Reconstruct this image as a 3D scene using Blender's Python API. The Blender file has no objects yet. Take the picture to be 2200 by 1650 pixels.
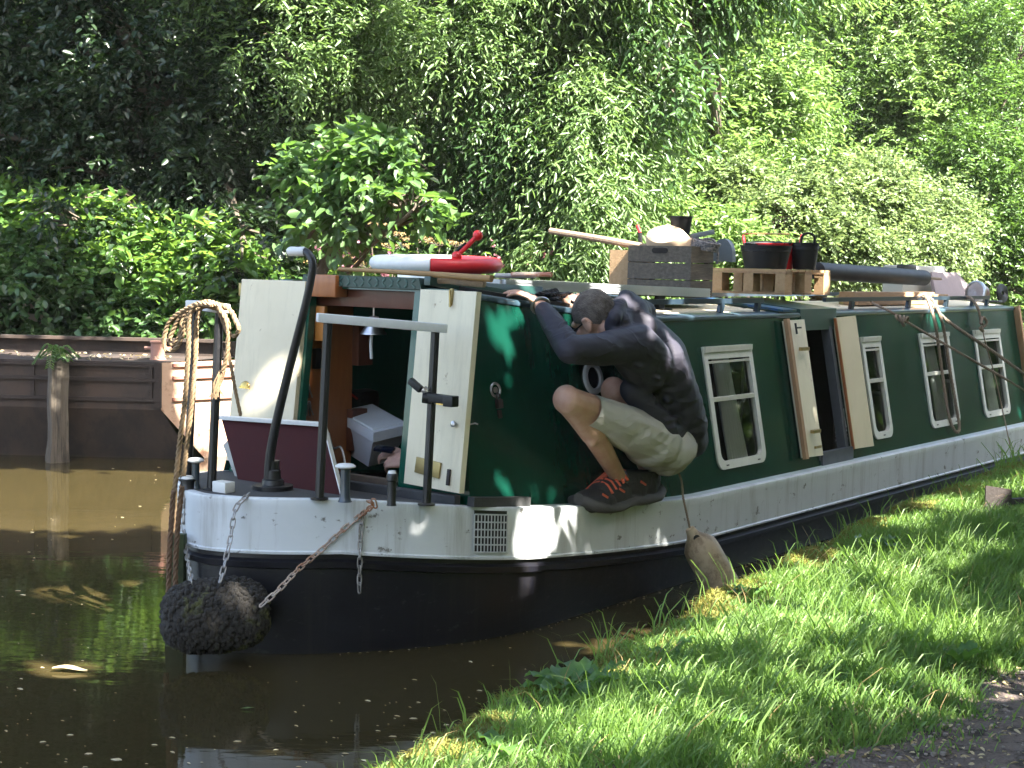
import bpy, bmesh, math, random
import numpy as np
from mathutils import Vector, Matrix

random.seed(7)
SC = bpy.context.scene
COL = SC.collection
PI = math.pi

# ------------------------------------------------------------------ camera, sky, sun, exposure
EYE = np.array([0.0, 0.0, 2.0])
FPX, IW, IH = 3290.0, 2200.0, 1650.0
PITCH = math.atan((825 - 562) / FPX)
ROLL = 0.024
_f = np.array([0, math.cos(PITCH), -math.sin(PITCH)])
_r0 = np.array([1.0, 0, 0])
_u0 = np.cross(_r0, _f)
CR = math.cos(ROLL) * _r0 + math.sin(ROLL) * _u0
CU = -math.sin(ROLL) * _r0 + math.cos(ROLL) * _u0
CF = _f
cam_d = bpy.data.cameras.new("camera")
cam = bpy.data.objects.new("camera", cam_d)
COL.objects.link(cam)
cam_d.sensor_width = 36.0
cam_d.lens = FPX / IW * 36.0
cam_d.clip_start = 0.05
cam_d.clip_end = 1000
cam.matrix_world = Matrix(((CR[0], CU[0], -CF[0], EYE[0]), (CR[1], CU[1], -CF[1], EYE[1]),
                           (CR[2], CU[2], -CF[2], EYE[2]), (0, 0, 0, 1)))
SC.camera = cam

SUN_EL = math.radians(50)
SUN_AZ = math.radians(-46)          # angle of the direction to the sun, from +X towards +Y
SUN = np.array([math.cos(SUN_AZ) * math.cos(SUN_EL), math.sin(SUN_AZ) * math.cos(SUN_EL), math.sin(SUN_EL)])
world = bpy.data.worlds.new("World")
SC.world = world
world.use_nodes = True
wn = world.node_tree
sky = wn.nodes.new("ShaderNodeTexSky")
sky.sky_type = 'NISHITA'
sky.sun_disc = False
sky.sun_elevation = SUN_EL
sky.sun_rotation = PI / 2 - SUN_AZ
sky.air_density = 1.0
sky.dust_density = 3.0
sky.ozone_density = 0.5
wn.links.new(sky.outputs[0], wn.nodes["Background"].inputs[0])
wn.nodes["Background"].inputs[1].default_value = 0.09
sun_d = bpy.data.lights.new("sun", 'SUN')
sun_d.energy = 5.0
sun_d.angle = math.radians(0.5)
sun_d.color = (1.0, 0.95, 0.86)
sun = bpy.data.objects.new("sun", sun_d)
COL.objects.link(sun)
sun.rotation_euler = Vector(-SUN).to_track_quat('-Z', 'Y').to_euler()
sun.location = (20, 8, 25)
SC.view_settings.view_transform = 'Standard'
SC.view_settings.look = 'None'
SC.view_settings.exposure = 3.35
SC.view_settings.gamma = 1.0
SC.render.engine = 'CYCLES'
SC.cycles.max_bounces = 12
SC.cycles.diffuse_bounces = 6
SC.cycles.glossy_bounces = 3
SC.cycles.transmission_bounces = 8
SC.cycles.transparent_max_bounces = 8
SC.cycles.caustics_reflective = False
SC.cycles.caustics_refractive = False
SC.cycles.use_denoising = True
SC.cycles.sample_clamp_indirect = 6.0

# ------------------------------------------------------------------ measuring helpers
YAW = 0.6337
BO = np.array([-0.756, 8.7315, 0.0])
BX = np.array([math.sin(YAW), math.cos(YAW), 0.0])
BY = np.array([-math.cos(YAW), math.sin(YAW), 0.0])
BZ = np.array([0, 0, 1.0])
BANG = PI / 2 - YAW


def ray(px, py):
    return CF + (px - IW / 2) / FPX * CR - (py - IH / 2) / FPX * CU


def at(px, py, depth):                    # point at a distance along the view axis
    return EYE + ray(px, py) * depth


def atz(px, py, z):
    d = ray(px, py)
    return EYE + d * ((z - 2.0) / d[2])


def loc(w):                               # world -> boat frame
    d = np.asarray(w) - BO
    return np.array([d @ BX, d @ BY, d @ BZ])


def wld(l):                               # boat frame -> world
    return BO + l[0] * BX + l[1] * BY + l[2] * BZ


def bpl(px, py, axis, val):               # pixel on a plane of the boat frame -> boat frame
    n = (BX, BY, BZ)[axis]
    d = ray(px, py)
    t = (val - (EYE - BO) @ n) / (d @ n)
    return loc(EYE + d * t)


def sheer(x):
    t = np.clip((1.975 - np.asarray(x, float)) / 2.25, 0, 1.3)
    return 0.18 * t ** 1.35


def gz(x):
    return 0.536 + sheer(x)


CH = 1.125


def wall_y(x, h):
    hb = half_beam(x) - 0.012
    return -np.minimum(0.93, hb) + 0.221 * h / CH


def half_beam(x):
    x = np.asarray(x, float)
    t = np.clip((0.148 - x) / 1.489, 0, 1)
    return 1.04 * (1 - t ** 1.66) ** (1 / 1.66)


def side(px, py):                         # pixel on the near cabin side
    y = -0.85
    for _ in range(30):
        L = bpl(px, py, 1, y)
        h = min(max(L[2] - gz(L[0]), -0.1), 1.25)
        y = float(wall_y(L[0], h))
    return L


def deck(px, py):
    z = 0.7
    for _ in range(25):
        L = bpl(px, py, 2, z)
        z = float(gz(L[0]))
    return L


# ------------------------------------------------------------------ object helpers
BASE = {}


def thing(name, label, cat, base, frame='boat', group=None, kind=None):
    o = bpy.data.objects.new(name, None)
    COL.objects.link(o)
    o.empty_display_size = 0.1
    base = np.asarray(base, float)
    if frame == 'boat':
        o.location = wld(base)
        o.rotation_euler = (0, 0, BANG)
    else:
        o.location = base
    BASE[o] = base
    o['label'] = label
    o['category'] = cat
    if group:
        o['group'] = group
    if kind:
        o['kind'] = kind
    return o


def newmesh(name, V, F, mat, parent=None, smooth=True, tint=None, angle=None):
    V = np.asarray(V, float).reshape(-1, 3)
    if parent is not None:
        V = V - BASE[parent]
    me = bpy.data.meshes.new(name)
    if isinstance(F, np.ndarray):
        n, k = F.shape
        me.vertices.add(len(V))
        me.vertices.foreach_set('co', V.astype(np.float32).ravel())
        me.loops.add(n * k)
        me.loops.foreach_set('vertex_index', F.astype(np.int32).ravel())
        me.polygons.add(n)
        me.polygons.foreach_set('loop_start', np.arange(0, n * k, k, dtype=np.int32))
        me.update(calc_edges=True)
    else:
        me.from_pydata([tuple(v) for v in V], [], F)
    if tint is not None:
        a = me.attributes.new('tint', 'FLOAT', 'FACE')
        a.data.foreach_set('value', np.asarray(tint, np.float32))
    if smooth:
        me.polygons.foreach_set('use_smooth', np.ones(len(me.polygons), bool))
    o = bpy.data.objects.new(name, me)
    COL.objects.link(o)
    if mat is not None:
        me.materials.append(mat)
    if parent is not None:
        o.parent = parent
        BASE[o] = BASE[parent]
    else:
        BASE[o] = np.zeros(3)
    if angle is not None:
        try:
            me.set_sharp_from_angle(angle=math.radians(angle))
        except Exception:
            pass
    return o


def tag(o, label=None, cat=None, group=None, kind=None):
    for k, v in (('label', label), ('category', cat), ('group', group), ('kind', kind)):
        if v:
            o[k] = v
    return o


def unit(v):
    v = np.asarray(v, float)
    return v / (np.linalg.norm(v) + 1e-12)


def smooth_path(P, step):
    P = np.asarray(P, float)
    if len(P) < 3:
        n = max(2, int(np.linalg.norm(P[1] - P[0]) / step) + 1)
        t = np.linspace(0, 1, n)[:, None]
        return P[0] * (1 - t) + P[1] * t
    Q = np.vstack([2 * P[0] - P[1], P, 2 * P[-1] - P[-2]])
    out = []
    for i in range(1, len(Q) - 2):
        a, b, c, d = Q[i - 1], Q[i], Q[i + 1], Q[i + 2]
        n = max(2, int(np.linalg.norm(c - b) / step) + 1)
        t = np.linspace(0, 1, n, endpoint=False)[:, None]
        out.append(0.5 * ((2 * b) + (-a + c) * t + (2 * a - 5 * b + 4 * c - d) * t ** 2 + (-a + 3 * b - 3 * c + d) * t ** 3))
    out.append(P[-1:])
    return np.vstack(out)


def frames(P):
    T = np.gradient(P, axis=0)
    T /= np.linalg.norm(T, axis=1)[:, None] + 1e-12
    a = np.array([0, 0, 1.0]) if abs(T[0][2]) < 0.9 else np.array([1.0, 0, 0])
    N = [unit(np.cross(np.cross(T[0], a), T[0]))]
    for i in range(1, len(P)):
        v = N[-1] - (N[-1] @ T[i]) * T[i]
        N.append(unit(v))
    N = np.array(N)
    return T, N, np.cross(T, N)


class MB:
    def __init__(s):
        s.V, s.F = [], []

    def add(s, V, F):
        o = len(s.V)
        s.V += [tuple(v) for v in V]
        s.F += [tuple(i + o for i in f) for f in F]
        return s

    def hexa(s, c):                       # 8 corners: bottom ring 0-3, top ring 4-7
        return s.add(c, [(3, 2, 1, 0), (4, 5, 6, 7), (0, 1, 5, 4), (1, 2, 6, 5), (2, 3, 7, 6), (3, 0, 4, 7)])

    def box(s, c, size, rz=0.0, R=None, bev=0.0):
        c = np.asarray(c, float)
        h = np.asarray(size, float) / 2
        if R is None:
            R = np.array(Matrix.Rotation(rz, 3, 'Z'))
        R = np.array(R)
        if bev <= 0:
            q = [(-1, -1, -1), (1, -1, -1), (1, 1, -1), (-1, 1, -1), (-1, -1, 1), (1, -1, 1), (1, 1, 1), (-1, 1, 1)]
            return s.hexa([c + R @ (np.array(k) * h) for k in q])
        bm = bmesh.new()
        bmesh.ops.create_cube(bm, size=1.0)
        for v in bm.verts:
            v.co = Vector(np.array(v.co) * 2 * h)
        bmesh.ops.bevel(bm, geom=list(bm.edges), offset=bev, segments=2, affect='EDGES', profile=0.6)
        bm.verts.index_update()
        V = [c + R @ np.array(v.co) for v in bm.verts]
        F = [[v.index for v in f.verts] for f in bm.faces]
        bm.free()
        return s.add(V, F)

    def beam(s, a, b, w, h, up=(0, 0, 1), bev=0.0):   # rectangular bar from a to b
        a, b = np.asarray(a, float), np.asarray(b, float)
        t = unit(b - a)
        u = np.asarray(up, float)
        if abs(unit(u) @ t) > 0.98:
            u = np.array([1.0, 0, 0]) if abs(t[0]) < 0.9 else np.array([0, 1.0, 0])
        u = unit(u - (u @ t) * t)
        R = np.stack([t, np.cross(u, t), u], 1)
        return s.box((a + b) / 2, (np.linalg.norm(b - a), w, h), R=R, bev=bev)

    def tube(s, P, r, n=8, cap=True, closed=False):
        P = np.asarray(P, float)
        r = np.broadcast_to(np.asarray(r, float), (len(P),))
        T, N, B = frames(P)
        a = np.linspace(0, 2 * PI, n, endpoint=False)
        V = (P[:, None] + r[:, None, None] * (np.cos(a)[None, :, None] * N[:, None] + np.sin(a)[None, :, None] * B[:, None])).reshape(-1, 3)
        F = []
        m = len(P)
        for i in range(m if closed else m - 1):
            j = (i + 1) % m
            for k in range(n):
                l = (k + 1) % n
                F.append((i * n + k, i * n + l, j * n + l, j * n + k))
        if cap and not closed:
            F.append(tuple(range(n - 1, -1, -1)))
            F.append(tuple((m - 1) * n + k for k in range(n)))
        return s.add(V, F)

    def rope(s, P, r, lay=None, n=5):
        P = np.asarray(P, float)
        P = smooth_path(P, r * 1.3)
        L = np.concatenate([[0], np.cumsum(np.linalg.norm(np.diff(P, axis=0), axis=1))])
        T, N, B = frames(P)
        lay = lay or r * 7
        for k in range(3):
            ph = L / lay * 2 * PI + k * 2 * PI / 3
            Q = P + r * 0.5 * (np.cos(ph)[:, None] * N + np.sin(ph)[:, None] * B)
            s.tube(Q, r * 0.56, n)
        return s

    def lathe(s, prof, c=(0, 0, 0), axis=(0, 0, 1), n=24, squash=None):
        ax = unit(axis)
        a0 = np.array([1.0, 0, 0]) if abs(ax[0]) < 0.9 else np.array([0, 1.0, 0])
        u = unit(a0 - (a0 @ ax) * ax)
        v = np.cross(ax, u)
        c = np.asarray(c, float)
        a = np.linspace(0, 2 * PI, n, endpoint=False)
        V, F = [], []
        for (r, z) in prof:
            for t in a:
                V.append(c + ax * z + r * (math.cos(t) * u + math.sin(t) * v))
        for i in range(len(prof) - 1):
            for k in range(n):
                l = (k + 1) % n
                F.append((i * n + k, i * n + l, (i + 1) * n + l, (i + 1) * n + k))
        if prof[0][0] > 1e-6:
            F.append(tuple(range(n - 1, -1, -1)))
        if prof[-1][0] > 1e-6:
            F.append(tuple((len(prof) - 1) * n + k for k in range(n)))
        return s.add(V, F)

    def ell(s, c, r, R=None, n=16, m=10):
        c = np.asarray(c, float)
        r = np.broadcast_to(np.asarray(r, float), (3,))
        R = np.eye(3) if R is None else np.asarray(R)
        V, F = [c + R @ np.array([0, 0, -r[2]])], []
        for i in range(1, m):
            ph = -PI / 2 + PI * i / m
            for k in range(n):
                t = 2 * PI * k / n
                V.append(c + R @ np.array([r[0] * math.cos(ph) * math.cos(t), r[1] * math.cos(ph) * math.sin(t), r[2] * math.sin(ph)]))
        V.append(c + R @ np.array([0, 0, r[2]]))
        for k in range(n):
            l = (k + 1) % n
            F.append((0, 1 + l, 1 + k))
            for i in range(m - 2):
                F.append((1 + i * n + k, 1 + i * n + l, 1 + (i + 1) * n + l, 1 + (i + 1) * n + k))
            F.append((len(V) - 1, 1 + (m - 2) * n + k, 1 + (m - 2) * n + l))
        return s.add(V, F)

    def capsule(s, a, b, ra, rb, n=14):
        a, b = np.asarray(a, float), np.asarray(b, float)
        t = b - a
        L = np.linalg.norm(t)
        prof = [(ra * math.sin(q), -ra * math.cos(q)) for q in np.linspace(0.02, PI / 2, 5)]
        prof += [(rb * math.cos(q), L + rb * math.sin(q)) for q in np.linspace(0, PI / 2 - 0.02, 5)]
        return s.lathe(prof, a, t, n)

    def slab(s, poly, thick):             # planar 3D polygon given thickness along its normal
        P = np.asarray(poly, float)
        n = np.zeros(3)
        for i in range(len(P)):
            n += np.cross(P[i], P[(i + 1) % len(P)])
        n = unit(n)
        m = len(P)
        V = np.vstack([P, P + n * thick])
        F = [tuple(range(m - 1, -1, -1)), tuple(range(m, 2 * m))]
        F += [(i, (i + 1) % m, m + (i + 1) % m, m + i) for i in range(m)]
        return s.add(V, F)

    def build(s, name, mat, parent=None, smooth=True, angle=35):
        return newmesh(name, np.array(s.V), s.F, mat, parent, smooth, angle=angle if smooth else None)


# ------------------------------------------------------------------ materials
MATS = {}


def mat(name, c, rough=0.5, metal=0.0, c2=None, scale=6.0, amt=0.6, bump=0.0, bscale=40.0, stretch=None,
        coat=0.0, spec=0.5, c3=None, s3=20.0, t3=(0.62, 0.68), det=6.0, coord='Object', c4=None, s4=6.0, t4=(0.5, 0.7), st4=(4, 4, 0.3)):
    if name in MATS:
        return MATS[name]
    m = bpy.data.materials.new(name)
    m.use_nodes = True
    nt = m.node_tree
    N, Lk = nt.nodes, nt.links
    bs = N['Principled BSDF']
    bs.inputs['Base Color'].default_value = (*c, 1)
    bs.inputs['Roughness'].default_value = rough
    bs.inputs['Metallic'].default_value = metal
    bs.inputs['Specular IOR Level'].default_value = spec
    bs.inputs['Coat Weight'].default_value = coat
    bs.inputs['Coat Roughness'].default_value = 0.08
    tc = N.new('ShaderNodeTexCoord')
    mp = N.new('ShaderNodeMapping')
    Lk.new(tc.outputs[coord], mp.inputs[0])
    if stretch:
        mp.inputs['Scale'].default_value = stretch
    colout = None
    if c2 is not None:
        nz = N.new('ShaderNodeTexNoise')
        nz.inputs['Scale'].default_value = scale
        nz.inputs['Detail'].default_value = det
        nz.inputs['Roughness'].default_value = 0.65
        Lk.new(mp.outputs[0], nz.inputs['Vector'])
        rp = N.new('ShaderNodeValToRGB')
        rp.color_ramp.elements[0].position = 0.5 - amt / 2 + 0.0
        rp.color_ramp.elements[1].position = 0.5 + amt / 2
        rp.color_ramp.elements[0].color = (*c, 1)
        rp.color_ramp.elements[1].color = (*c2, 1)
        Lk.new(nz.outputs[0], rp.inputs[0])
        colout = rp.outputs[0]
        mr = N.new('ShaderNodeMapRange')
        mr.inputs['To Min'].default_value = max(0.02, rough - 0.08)
        mr.inputs['To Max'].default_value = min(1, rough + 0.12)
        Lk.new(nz.outputs[0], mr.inputs[0])
        Lk.new(mr.outputs[0], bs.inputs['Roughness'])
    if c3 is not None:
        n3 = N.new('ShaderNodeTexNoise')
        n3.inputs['Scale'].default_value = s3
        n3.inputs['Detail'].default_value = 8
        n3.inputs['Roughness'].default_value = 0.7
        Lk.new(mp.outputs[0], n3.inputs['Vector'])
        r3 = N.new('ShaderNodeValToRGB')
        r3.color_ramp.elements[0].position = t3[0]
        r3.color_ramp.elements[1].position = t3[1]
        Lk.new(n3.outputs[0], r3.inputs[0])
        mx = N.new('ShaderNodeMix')
        mx.data_type = 'RGBA'
        Lk.new(r3.outputs[0], mx.inputs[0])
        if colout:
            Lk.new(colout, mx.inputs[6])
        else:
            mx.inputs[6].default_value = (*c, 1)
        mx.inputs[7].default_value = (*c3, 1)
        colout = mx.outputs[2]
    if c4 is not None:
        mp4 = N.new('ShaderNodeMapping')
        mp4.inputs['Scale'].default_value = st4
        Lk.new(tc.outputs[coord], mp4.inputs[0])
        n4 = N.new('ShaderNodeTexNoise')
        n4.inputs['Scale'].default_value = s4
        n4.inputs['Detail'].default_value = 7
        n4.inputs['Roughness'].default_value = 0.72
        Lk.new(mp4.outputs[0], n4.inputs['Vector'])
        r4 = N.new('ShaderNodeMapRange')
        r4.inputs['From Min'].default_value = t4[0]
        r4.inputs['From Max'].default_value = t4[1]
        r4.inputs['To Max'].default_value = 0.8
        Lk.new(n4.outputs[0], r4.inputs[0])
        m4 = N.new('ShaderNodeMix')
        m4.data_type = 'RGBA'
        Lk.new(r4.outputs[0], m4.inputs[0])
        if colout:
            Lk.new(colout, m4.inputs[6])
        else:
            m4.inputs[6].default_value = (*c, 1)
        m4.inputs[7].default_value = (*c4, 1)
        colout = m4.outputs[2]
    if colout:
        Lk.new(colout, bs.inputs['Base Color'])
    if bump > 0:
        nb = N.new('ShaderNodeTexNoise')
        nb.inputs['Scale'].default_value = bscale
        nb.inputs['Detail'].default_value = 5
        Lk.new(mp.outputs[0], nb.inputs['Vector'])
        bp = N.new('ShaderNodeBump')
        bp.inputs['Strength'].default_value = bump
        bp.inputs['Distance'].default_value = 0.02
        Lk.new(nb.outputs[0], bp.inputs['Height'])
        Lk.new(bp.outputs[0], bs.inputs['Normal'])
    MATS[name] = m
    return m


def leaf_mat(name, c, c2, rough=0.42, trans=0.35, tcol=None, spec=0.5):
    if name in MATS:
        return MATS[name]
    m = bpy.data.materials.new(name)
    m.use_nodes = True
    nt = m.node_tree
    N, Lk = nt.nodes, nt.links
    bs = N['Principled BSDF']
    bs.inputs['Roughness'].default_value = rough
    bs.inputs['Specular IOR Level'].default_value = spec
    at_ = N.new('ShaderNodeAttribute')
    at_.attribute_name = 'tint'
    mx = N.new('ShaderNodeMix')
    mx.data_type = 'RGBA'
    mx.inputs[6].default_value = (*c, 1)
    mx.inputs[7].default_value = (*c2, 1)
    Lk.new(at_.outputs['Fac'], mx.inputs[0])
    Lk.new(mx.outputs[2], bs.inputs['Base Color'])
    tr = N.new('ShaderNodeBsdfTranslucent')
    m2 = N.new('ShaderNodeMix')
    m2.data_type = 'RGBA'
    tc = tcol or (min(1, c2[0] * 2.2), min(1, c2[1] * 2.0), c2[2] * 0.8)
    m2.inputs[0].default_value = 0.75
    Lk.new(mx.outputs[2], m2.inputs[6])
    m2.inputs[7].default_value = (*tc, 1)
    Lk.new(m2.outputs[2], tr.inputs[0])
    ms = N.new('ShaderNodeMixShader')
    ms.inputs[0].default_value = trans
    Lk.new(bs.outputs[0], ms.inputs[1])
    Lk.new(tr.outputs[0], ms.inputs[2])
    Lk.new(ms.outputs[0], N['Material Output'].inputs[0])
    MATS[name] = m
    return m


def glass_mat():
    m = bpy.data.materials.new('window_glass')
    m.use_nodes = True
    N, Lk = m.node_tree.nodes, m.node_tree.links
    N.remove(N['Principled BSDF'])
    g = N.new('ShaderNodeBsdfGlossy')
    g.inputs['Roughness'].default_value = 0.03
    t = N.new('ShaderNodeBsdfTransparent')
    t.inputs[0].default_value = (0.90, 0.93, 0.92, 1)
    f = N.new('ShaderNodeFresnel')
    f.inputs['IOR'].default_value = 1.45
    ms = N.new('ShaderNodeMixShader')
    Lk.new(f.outputs[0], ms.inputs[0])
    Lk.new(t.outputs[0], ms.inputs[1])
    Lk.new(g.outputs[0], ms.inputs[2])
    Lk.new(ms.outputs[0], N['Material Output'].inputs[0])
    return m


M = {}
M['green'] = mat('green_paint', (0.004, 0.058, 0.037), 0.2, c2=(0.007, 0.072, 0.047), scale=3, bump=0.025, bscale=7, coat=0.4,
                 c3=(0.022, 0.10, 0.075), s3=6, t3=(0.58, 0.80), stretch=(1, 1, 0.25), c4=(0.012, 0.085, 0.06), s4=2.5, t4=(0.56, 0.74))
M['green_dark'] = mat('dark_green_paint', (0.006, 0.03, 0.024), 0.4, c2=(0.012, 0.05, 0.04), scale=5, coat=0.2)
M['white'] = mat('white_band_paint', (0.61, 0.635, 0.65), 0.38, c2=(0.52, 0.545, 0.555), scale=3, bump=0.05, bscale=9,
                 c3=(0.16, 0.155, 0.145), s3=9, t3=(0.615, 0.65), stretch=(1, 1, 1.4), c4=(0.27, 0.262, 0.24), s4=2.2, t4=(0.50, 0.74))
M['gunwale'] = mat('gunwale_paint', (0.46, 0.52, 0.50), 0.45, c2=(0.36, 0.41, 0.39), scale=8, c3=(0.08, 0.08, 0.07), s3=16, t3=(0.68, 0.75))
M['hull'] = mat('black_hull', (0.0035, 0.0035, 0.006), 0.34, c2=(0.008, 0.008, 0.012), scale=5, bump=0.12, bscale=12,
                c3=(0.03, 0.03, 0.032), s3=8, t3=(0.60, 0.65), stretch=(1, 1, 2.2), c4=(0.022, 0.020, 0.018), s4=2.5, t4=(0.52, 0.72))
M['deck'] = mat('deck_paint', (0.022, 0.022, 0.024), 0.7, c2=(0.05, 0.05, 0.05), scale=9, bump=0.2, bscale=90, c3=(0.16, 0.15, 0.13), s3=25, t3=(0.66, 0.78))
M['cream'] = mat('cream_paint', (0.70, 0.625, 0.455), 0.42, c2=(0.62, 0.545, 0.385), scale=4, bump=0.04, bscale=20,
                 c3=(0.30, 0.21, 0.12), s3=10, t3=(0.65, 0.69), c4=(0.50, 0.44, 0.31), s4=3, t4=(0.52, 0.75))
M['rail'] = mat('black_steel', (0.004, 0.004, 0.005), 0.38, c2=(0.009, 0.009, 0.011), scale=20, bump=0.06, bscale=60, c3=(0.09, 0.06, 0.04), s3=30, t3=(0.74, 0.8))
M['railcap'] = mat('white_rail_wood', (0.66, 0.66, 0.64), 0.5, c2=(0.53, 0.53, 0.51), scale=8, c3=(0.12, 0.11, 0.10), s3=22, t3=(0.70, 0.76))
M['blueblack'] = mat('blue_black_paint', (0.012, 0.022, 0.035), 0.3, c2=(0.02, 0.035, 0.05), scale=10, coat=0.3)
M['roofedge'] = mat('blue_grey_edge', (0.03, 0.06, 0.085), 0.3, c2=(0.05, 0.085, 0.11), scale=5, coat=0.3)
M['roof'] = mat('cream_roof', (0.60, 0.53, 0.38), 0.6, c2=(0.46, 0.39, 0.26), scale=4, c3=(0.12, 0.09, 0.06), s3=8, t3=(0.66, 0.78))
M['mahog'] = mat('mahogany', (0.075, 0.022, 0.010), 0.45, c2=(0.13, 0.04, 0.018), scale=4, stretch=(8, 8, 1.2), coat=0.2)
M['orange_wood'] = mat('orange_wood', (0.36, 0.12, 0.03), 0.4, c2=(0.24, 0.075, 0.02), scale=5, stretch=(6, 6, 1), coat=0.2)
M['wood_raw'] = mat('raw_wood_edge', (0.40, 0.24, 0.12), 0.7, c2=(0.26, 0.14, 0.07), scale=8, stretch=(4, 4, 1))
M['maroon'] = mat('maroon_paint', (0.030, 0.0055, 0.006), 0.75, c2=(0.042, 0.009, 0.009), scale=8, spec=0.12)
M['brass'] = mat('brass', (0.62, 0.42, 0.12), 0.25, 1.0, c2=(0.45, 0.30, 0.09), scale=20)
M['brassdull'] = mat('dull_brass', (0.40, 0.31, 0.13), 0.45, 0.8, c2=(0.30, 0.22, 0.09), scale=18)
M['steel'] = mat('steel', (0.55, 0.55, 0.56), 0.3, 1.0, c2=(0.35, 0.33, 0.32), scale=25)
M['galv'] = mat('galvanised_chain', (0.42, 0.41, 0.39), 0.45, 0.85, c2=(0.20, 0.17, 0.15), scale=14)
M['rusty'] = mat('rusty_chain', (0.42, 0.36, 0.30), 0.6, 0.5, c2=(0.34, 0.13, 0.05), scale=6, amt=0.25)
M['alu'] = mat('aluminium_frame', (0.62, 0.64, 0.66), 0.35, 0.7, c2=(0.52, 0.54, 0.56), scale=6)
M['glassdark'] = mat('solar_glass', (0.008, 0.01, 0.02), 0.12)
M['black'] = mat('black_plastic', (0.005, 0.005, 0.0055), 0.45, c2=(0.008, 0.008, 0.009), scale=15, spec=0.4)
M['tubblack'] = mat('black_rubber', (0.0055, 0.0058, 0.0066), 0.55, c2=(0.010, 0.0105, 0.012), scale=10, bump=0.05, spec=0.35)
M['red'] = mat('red_plastic', (0.62, 0.018, 0.022), 0.35, c2=(0.50, 0.014, 0.02), scale=10)
M['white_plastic'] = mat('white_plastic', (0.62, 0.63, 0.63), 0.45, c2=(0.54, 0.55, 0.55), scale=8)
M['ring_white'] = mat('lifebuoy_white', (0.74, 0.74, 0.72), 0.5, c2=(0.6, 0.6, 0.58), scale=12, c3=(0.3, 0.3, 0.3), s3=40, t3=(0.72, 0.76))
M['ring_red'] = mat('lifebuoy_red', (0.62, 0.02, 0.03), 0.4, c2=(0.50, 0.015, 0.022), scale=9)
M['rope'] = mat('manila_rope', (0.27, 0.185, 0.10), 0.9, c2=(0.16, 0.105, 0.055), scale=30, bump=0.3, bscale=200)
M['rope_grey'] = mat('weathered_rope', (0.28, 0.21, 0.15), 0.9, c2=(0.17, 0.125, 0.09), scale=25, bump=0.3, bscale=200)
M['rope_wet'] = mat('old_rope', (0.16, 0.09, 0.045), 0.85, c2=(0.08, 0.045, 0.025), scale=25, bump=0.3, bscale=200)
M['crate'] = mat('grey_crate_wood', (0.036, 0.031, 0.025), 0.9, c2=(0.15, 0.127, 0.10), scale=5, stretch=(1.0, 6, 9), bump=0.3, bscale=18, c3=(0.035, 0.03, 0.024), s3=6, t3=(0.62, 0.72))
M['pallet'] = mat('pallet_wood', (0.42, 0.28, 0.15), 0.8, c2=(0.26, 0.16, 0.08), scale=5, stretch=(2, 6, 6), bump=0.2, bscale=20)
M['plank'] = mat('pine_plank', (0.34, 0.22, 0.125), 0.8, c2=(0.22, 0.135, 0.07), scale=5, stretch=(1, 6, 6), bump=0.2, bscale=20)
M['pole'] = mat('weathered_pole', (0.26, 0.19, 0.13), 0.8, c2=(0.17, 0.12, 0.08), scale=7, stretch=(2, 6, 6), bump=0.3)
M['bamboo'] = mat('yellow_brown_pole', (0.34, 0.21, 0.08), 0.6, c2=(0.20, 0.11, 0.04), scale=5, stretch=(5, 1, 5), bump=0.15)
M['beige'] = mat('beige_tub', (0.54, 0.40, 0.27), 0.55, c2=(0.46, 0.33, 0.22), scale=6)
M['bluegrey'] = mat('blue_grey_plastic', (0.10, 0.125, 0.15), 0.5, c2=(0.15, 0.175, 0.2), scale=9)
M['panelwhite'] = mat('off_white_panel', (0.36, 0.36, 0.33), 0.6, c2=(0.30, 0.30, 0.27), scale=6)
M['panelpink'] = mat('pinkish_board', (0.22, 0.175, 0.175), 0.7, c2=(0.17, 0.135, 0.135), scale=6)
M['skin'] = mat('skin', (0.50, 0.31, 0.225), 0.52, c2=(0.43, 0.23, 0.165), scale=13, amt=0.4, bump=0.12, c3=(0.42, 0.21, 0.15), s3=24, t3=(0.55, 0.75), bscale=60)
M['jacket'] = mat('navy_jacket', (0.020, 0.019, 0.028), 0.62, c2=(0.028, 0.026, 0.038), scale=6, bump=0.35, bscale=11, spec=0.35)
M['shorts'] = mat('stone_shorts', (0.44, 0.42, 0.395), 0.85, c2=(0.38, 0.36, 0.335), scale=8, bump=0.3, bscale=14)
M['hair'] = mat('grey_brown_hair', (0.048, 0.034, 0.026), 0.85, c2=(0.19, 0.16, 0.135), scale=16, amt=0.4, bump=0.9, bscale=160)
M['shoe'] = mat('black_shoe', (0.014, 0.013, 0.014), 0.7, c2=(0.03, 0.027, 0.026), scale=30, bump=0.4, bscale=120)
M['sole'] = mat('shoe_sole', (0.045, 0.042, 0.04), 0.8, c2=(0.075, 0.07, 0.065), scale=30)
M['orange'] = mat('orange_lace', (0.55, 0.10, 0.045), 0.6)
M['sock'] = mat('grey_sock', (0.16, 0.16, 0.18), 0.9, c2=(0.12, 0.12, 0.14), scale=40)
M['curtain'] = mat('grey_curtain', (0.84, 0.86, 0.88), 0.9, c2=(0.70, 0.73, 0.75), scale=4, stretch=(10, 10, 0.6))
M['dark'] = mat('dark_interior', (0.010, 0.008, 0.007), 0.9, c2=(0.02, 0.016, 0.013), scale=4)  # near-black colour stands in for unlit depth
M['fender'] = mat('mossy_rope_fender', (0.008, 0.007, 0.006), 0.95, c2=(0.030, 0.026, 0.021), scale=9, c3=(0.075, 0.08, 0.018), s3=4.5, t3=(0.55, 0.66), bump=0.5, bscale=60)
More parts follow.
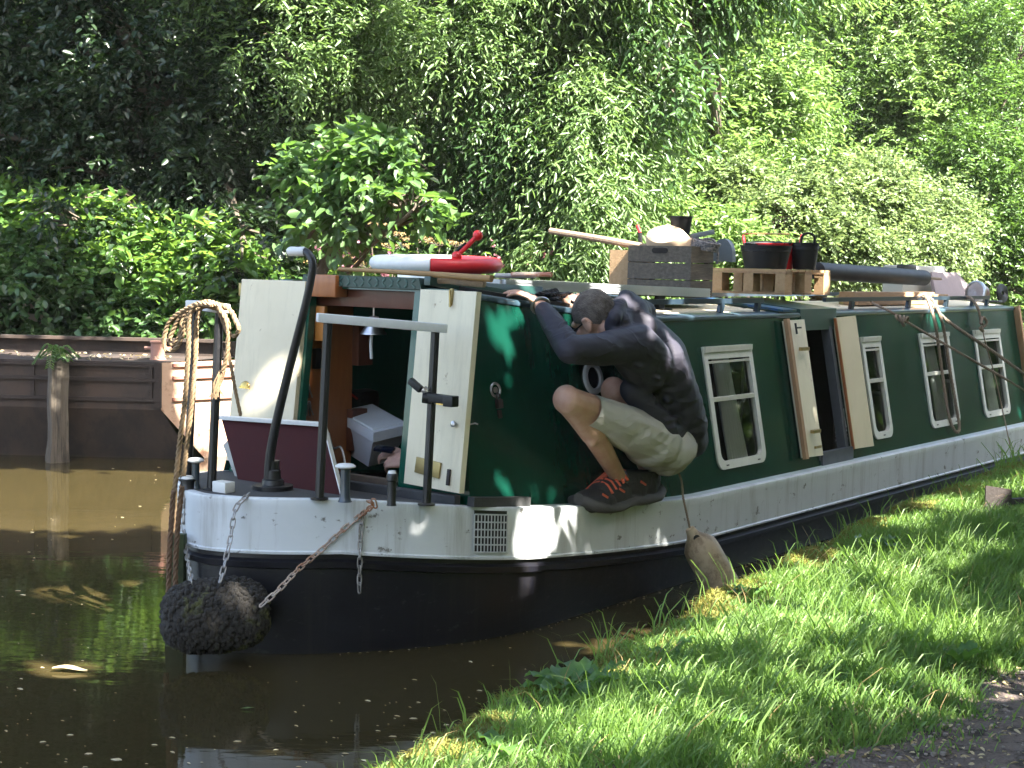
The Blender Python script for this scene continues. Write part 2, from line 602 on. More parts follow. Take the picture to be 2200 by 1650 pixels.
M['fender_cream'] = mat('dirty_cream_fender', (0.44, 0.37, 0.25), 0.6, c2=(0.30, 0.21, 0.12), scale=5, c3=(0.13, 0.085, 0.045), s3=7, t3=(0.50, 0.66), c4=(0.16, 0.12, 0.07), s4=5, t4=(0.48, 0.66), st4=(2, 2, 1.2))
M['rudder'] = mat('mossy_green_rudder', (0.055, 0.08, 0.022), 0.8, c2=(0.015, 0.02, 0.01), scale=6)
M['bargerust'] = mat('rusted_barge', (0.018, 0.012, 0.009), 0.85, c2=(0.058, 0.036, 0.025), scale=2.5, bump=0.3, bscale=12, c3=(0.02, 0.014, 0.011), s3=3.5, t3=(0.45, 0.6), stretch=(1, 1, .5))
M['bargelit'] = mat('sunlit_barge_rust', (0.36, 0.215, 0.14), 0.75, c2=(0.50, 0.37, 0.27), scale=3, bump=0.15, bscale=14, c3=(0.16, 0.08, 0.045), s3=5, t3=(0.54, 0.64))  # barge rust again, paler to carry the sun on the bow
M['post'] = mat('old_post', (0.045, 0.036, 0.027), 0.95, c2=(0.14, 0.115, 0.085), scale=4, stretch=(9, 9, 0.5), bump=1.0, bscale=14, c4=(0.02, 0.016, 0.012), s4=5, t4=(0.52, 0.62), st4=(3, 3, 0.25))
M['bark'] = mat('bark', (0.06, 0.045, 0.033), 0.95, c2=(0.12, 0.095, 0.07), scale=6, stretch=(4, 4, 1), bump=0.6, bscale=14)
M['bark_pale'] = mat('pale_bark', (0.32, 0.25, 0.17), 0.9, c2=(0.20, 0.15, 0.10), scale=5, stretch=(4, 4, 1), bump=0.5, bscale=14)
M['plate'] = mat('rusty_plate', (0.012, 0.009, 0.008), 0.7, c2=(0.028, 0.018, 0.013), scale=8, bump=0.2)
M['glass'] = glass_mat()


def creases(m, scale, strength, rot=(0.4, 0.3, 0.2), st=(1, 1, 2.2)):
    """sharp cloth creases: ridged noise driving the bump"""
    nt = m.node_tree
    N, Lk = nt.nodes, nt.links
    tc = N.new('ShaderNodeTexCoord')
    mp = N.new('ShaderNodeMapping')
    mp.inputs['Rotation'].default_value = rot
    mp.inputs['Scale'].default_value = st
    Lk.new(tc.outputs['Object'], mp.inputs[0])
    nz = N.new('ShaderNodeTexNoise')
    nz.inputs['Scale'].default_value = scale
    nz.inputs['Detail'].default_value = 2.5
    nz.inputs['Distortion'].default_value = 0.8
    Lk.new(mp.outputs[0], nz.inputs['Vector'])
    a = N.new('ShaderNodeMath')
    a.operation = 'SUBTRACT'
    a.inputs[1].default_value = 0.5
    Lk.new(nz.outputs[0], a.inputs[0])
    b = N.new('ShaderNodeMath')
    b.operation = 'ABSOLUTE'
    Lk.new(a.outputs[0], b.inputs[0])
    c = N.new('ShaderNodeMath')
    c.operation = 'POWER'
    c.inputs[1].default_value = 0.6
    Lk.new(b.outputs[0], c.inputs[0])
    bp = N.new('ShaderNodeBump')
    bp.invert = True
    bp.inputs['Strength'].default_value = strength
    bp.inputs['Distance'].default_value = 0.05
    Lk.new(c.outputs[0], bp.inputs['Height'])
    Lk.new(bp.outputs[0], N['Principled BSDF'].inputs['Normal'])


creases(M['jacket'], 2.6, 0.38)
creases(M['shorts'], 3.2, 0.35, (0.2, 0.9, 0.1))
M['lid'] = mat('tub_lid', (0.58, 0.59, 0.60), 0.4, c2=(0.5, 0.51, 0.52), scale=6)

# ------------------------------------------------------------------ noise for geometry
def vnoise(P, s, seed=0):
    P = np.asarray(P, float) * s + seed * 17.31
    x, y, z = P[..., 0], P[..., 1], P[..., 2]
    return (np.sin(x * 1.7 + 1.3 * np.sin(y * 1.1 + z * .7)) + np.sin(y * 1.9 + 1.5 * np.sin(z * 1.3 + x * .6))
            + np.sin(z * 1.6 + 1.4 * np.sin(x * 1.2 + y * .9))) / 3


# ------------------------------------------------------------------ setting: water, banks, path
def structure(o, label=None):
    o['kind'] = 'structure'
    return o


wm = bpy.data.materials.new('canal_water')
wm.use_nodes = True
_n, _l = wm.node_tree.nodes, wm.node_tree.links
_b = _n['Principled BSDF']
_b.inputs['Roughness'].default_value = 0.035
_b.inputs['IOR'].default_value = 1.33
_b.inputs['Specular IOR Level'].default_value = 0.5
_tc = _n.new('ShaderNodeTexCoord')
_mp = _n.new('ShaderNodeMapping')
_mp.inputs['Scale'].default_value = (0.55, 1.6, 1)
_l.new(_tc.outputs['Object'], _mp.inputs[0])
_nz = _n.new('ShaderNodeTexNoise')
_nz.inputs['Scale'].default_value = 5.0
_nz.inputs['Detail'].default_value = 3
_l.new(_mp.outputs[0], _nz.inputs['Vector'])
_bp = _n.new('ShaderNodeBump')
_bp.inputs['Strength'].default_value = 0.045
_bp.inputs['Distance'].default_value = 0.03
_l.new(_nz.outputs[0], _bp.inputs['Height'])
_l.new(_bp.outputs[0], _b.inputs['Normal'])
_n2 = _n.new('ShaderNodeTexNoise')
_n2.inputs['Scale'].default_value = 0.35
_n2.inputs['Detail'].default_value = 4
_l.new(_tc.outputs['Object'], _n2.inputs['Vector'])
_rp = _n.new('ShaderNodeValToRGB')
_rp.color_ramp.elements[0].position = 0.3
_rp.color_ramp.elements[1].position = 0.7
_rp.color_ramp.elements[0].color = (0.024, 0.0190, 0.0075, 1)
_rp.color_ramp.elements[1].color = (0.035, 0.0268, 0.0108, 1)
_l.new(_n2.outputs[0], _rp.inputs[0])
_l.new(_rp.outputs[0], _b.inputs['Base Color'])
structure(newmesh('water', [(-90, -40, 0), (110, -40, 0), (110, 120, 0), (-90, 120, 0)], [(0, 1, 2, 3)], wm))

BANKPX = [(780, 1640), (920, 1570), (1090, 1490), (1330, 1370), (1560, 1262), (1770, 1152), (1970, 1062), (2200, 987)]
_bl = [loc(atz(x, y, 0.33))[:2] for x, y in BANKPX]
BANK = np.array([(-70, -5.0), (-20, -3.6), (-8, -2.75), (-4.5, -2.55)] + [tuple(v) for v in _bl] + [(10, -1.5), (16, -1.8), (30, -2.0), (90, -3)])
_s = np.concatenate([np.linspace(-70, -6, 14), np.arange(-5.5, 12, 0.09), np.linspace(12.3, 90, 26)])
BANKX = _s
BANKY = np.interp(_s, BANK[:, 0], BANK[:, 1])
_k = np.exp(-np.linspace(-2, 2, 9) ** 2)
_m = (_s > -5) & (_s < 11.5)
BANKY[_m] = np.convolve(np.pad(BANKY, 4, mode='edge'), _k / _k.sum(), 'valid')[_m]
BANKY = BANKY + np.where((_s > -5.5) & (_s < 12), 0.035 * np.sin(_s * 5.1) + 0.022 * np.sin(_s * 12.3 + 1) + 0.012 * np.sin(_s * 31), 0)


def bank_edge(x):
    return np.interp(x, BANKX, BANKY)


def bank_z(x, off):                       # height of the near bank, off = distance in from its edge
    x, off = np.asarray(x, float), np.asarray(off, float)
    lip = 0.20 + 0.15 * (1 - np.exp(-np.maximum(off, 0) / 0.09))
    n = 0.018 * np.sin(x * 2.3 + off * 1.7) + 0.012 * np.sin(x * 5.9 - off * 4.1) + 0.008 * np.sin(x * 11 + off * 9)
    lip = lip + 0.030 * np.exp(-((off - 0.09) / 0.075) ** 2) * (0.6 + 0.4 * np.sin(x * 6.3 + np.sin(x * 2.7) * 2))
    return lip + n * np.clip(1.4 - off, 0, 1) * np.clip(off / 0.1, 0, 1) - 0.02 * np.clip((off - 0.9) / 0.3, 0, 1)


offs = [-0.02, 0.0, 0.02, 0.05, 0.09, 0.15, 0.25, 0.4, 0.6, 0.85, 1.1, 1.5, 2.2, 3.5, 6, 12, 30, 70]
V, F = [], []
for x, y in zip(BANKX, BANKY):
    V.append(wld((x, y + 0.03, -0.8)))
    for o in offs:
        z = 0.17 if o < 0 else float(bank_z(x, o))
        V.append(wld((x, y - o, z)))
K = len(offs) + 1
for i in range(len(BANKX) - 1):
    for k in range(K - 1):
        F.append((i * K + k, (i + 1) * K + k, (i + 1) * K + k + 1, i * K + k + 1))
soil = mat('grassy_soil', (0.045, 0.05, 0.018), 0.95, c2=(0.07, 0.055, 0.03), scale=5, bump=0.5, bscale=30)
structure(newmesh('ground', V, F, soil))

PATHPX = [(1690, 1665), (1760, 1612), (1850, 1585), (1960, 1560), (2040, 1535), (2075, 1490), (2110, 1450), (2200, 1418)]
_pl = [loc(atz(x, y, 0.345))[:2] for x, y in PATHPX]
PEX = np.array([-60, -8, -3.5] + [v[0] for v in _pl] + [3, 8, 60])
PEY = np.array([-4.6, -4.6, -3.8] + [v[1] for v in _pl] + [-3.0, -2.9, -4.4])
_o = np.argsort(PEX)
PEX, PEY = PEX[_o], PEY[_o]


def path_edge(x):
    return np.interp(x, PEX, PEY) - 0.05 + 0.03 * np.sin(x * 9) + 0.02 * np.sin(x * 23 + 2)


V, F = [], []
xs = np.concatenate([np.linspace(-60, -4, 12), np.arange(-3.9, 4, 0.05), np.linspace(4.2, 60, 15)])
po = [0, 0.04, 0.1, 0.2, 0.4, 0.8, 1.4, 2.2, 3.0]
for x in xs:
    e = float(path_edge(x))
    for o in po:
        V.append(wld((x, e - o, 0.334 + (0.004 if o == 0 else 0.012) + 0.006 * math.sin(x * 7 + o * 11) * (0 if o == 0 else 1))))
K = len(po)
for i in range(len(xs) - 1):
    for k in range(K - 1):
        F.append((i * K + k, (i + 1) * K + k, (i + 1) * K + k + 1, i * K + k + 1))
gravel = mat('path_earth', (0.085, 0.060, 0.050), 0.95, c2=(0.155, 0.120, 0.105), scale=4, bump=1.0, bscale=75, c3=(0.035, 0.025, 0.018), s3=9, t3=(0.50, 0.58), det=9)
structure(newmesh('path', V, F, gravel))

FB = np.array([(-40, 15.8), (-14, 16.4), (-8, 16.5), (-3, 16.8), (0, 17.4), (3, 20), (7, 25), (12, 31), (24, 46), (60, 92)], float)
FBP = smooth_path(FB, 0.7)
T = np.gradient(FBP, axis=0)
T /= np.linalg.norm(T, axis=1)[:, None]
FN = np.stack([-T[:, 1], T[:, 0]], 1)
V, F = [], []
prof = [(-0.05, -0.6), (0, 0.30), (0.3, 0.45), (1.2, 0.6), (3, 0.85), (6, 1.4), (10, 2.6), (16, 6), (26, 13), (45, 26), (80, 40)]
for i, q in enumerate(FBP):
    for o, z in prof:
        h = z + (0.08 * math.sin(q[0] * 1.3 + o) if o > 0 else 0)
        V.append((q[0] + FN[i][0] * o, q[1] + FN[i][1] * o, h))
K = len(prof)
for i in range(len(FBP) - 1):
    for k in range(K - 1):
        F.append((i * K + k, (i + 1) * K + k, (i + 1) * K + k + 1, i * K + k + 1))
wsoil = mat('woodland_floor', (0.02, 0.025, 0.010), 1.0, c2=(0.035, 0.045, 0.015), scale=1.2, bump=0.8, bscale=4)
structure(newmesh('hills', V, F, wsoil))


# ------------------------------------------------------------------ vegetation
class Leaves:
    """collects small folded leaf faces"""

    def __init__(s):
        s.V, s.T = [], []

    def put(s, c, d, nrm, L, W, tint, fold=0.25):
        c, d, nrm = np.asarray(c), np.asarray(d), np.asarray(nrm)
        d = d / (np.linalg.norm(d, axis=1)[:, None] + 1e-9)
        sd = np.cross(d, nrm)
        sd /= np.linalg.norm(sd, axis=1)[:, None] + 1e-9
        up = np.cross(sd, d)
        L = np.broadcast_to(np.asarray(L, float), (len(c),))[:, None]
        W = np.broadcast_to(np.asarray(W, float), (len(c),))[:, None]
        q = c + d * L * 0.30
        m = c + d * L * 0.66
        a1, b1 = q + sd * W * .46 + up * W * fold, q - sd * W * .46 + up * W * fold
        a2, b2 = m + sd * W * .40 + up * W * fold * .8 - up * L * .03, m - sd * W * .40 + up * W * fold * .8 - up * L * .03
        t = c + d * L - up * L * 0.13
        s.V.append(np.stack([c, a1, a2, t, b2, b1], 1).reshape(-1, 3))
        s.T.append(np.broadcast_to(tint, (len(c),)))

    def build(s, name, material, parent=None):
        V = np.vstack(s.V)
        n = len(V) // 6
        i = np.arange(n)[:, None] * 6
        F = np.concatenate([i + [0, 1, 2, 3], i + [0, 3, 4, 5]], 0)
        T = np.concatenate(s.T)
        return newmesh(name, V, F, material, parent, smooth=False, tint=np.concatenate([T, T]))


def runit(rng, n):
    v = rng.normal(size=(n, 3))
    return v / np.linalg.norm(v, axis=1)[:, None]


def sprays(lv, rng, p, d, ln, m, L, W, droop=0.25, spread=0.9, tint0=0.0, tintv=0.5, jit=0.25):
    """leafy twigs: p origin, d direction, ln length, m leaves each"""
    n = len(p)
    d = d / np.linalg.norm(d, axis=1)[:, None]
    up = np.tile([0, 0, 1.0], (n, 1)) + 0.35 * rng.normal(size=(n, 3))
    sd = np.cross(d, up)
    sd /= np.linalg.norm(sd, axis=1)[:, None] + 1e-9
    tt = np.clip(tint0 + tintv * rng.random(n), 0, 1)
    for i in range(m):
        t = (i + rng.random(n)) / m
        q = p + d * (ln * t)[:, None]
        q[:, 2] -= droop * ln * t ** 2
        sg = np.where((i % 2) == 0, 1.0, -1.0)
        ld = d * 0.75 + sd * sg * spread + rng.normal(size=(n, 3)) * jit
        ld[:, 2] -= droop * 0.9
        nr = np.tile([0, 0, 1.0], (n, 1)) + 0.55 * rng.normal(size=(n, 3))
        s_ = 0.55 + 0.85 * rng.random(n)
        lv.put(q, ld, nr, L * s_, W * s_, np.clip(tt + 0.15 * rng.normal(size=n), 0, 1))


LS, NSC = 0.74, 1.55


def tree(name, label, cat, base, lobes, n, lmat, L=0.11, W=0.055, twig=0.45, m=8, droop=0.25, seed=1, tr=0.16, bark='bark',
         gap=0.05, group=None, shell=0.45, tint0=0.0, tintv=0.6, down=0.15, keep=None, limbs=True):
    """tapered trunk with limbs to every lobe; the crown is leafy twigs spread through the lobes"""
    rng = np.random.default_rng(seed)
    L, W, n = L * LS, W * LS, int(n * NSC)
    root = thing(name, label, cat, base, 'world', group)
    b = np.asarray(base, float)
    C = np.array([l[0] for l in lobes], float)
    R = np.array([l[1] if np.ndim(l[1]) else (l[1],) * 3 for l in lobes], float)
    lv = Leaves()
    w = (R[:, 0] * R[:, 2] + R[:, 1] * R[:, 2] + R[:, 0] * R[:, 1])
    w = w / w.sum()
    nc = max(40, int(n * 1.7 / 11))
    k = rng.choice(len(lobes), size=nc, p=w)
    uc = runit(rng, nc)
    rad = shell + (1.05 - shell) * rng.random(nc) ** 0.55
    rad *= 1 + 0.20 * vnoise(uc * 2 + C[k], 2.1, seed)
    Pc = C[k] + uc * R[k] * rad[:, None]
    j = rng.integers(nc, size=int(n * 1.7))
    e = runit(rng, len(j))
    sg_ = 0.34 * np.minimum(1.0, R[k].min(1))[j] * (0.35 + 0.65 * rng.random(len(j)))
    P = Pc[j] + e * sg_[:, None] * (1, 1, .7)
    u = uc[j] * 0.75 + e * 0.6
    u /= np.linalg.norm(u, axis=1)[:, None]
    ok = (vnoise(P, 1.9, seed) + 0.6 * vnoise(P, 4.3, seed + 1)) > -0.55 + gap
    ok &= P[:, 2] > b[2] + 0.05
    if keep is not None:
        ok &= keep(P)
    P, u = P[ok][:n], u[ok][:n]
    d = u + 0.5 * rng.normal(size=u.shape)
    d[:, 2] -= down
    sprays(lv, rng, P, d, twig * (0.6 + 0.8 * rng.random(len(P))), m, L, W, droop, tint0=tint0, tintv=tintv)
    lv.build('crown', lmat, root)
    t = MB()
    order = np.argsort(C[:, 2])
    top = C[order[-1]]
    if limbs:
        main = smooth_path([b - (0, 0, 0.1), b + (C.mean(0) - b) * (0.15, 0.15, 0.45), C.mean(0) * 0.6 + top * 0.4], 0.35)
        t.tube(main, np.linspace(tr * 1.25, tr * 0.35, len(main)), 10)
        for i in range(len(C)):
            j = int((0.25 + 0.6 * rng.random()) * (len(main) - 1))
            q = main[j]
            mid = q * 0.5 + C[i] * 0.5 + rng.normal(size=3) * 0.18 + (0, 0, 0.15)
            lp = smooth_path([q, mid, C[i]], 0.3)
            t.tube(lp, np.linspace(tr * 0.42, 0.015, len(lp)), 6)
            for _ in range(5):
                e = C[i] + runit(rng, 1)[0] * R[i] * 0.9
                lp = smooth_path([C[i] * 0.7 + mid * 0.3, (C[i] + e) / 2 + rng.normal(size=3) * 0.08, e], 0.25)
                t.tube(lp, np.linspace(0.022, 0.005, len(lp)), 4)
    else:
        for i in range(8):
            e = C[rng.integers(len(C))] + rng.normal(size=3) * 0.15
            q = b + (rng.normal() * 0.15, rng.normal() * 0.15, -0.05)
            lp = smooth_path([q, (q + e) / 2 + rng.normal(size=3) * 0.08, e], 0.2)
            t.tube(lp, np.linspace(0.025, 0.008, len(lp)), 5)
    t.build('trunk' if limbs else 'stems', M[bark], root)
    return root


def PXL(px, py, depth, rx, ry, rd=None):   # a crown lobe by its place in the view
    s = depth / FPX
    return (at(px, py, depth), (rx * s, (rd if rd else (rx + ry) / 2) * s, ry * s))


LM = {
    'dark': leaf_mat('dark_leaves', (0.010, 0.023, 0.008), (0.021, 0.045, 0.015), 0.38, 0.22, (0.06, 0.12, 0.02)),  # leaf colour darkened to stand in for deep shade
    'mid': leaf_mat('mid_green_leaves', (0.055, 0.105, 0.030), (0.115, 0.19, 0.048), 0.40, 0.34, (0.16, 0.30, 0.04)),
    'hazel': leaf_mat('hazel_leaves', (0.045, 0.090, 0.032), (0.085, 0.145, 0.055), 0.36, 0.36, (0.20, 0.40, 0.05)),
    'willow': leaf_mat('willow_leaves', (0.080, 0.140, 0.048), (0.155, 0.235, 0.085), 0.38, 0.34, (0.22, 0.36, 0.07)),
    'pale': leaf_mat('pale_leaves', (0.09, 0.140, 0.055), (0.155, 0.21, 0.085), 0.45, 0.34, (0.28, 0.38, 0.11)),
    'ash': leaf_mat('ash_leaves', (0.080, 0.135, 0.042), (0.155, 0.235, 0.07), 0.42, 0.38, (0.26, 0.42, 0.08)),
    'lime': leaf_mat('bright_leaves', (0.055, 0.13, 0.028), (0.11, 0.20, 0.045), 0.42, 0.42, (0.30, 0.48, 0.07)),
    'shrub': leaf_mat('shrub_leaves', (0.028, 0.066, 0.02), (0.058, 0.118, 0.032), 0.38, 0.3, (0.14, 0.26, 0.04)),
    'grass': leaf_mat('grass_blades', (0.085, 0.170, 0.045), (0.175, 0.265, 0.070), 0.45, 0.45, (0.24, 0.42, 0.05)),
    'moss': leaf_mat('moss_tufts', (0.085, 0.095, 0.018), (0.21, 0.19, 0.032), 0.85, 0.2, (0.3, 0.28, 0.05)),
    'dock': leaf_mat('dock_leaves', (0.05, 0.115, 0.03), (0.085, 0.17, 0.04), 0.4, 0.35, (0.2, 0.4, 0.05)),
    'dead': leaf_mat('dead_leaves', (0.32, 0.24, 0.12), (0.62, 0.56, 0.38), 0.7, 0.2, (0.5, 0.4, 0.2)),
    'pink': leaf_mat('pink_petals', (0.45, 0.16, 0.22), (0.60, 0.28, 0.34), 0.6, 0.3, (0.6, 0.3, 0.35)),
    'straw': leaf_mat('dry_seed_heads', (0.22, 0.15, 0.06), (0.36, 0.26, 0.12), 0.8, 0.3, (0.4, 0.3, 0.12)),
}


def fbase(px, depth, z=0.9):
    p = at(px, 600, depth)
    return (p[0], p[1], z)


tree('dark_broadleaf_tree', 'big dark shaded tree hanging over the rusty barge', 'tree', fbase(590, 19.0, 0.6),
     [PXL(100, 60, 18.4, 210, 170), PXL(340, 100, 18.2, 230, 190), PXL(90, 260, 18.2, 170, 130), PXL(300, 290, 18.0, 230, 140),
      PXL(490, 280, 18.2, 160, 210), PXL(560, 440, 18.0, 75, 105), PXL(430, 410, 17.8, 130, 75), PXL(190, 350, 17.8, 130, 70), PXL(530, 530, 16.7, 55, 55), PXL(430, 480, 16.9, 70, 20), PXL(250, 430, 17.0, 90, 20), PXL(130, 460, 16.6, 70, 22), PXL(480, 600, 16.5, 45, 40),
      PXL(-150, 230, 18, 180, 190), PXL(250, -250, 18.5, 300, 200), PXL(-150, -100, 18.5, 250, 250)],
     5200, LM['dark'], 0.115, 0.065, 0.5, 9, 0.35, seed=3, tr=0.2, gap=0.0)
tree('tall_ash_tree', 'tall feathery ash with sunlit top above the tiller', 'tree', fbase(760, 19.5, 0.9),
     [PXL(600, 90, 17.8, 115, 130), PXL(740, 60, 18.2, 150, 130), PXL(850, 190, 18.6, 130, 130), PXL(960, 60, 18.2, 140, 120), PXL(690, 230, 18.6, 120, 110),
      PXL(760, -140, 18.4, 260, 160), PXL(500, -180, 18, 200, 160)],
     3000, LM['willow'], 0.12, 0.038, 0.55, 11, 0.3, seed=5, tr=0.17, gap=0.25)
tree('hazel_tree', 'hazel with large bright leaves reaching out behind the lifebuoy', 'tree', fbase(660, 16.4, 0.7),
     [PXL(700, 320, 15.6, 35, 25), PXL(765, 318, 15.4, 50, 12), PXL(815, 318, 15.1, 55, 13), PXL(740, 350, 15.3, 60, 18), PXL(815, 375, 14.9, 60, 12), PXL(875, 428, 14.7, 48, 9), PXL(870, 352, 15.0, 40, 8), PXL(900, 442, 14.6, 30, 7), PXL(720, 415, 15.2, 60, 18), PXL(665, 390, 15.7, 25, 45), PXL(760, 465, 15.0, 60, 14), PXL(690, 480, 15.3, 40, 25)],
     240, LM['hazel'], 0.16, 0.10, 0.36, 7, 0.3, seed=8, tr=0.07, gap=0.0, shell=0.3, tint0=0.2)
tree('weeping_willow', 'weeping willow of narrow hanging leaves behind the solar panel', 'tree', fbase(1250, 21.0, 1.0),
     [PXL(1275, 430, 17.8, 90, 120), PXL(1230, 545, 17.6, 100, 60), PXL(1300, 150, 18.6, 100, 130), PXL(1200, -130, 18.6, 220, 160), PXL(1275, 290, 18.2, 80, 130)],
     3000, LM['willow'], 0.15, 0.036, 0.7, 12, 0.75, seed=11, tr=0.18, gap=0.2, down=0.55)
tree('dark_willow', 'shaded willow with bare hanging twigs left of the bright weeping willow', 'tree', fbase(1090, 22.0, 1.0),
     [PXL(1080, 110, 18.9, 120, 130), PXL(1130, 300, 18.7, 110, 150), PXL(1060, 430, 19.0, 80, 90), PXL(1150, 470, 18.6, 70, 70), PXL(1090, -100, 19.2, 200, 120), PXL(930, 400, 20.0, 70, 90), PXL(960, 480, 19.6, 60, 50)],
     2700, LM['shrub'], 0.13, 0.038, 0.65, 11, 0.7, seed=12, tr=0.2, gap=0.22, down=0.5)  # darker leaf colour stands in for the shaded hollow
tree('overhanging_ash', 'dark drooping ash spray hanging in front of the pale trees', 'tree', fbase(1560, 24.0, 1.2),
     [PXL(1415, 70, 18.0, 65, 80), PXL(1440, 200, 17.8, 48, 60), PXL(1480, 40, 18.2, 60, 60), PXL(1400, -100, 18.2, 180, 120), PXL(1560, -120, 18.6, 160, 120)],
     900, LM['shrub'], 0.16, 0.055, 0.5, 10, 0.55, seed=13, tr=0.14, gap=0.02, down=0.5)  # ash given dark shrub leaves in place of shade
tree('leafy_sycamore', 'broad mid green tree right of the drooping ash', 'tree', fbase(1600, 27.0, 1.2),
     [PXL(1560, 150, 23, 170, 150), PXL(1620, 290, 22.5, 150, 120), PXL(1440, 380, 22, 130, 110), PXL(1560, 430, 22, 120, 90), PXL(1600, -80, 23, 220, 130)],
     3600, LM['ash'], 0.14, 0.055, 0.6, 10, 0.3, seed=17, tr=0.2, gap=0.25)
tree('layered_yew', 'dark layered tree with flat pale edged boughs', 'tree', fbase(1700, 29.5, 1.4),
     [PXL(1720, 60, 27.5, 140, 120), PXL(1790, 160, 27, 120, 90), PXL(1690, 230, 26, 100, 26, 90), PXL(1760, 320, 27, 130, 80), PXL(1700, -120, 28, 200, 130), PXL(1850, 260, 27.5, 100, 110)],
     3000, LM['mid'], 0.10, 0.04, 0.5, 10, 0.2, seed=19, tr=0.22, gap=0.0)
tree('tall_pale_ash', 'tallest pale sunlit ash at the right of the wood', 'tree', fbase(1960, 31, 1.4),
     [PXL(1900, 60, 27.5, 150, 150), PXL(2020, 150, 27, 130, 150), PXL(1960, 300, 26.5, 140, 130), PXL(2060, 20, 28, 170, 150), PXL(1980, 430, 26, 110, 110), PXL(1960, -150, 28, 280, 170)],
     4800, LM['ash'], 0.135, 0.05, 0.6, 11, 0.35, seed=23, tr=0.22, gap=0.25, tint0=0.2)
tree('hawthorn_tree', 'rounded pale hawthorn above the black buckets', 'tree', fbase(1760, 22.5, 1.0),
     [PXL(1750, 420, 21, 90, 55), PXL(1870, 430, 21.5, 80, 75), PXL(1650, 470, 20.6, 80, 50), PXL(1800, 530, 20.4, 100, 50), PXL(1575, 400, 21.2, 70, 50), PXL(1690, 560, 20.2, 80, 40)],
     3000, LM['pale'], 0.09, 0.05, 0.34, 10, 0.15, seed=29, tr=0.13, gap=0.30)
tree('elder_tree', 'pale elder behind the black roll on the roof', 'tree', fbase(1930, 23.5, 1.0),
     [PXL(1900, 540, 21.6, 110, 65), PXL(1980, 560, 22, 90, 80), PXL(2000, 480, 22.5, 80, 80)],
     1300, LM['pale'], 0.09, 0.05, 0.34, 9, 0.2, seed=31, tr=0.1, gap=0.25)
tree('oak_tree', 'darker leaning oak with bare stem near the right edge', 'tree', fbase(2050, 25.0, 1.0),
     [PXL(2120, 380, 24.5, 110, 110), PXL(2190, 280, 25, 110, 120), PXL(2150, 520, 24, 90, 90), PXL(2230, 450, 24, 110, 150), PXL(2200, 90, 26, 120, 140), PXL(2180, 620, 23.5, 80, 60)],
     3200, LM['mid'], 0.10, 0.05, 0.5, 10, 0.25, seed=37, tr=0.13, gap=0.25)
tree('roadside_ash', 'yellow green tree beyond the far end of the boat', 'tree', fbase(2330, 25, 1.0),
     [PXL(2290, 560, 24, 120, 130), PXL(2300, 750, 23.5, 120, 110), PXL(2400, 400, 25, 160, 200)],
     1300, LM['lime'], 0.12, 0.05, 0.5, 9, 0.3, seed=41, tr=0.13, gap=0.0)
tree('hazel_thicket', 'low leafy thicket behind the wooden crate', 'bush', fbase(1430, 20, 0.9),
     [PXL(1420, 500, 19.5, 110, 80), PXL(1530, 540, 19.5, 110, 60), PXL(1320, 600, 18.8, 110, 60), PXL(1180, 640, 18, 110, 50)],
     1500, LM['ash'], 0.12, 0.055, 0.45, 9, 0.3, seed=43, tr=0.06, gap=0.25, limbs=False)
# taller crowns behind, closing the view
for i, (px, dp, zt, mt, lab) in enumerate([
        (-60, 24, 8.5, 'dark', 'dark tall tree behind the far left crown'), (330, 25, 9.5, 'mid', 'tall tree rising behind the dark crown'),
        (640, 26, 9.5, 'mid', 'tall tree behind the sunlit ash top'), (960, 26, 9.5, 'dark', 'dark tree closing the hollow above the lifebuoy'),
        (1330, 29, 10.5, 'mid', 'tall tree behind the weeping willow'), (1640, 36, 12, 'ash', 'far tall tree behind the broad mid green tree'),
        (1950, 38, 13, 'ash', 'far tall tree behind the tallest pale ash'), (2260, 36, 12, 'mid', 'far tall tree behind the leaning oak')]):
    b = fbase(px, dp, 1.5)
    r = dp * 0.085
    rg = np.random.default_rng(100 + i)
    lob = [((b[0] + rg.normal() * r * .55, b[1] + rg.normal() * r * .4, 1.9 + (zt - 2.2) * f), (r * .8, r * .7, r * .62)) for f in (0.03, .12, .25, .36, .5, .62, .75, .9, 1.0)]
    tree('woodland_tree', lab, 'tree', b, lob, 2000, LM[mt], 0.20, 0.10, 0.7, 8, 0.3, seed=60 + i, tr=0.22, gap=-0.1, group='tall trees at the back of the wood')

# bushes and flowering plants along the far bank
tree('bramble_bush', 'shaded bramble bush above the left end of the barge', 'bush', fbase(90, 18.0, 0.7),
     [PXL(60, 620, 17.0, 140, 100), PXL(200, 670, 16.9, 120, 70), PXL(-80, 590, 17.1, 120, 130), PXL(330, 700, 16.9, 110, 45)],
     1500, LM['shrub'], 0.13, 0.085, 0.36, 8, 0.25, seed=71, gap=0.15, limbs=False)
tree('balsam_bush', 'bright sunlit bush of large leaves behind the barge', 'bush', fbase(360, 17.4, 0.7),
     [PXL(280, 560, 17.2, 130, 85), PXL(420, 580, 17.1, 120, 85), PXL(170, 510, 17.3, 110, 60), PXL(400, 650, 16.9, 90, 50), PXL(500, 630, 17.0, 60, 70), PXL(50, 480, 17.5, 90, 60)],
     1500, LM['lime'], 0.16, 0.095, 0.36, 8, 0.25, seed=73, gap=0.2, limbs=False)
tree('ivy_bush', 'dark ivy bush behind the cream stern door', 'bush', fbase(560, 18.4, 0.7),
     [PXL(560, 600, 17.9, 80, 70), PXL(650, 620, 18.2, 80, 60), PXL(760, 640, 18.3, 110, 50)],
     700, LM['shrub'], 0.11, 0.07, 0.4, 8, 0.2, seed=79, gap=-0.1, limbs=False)
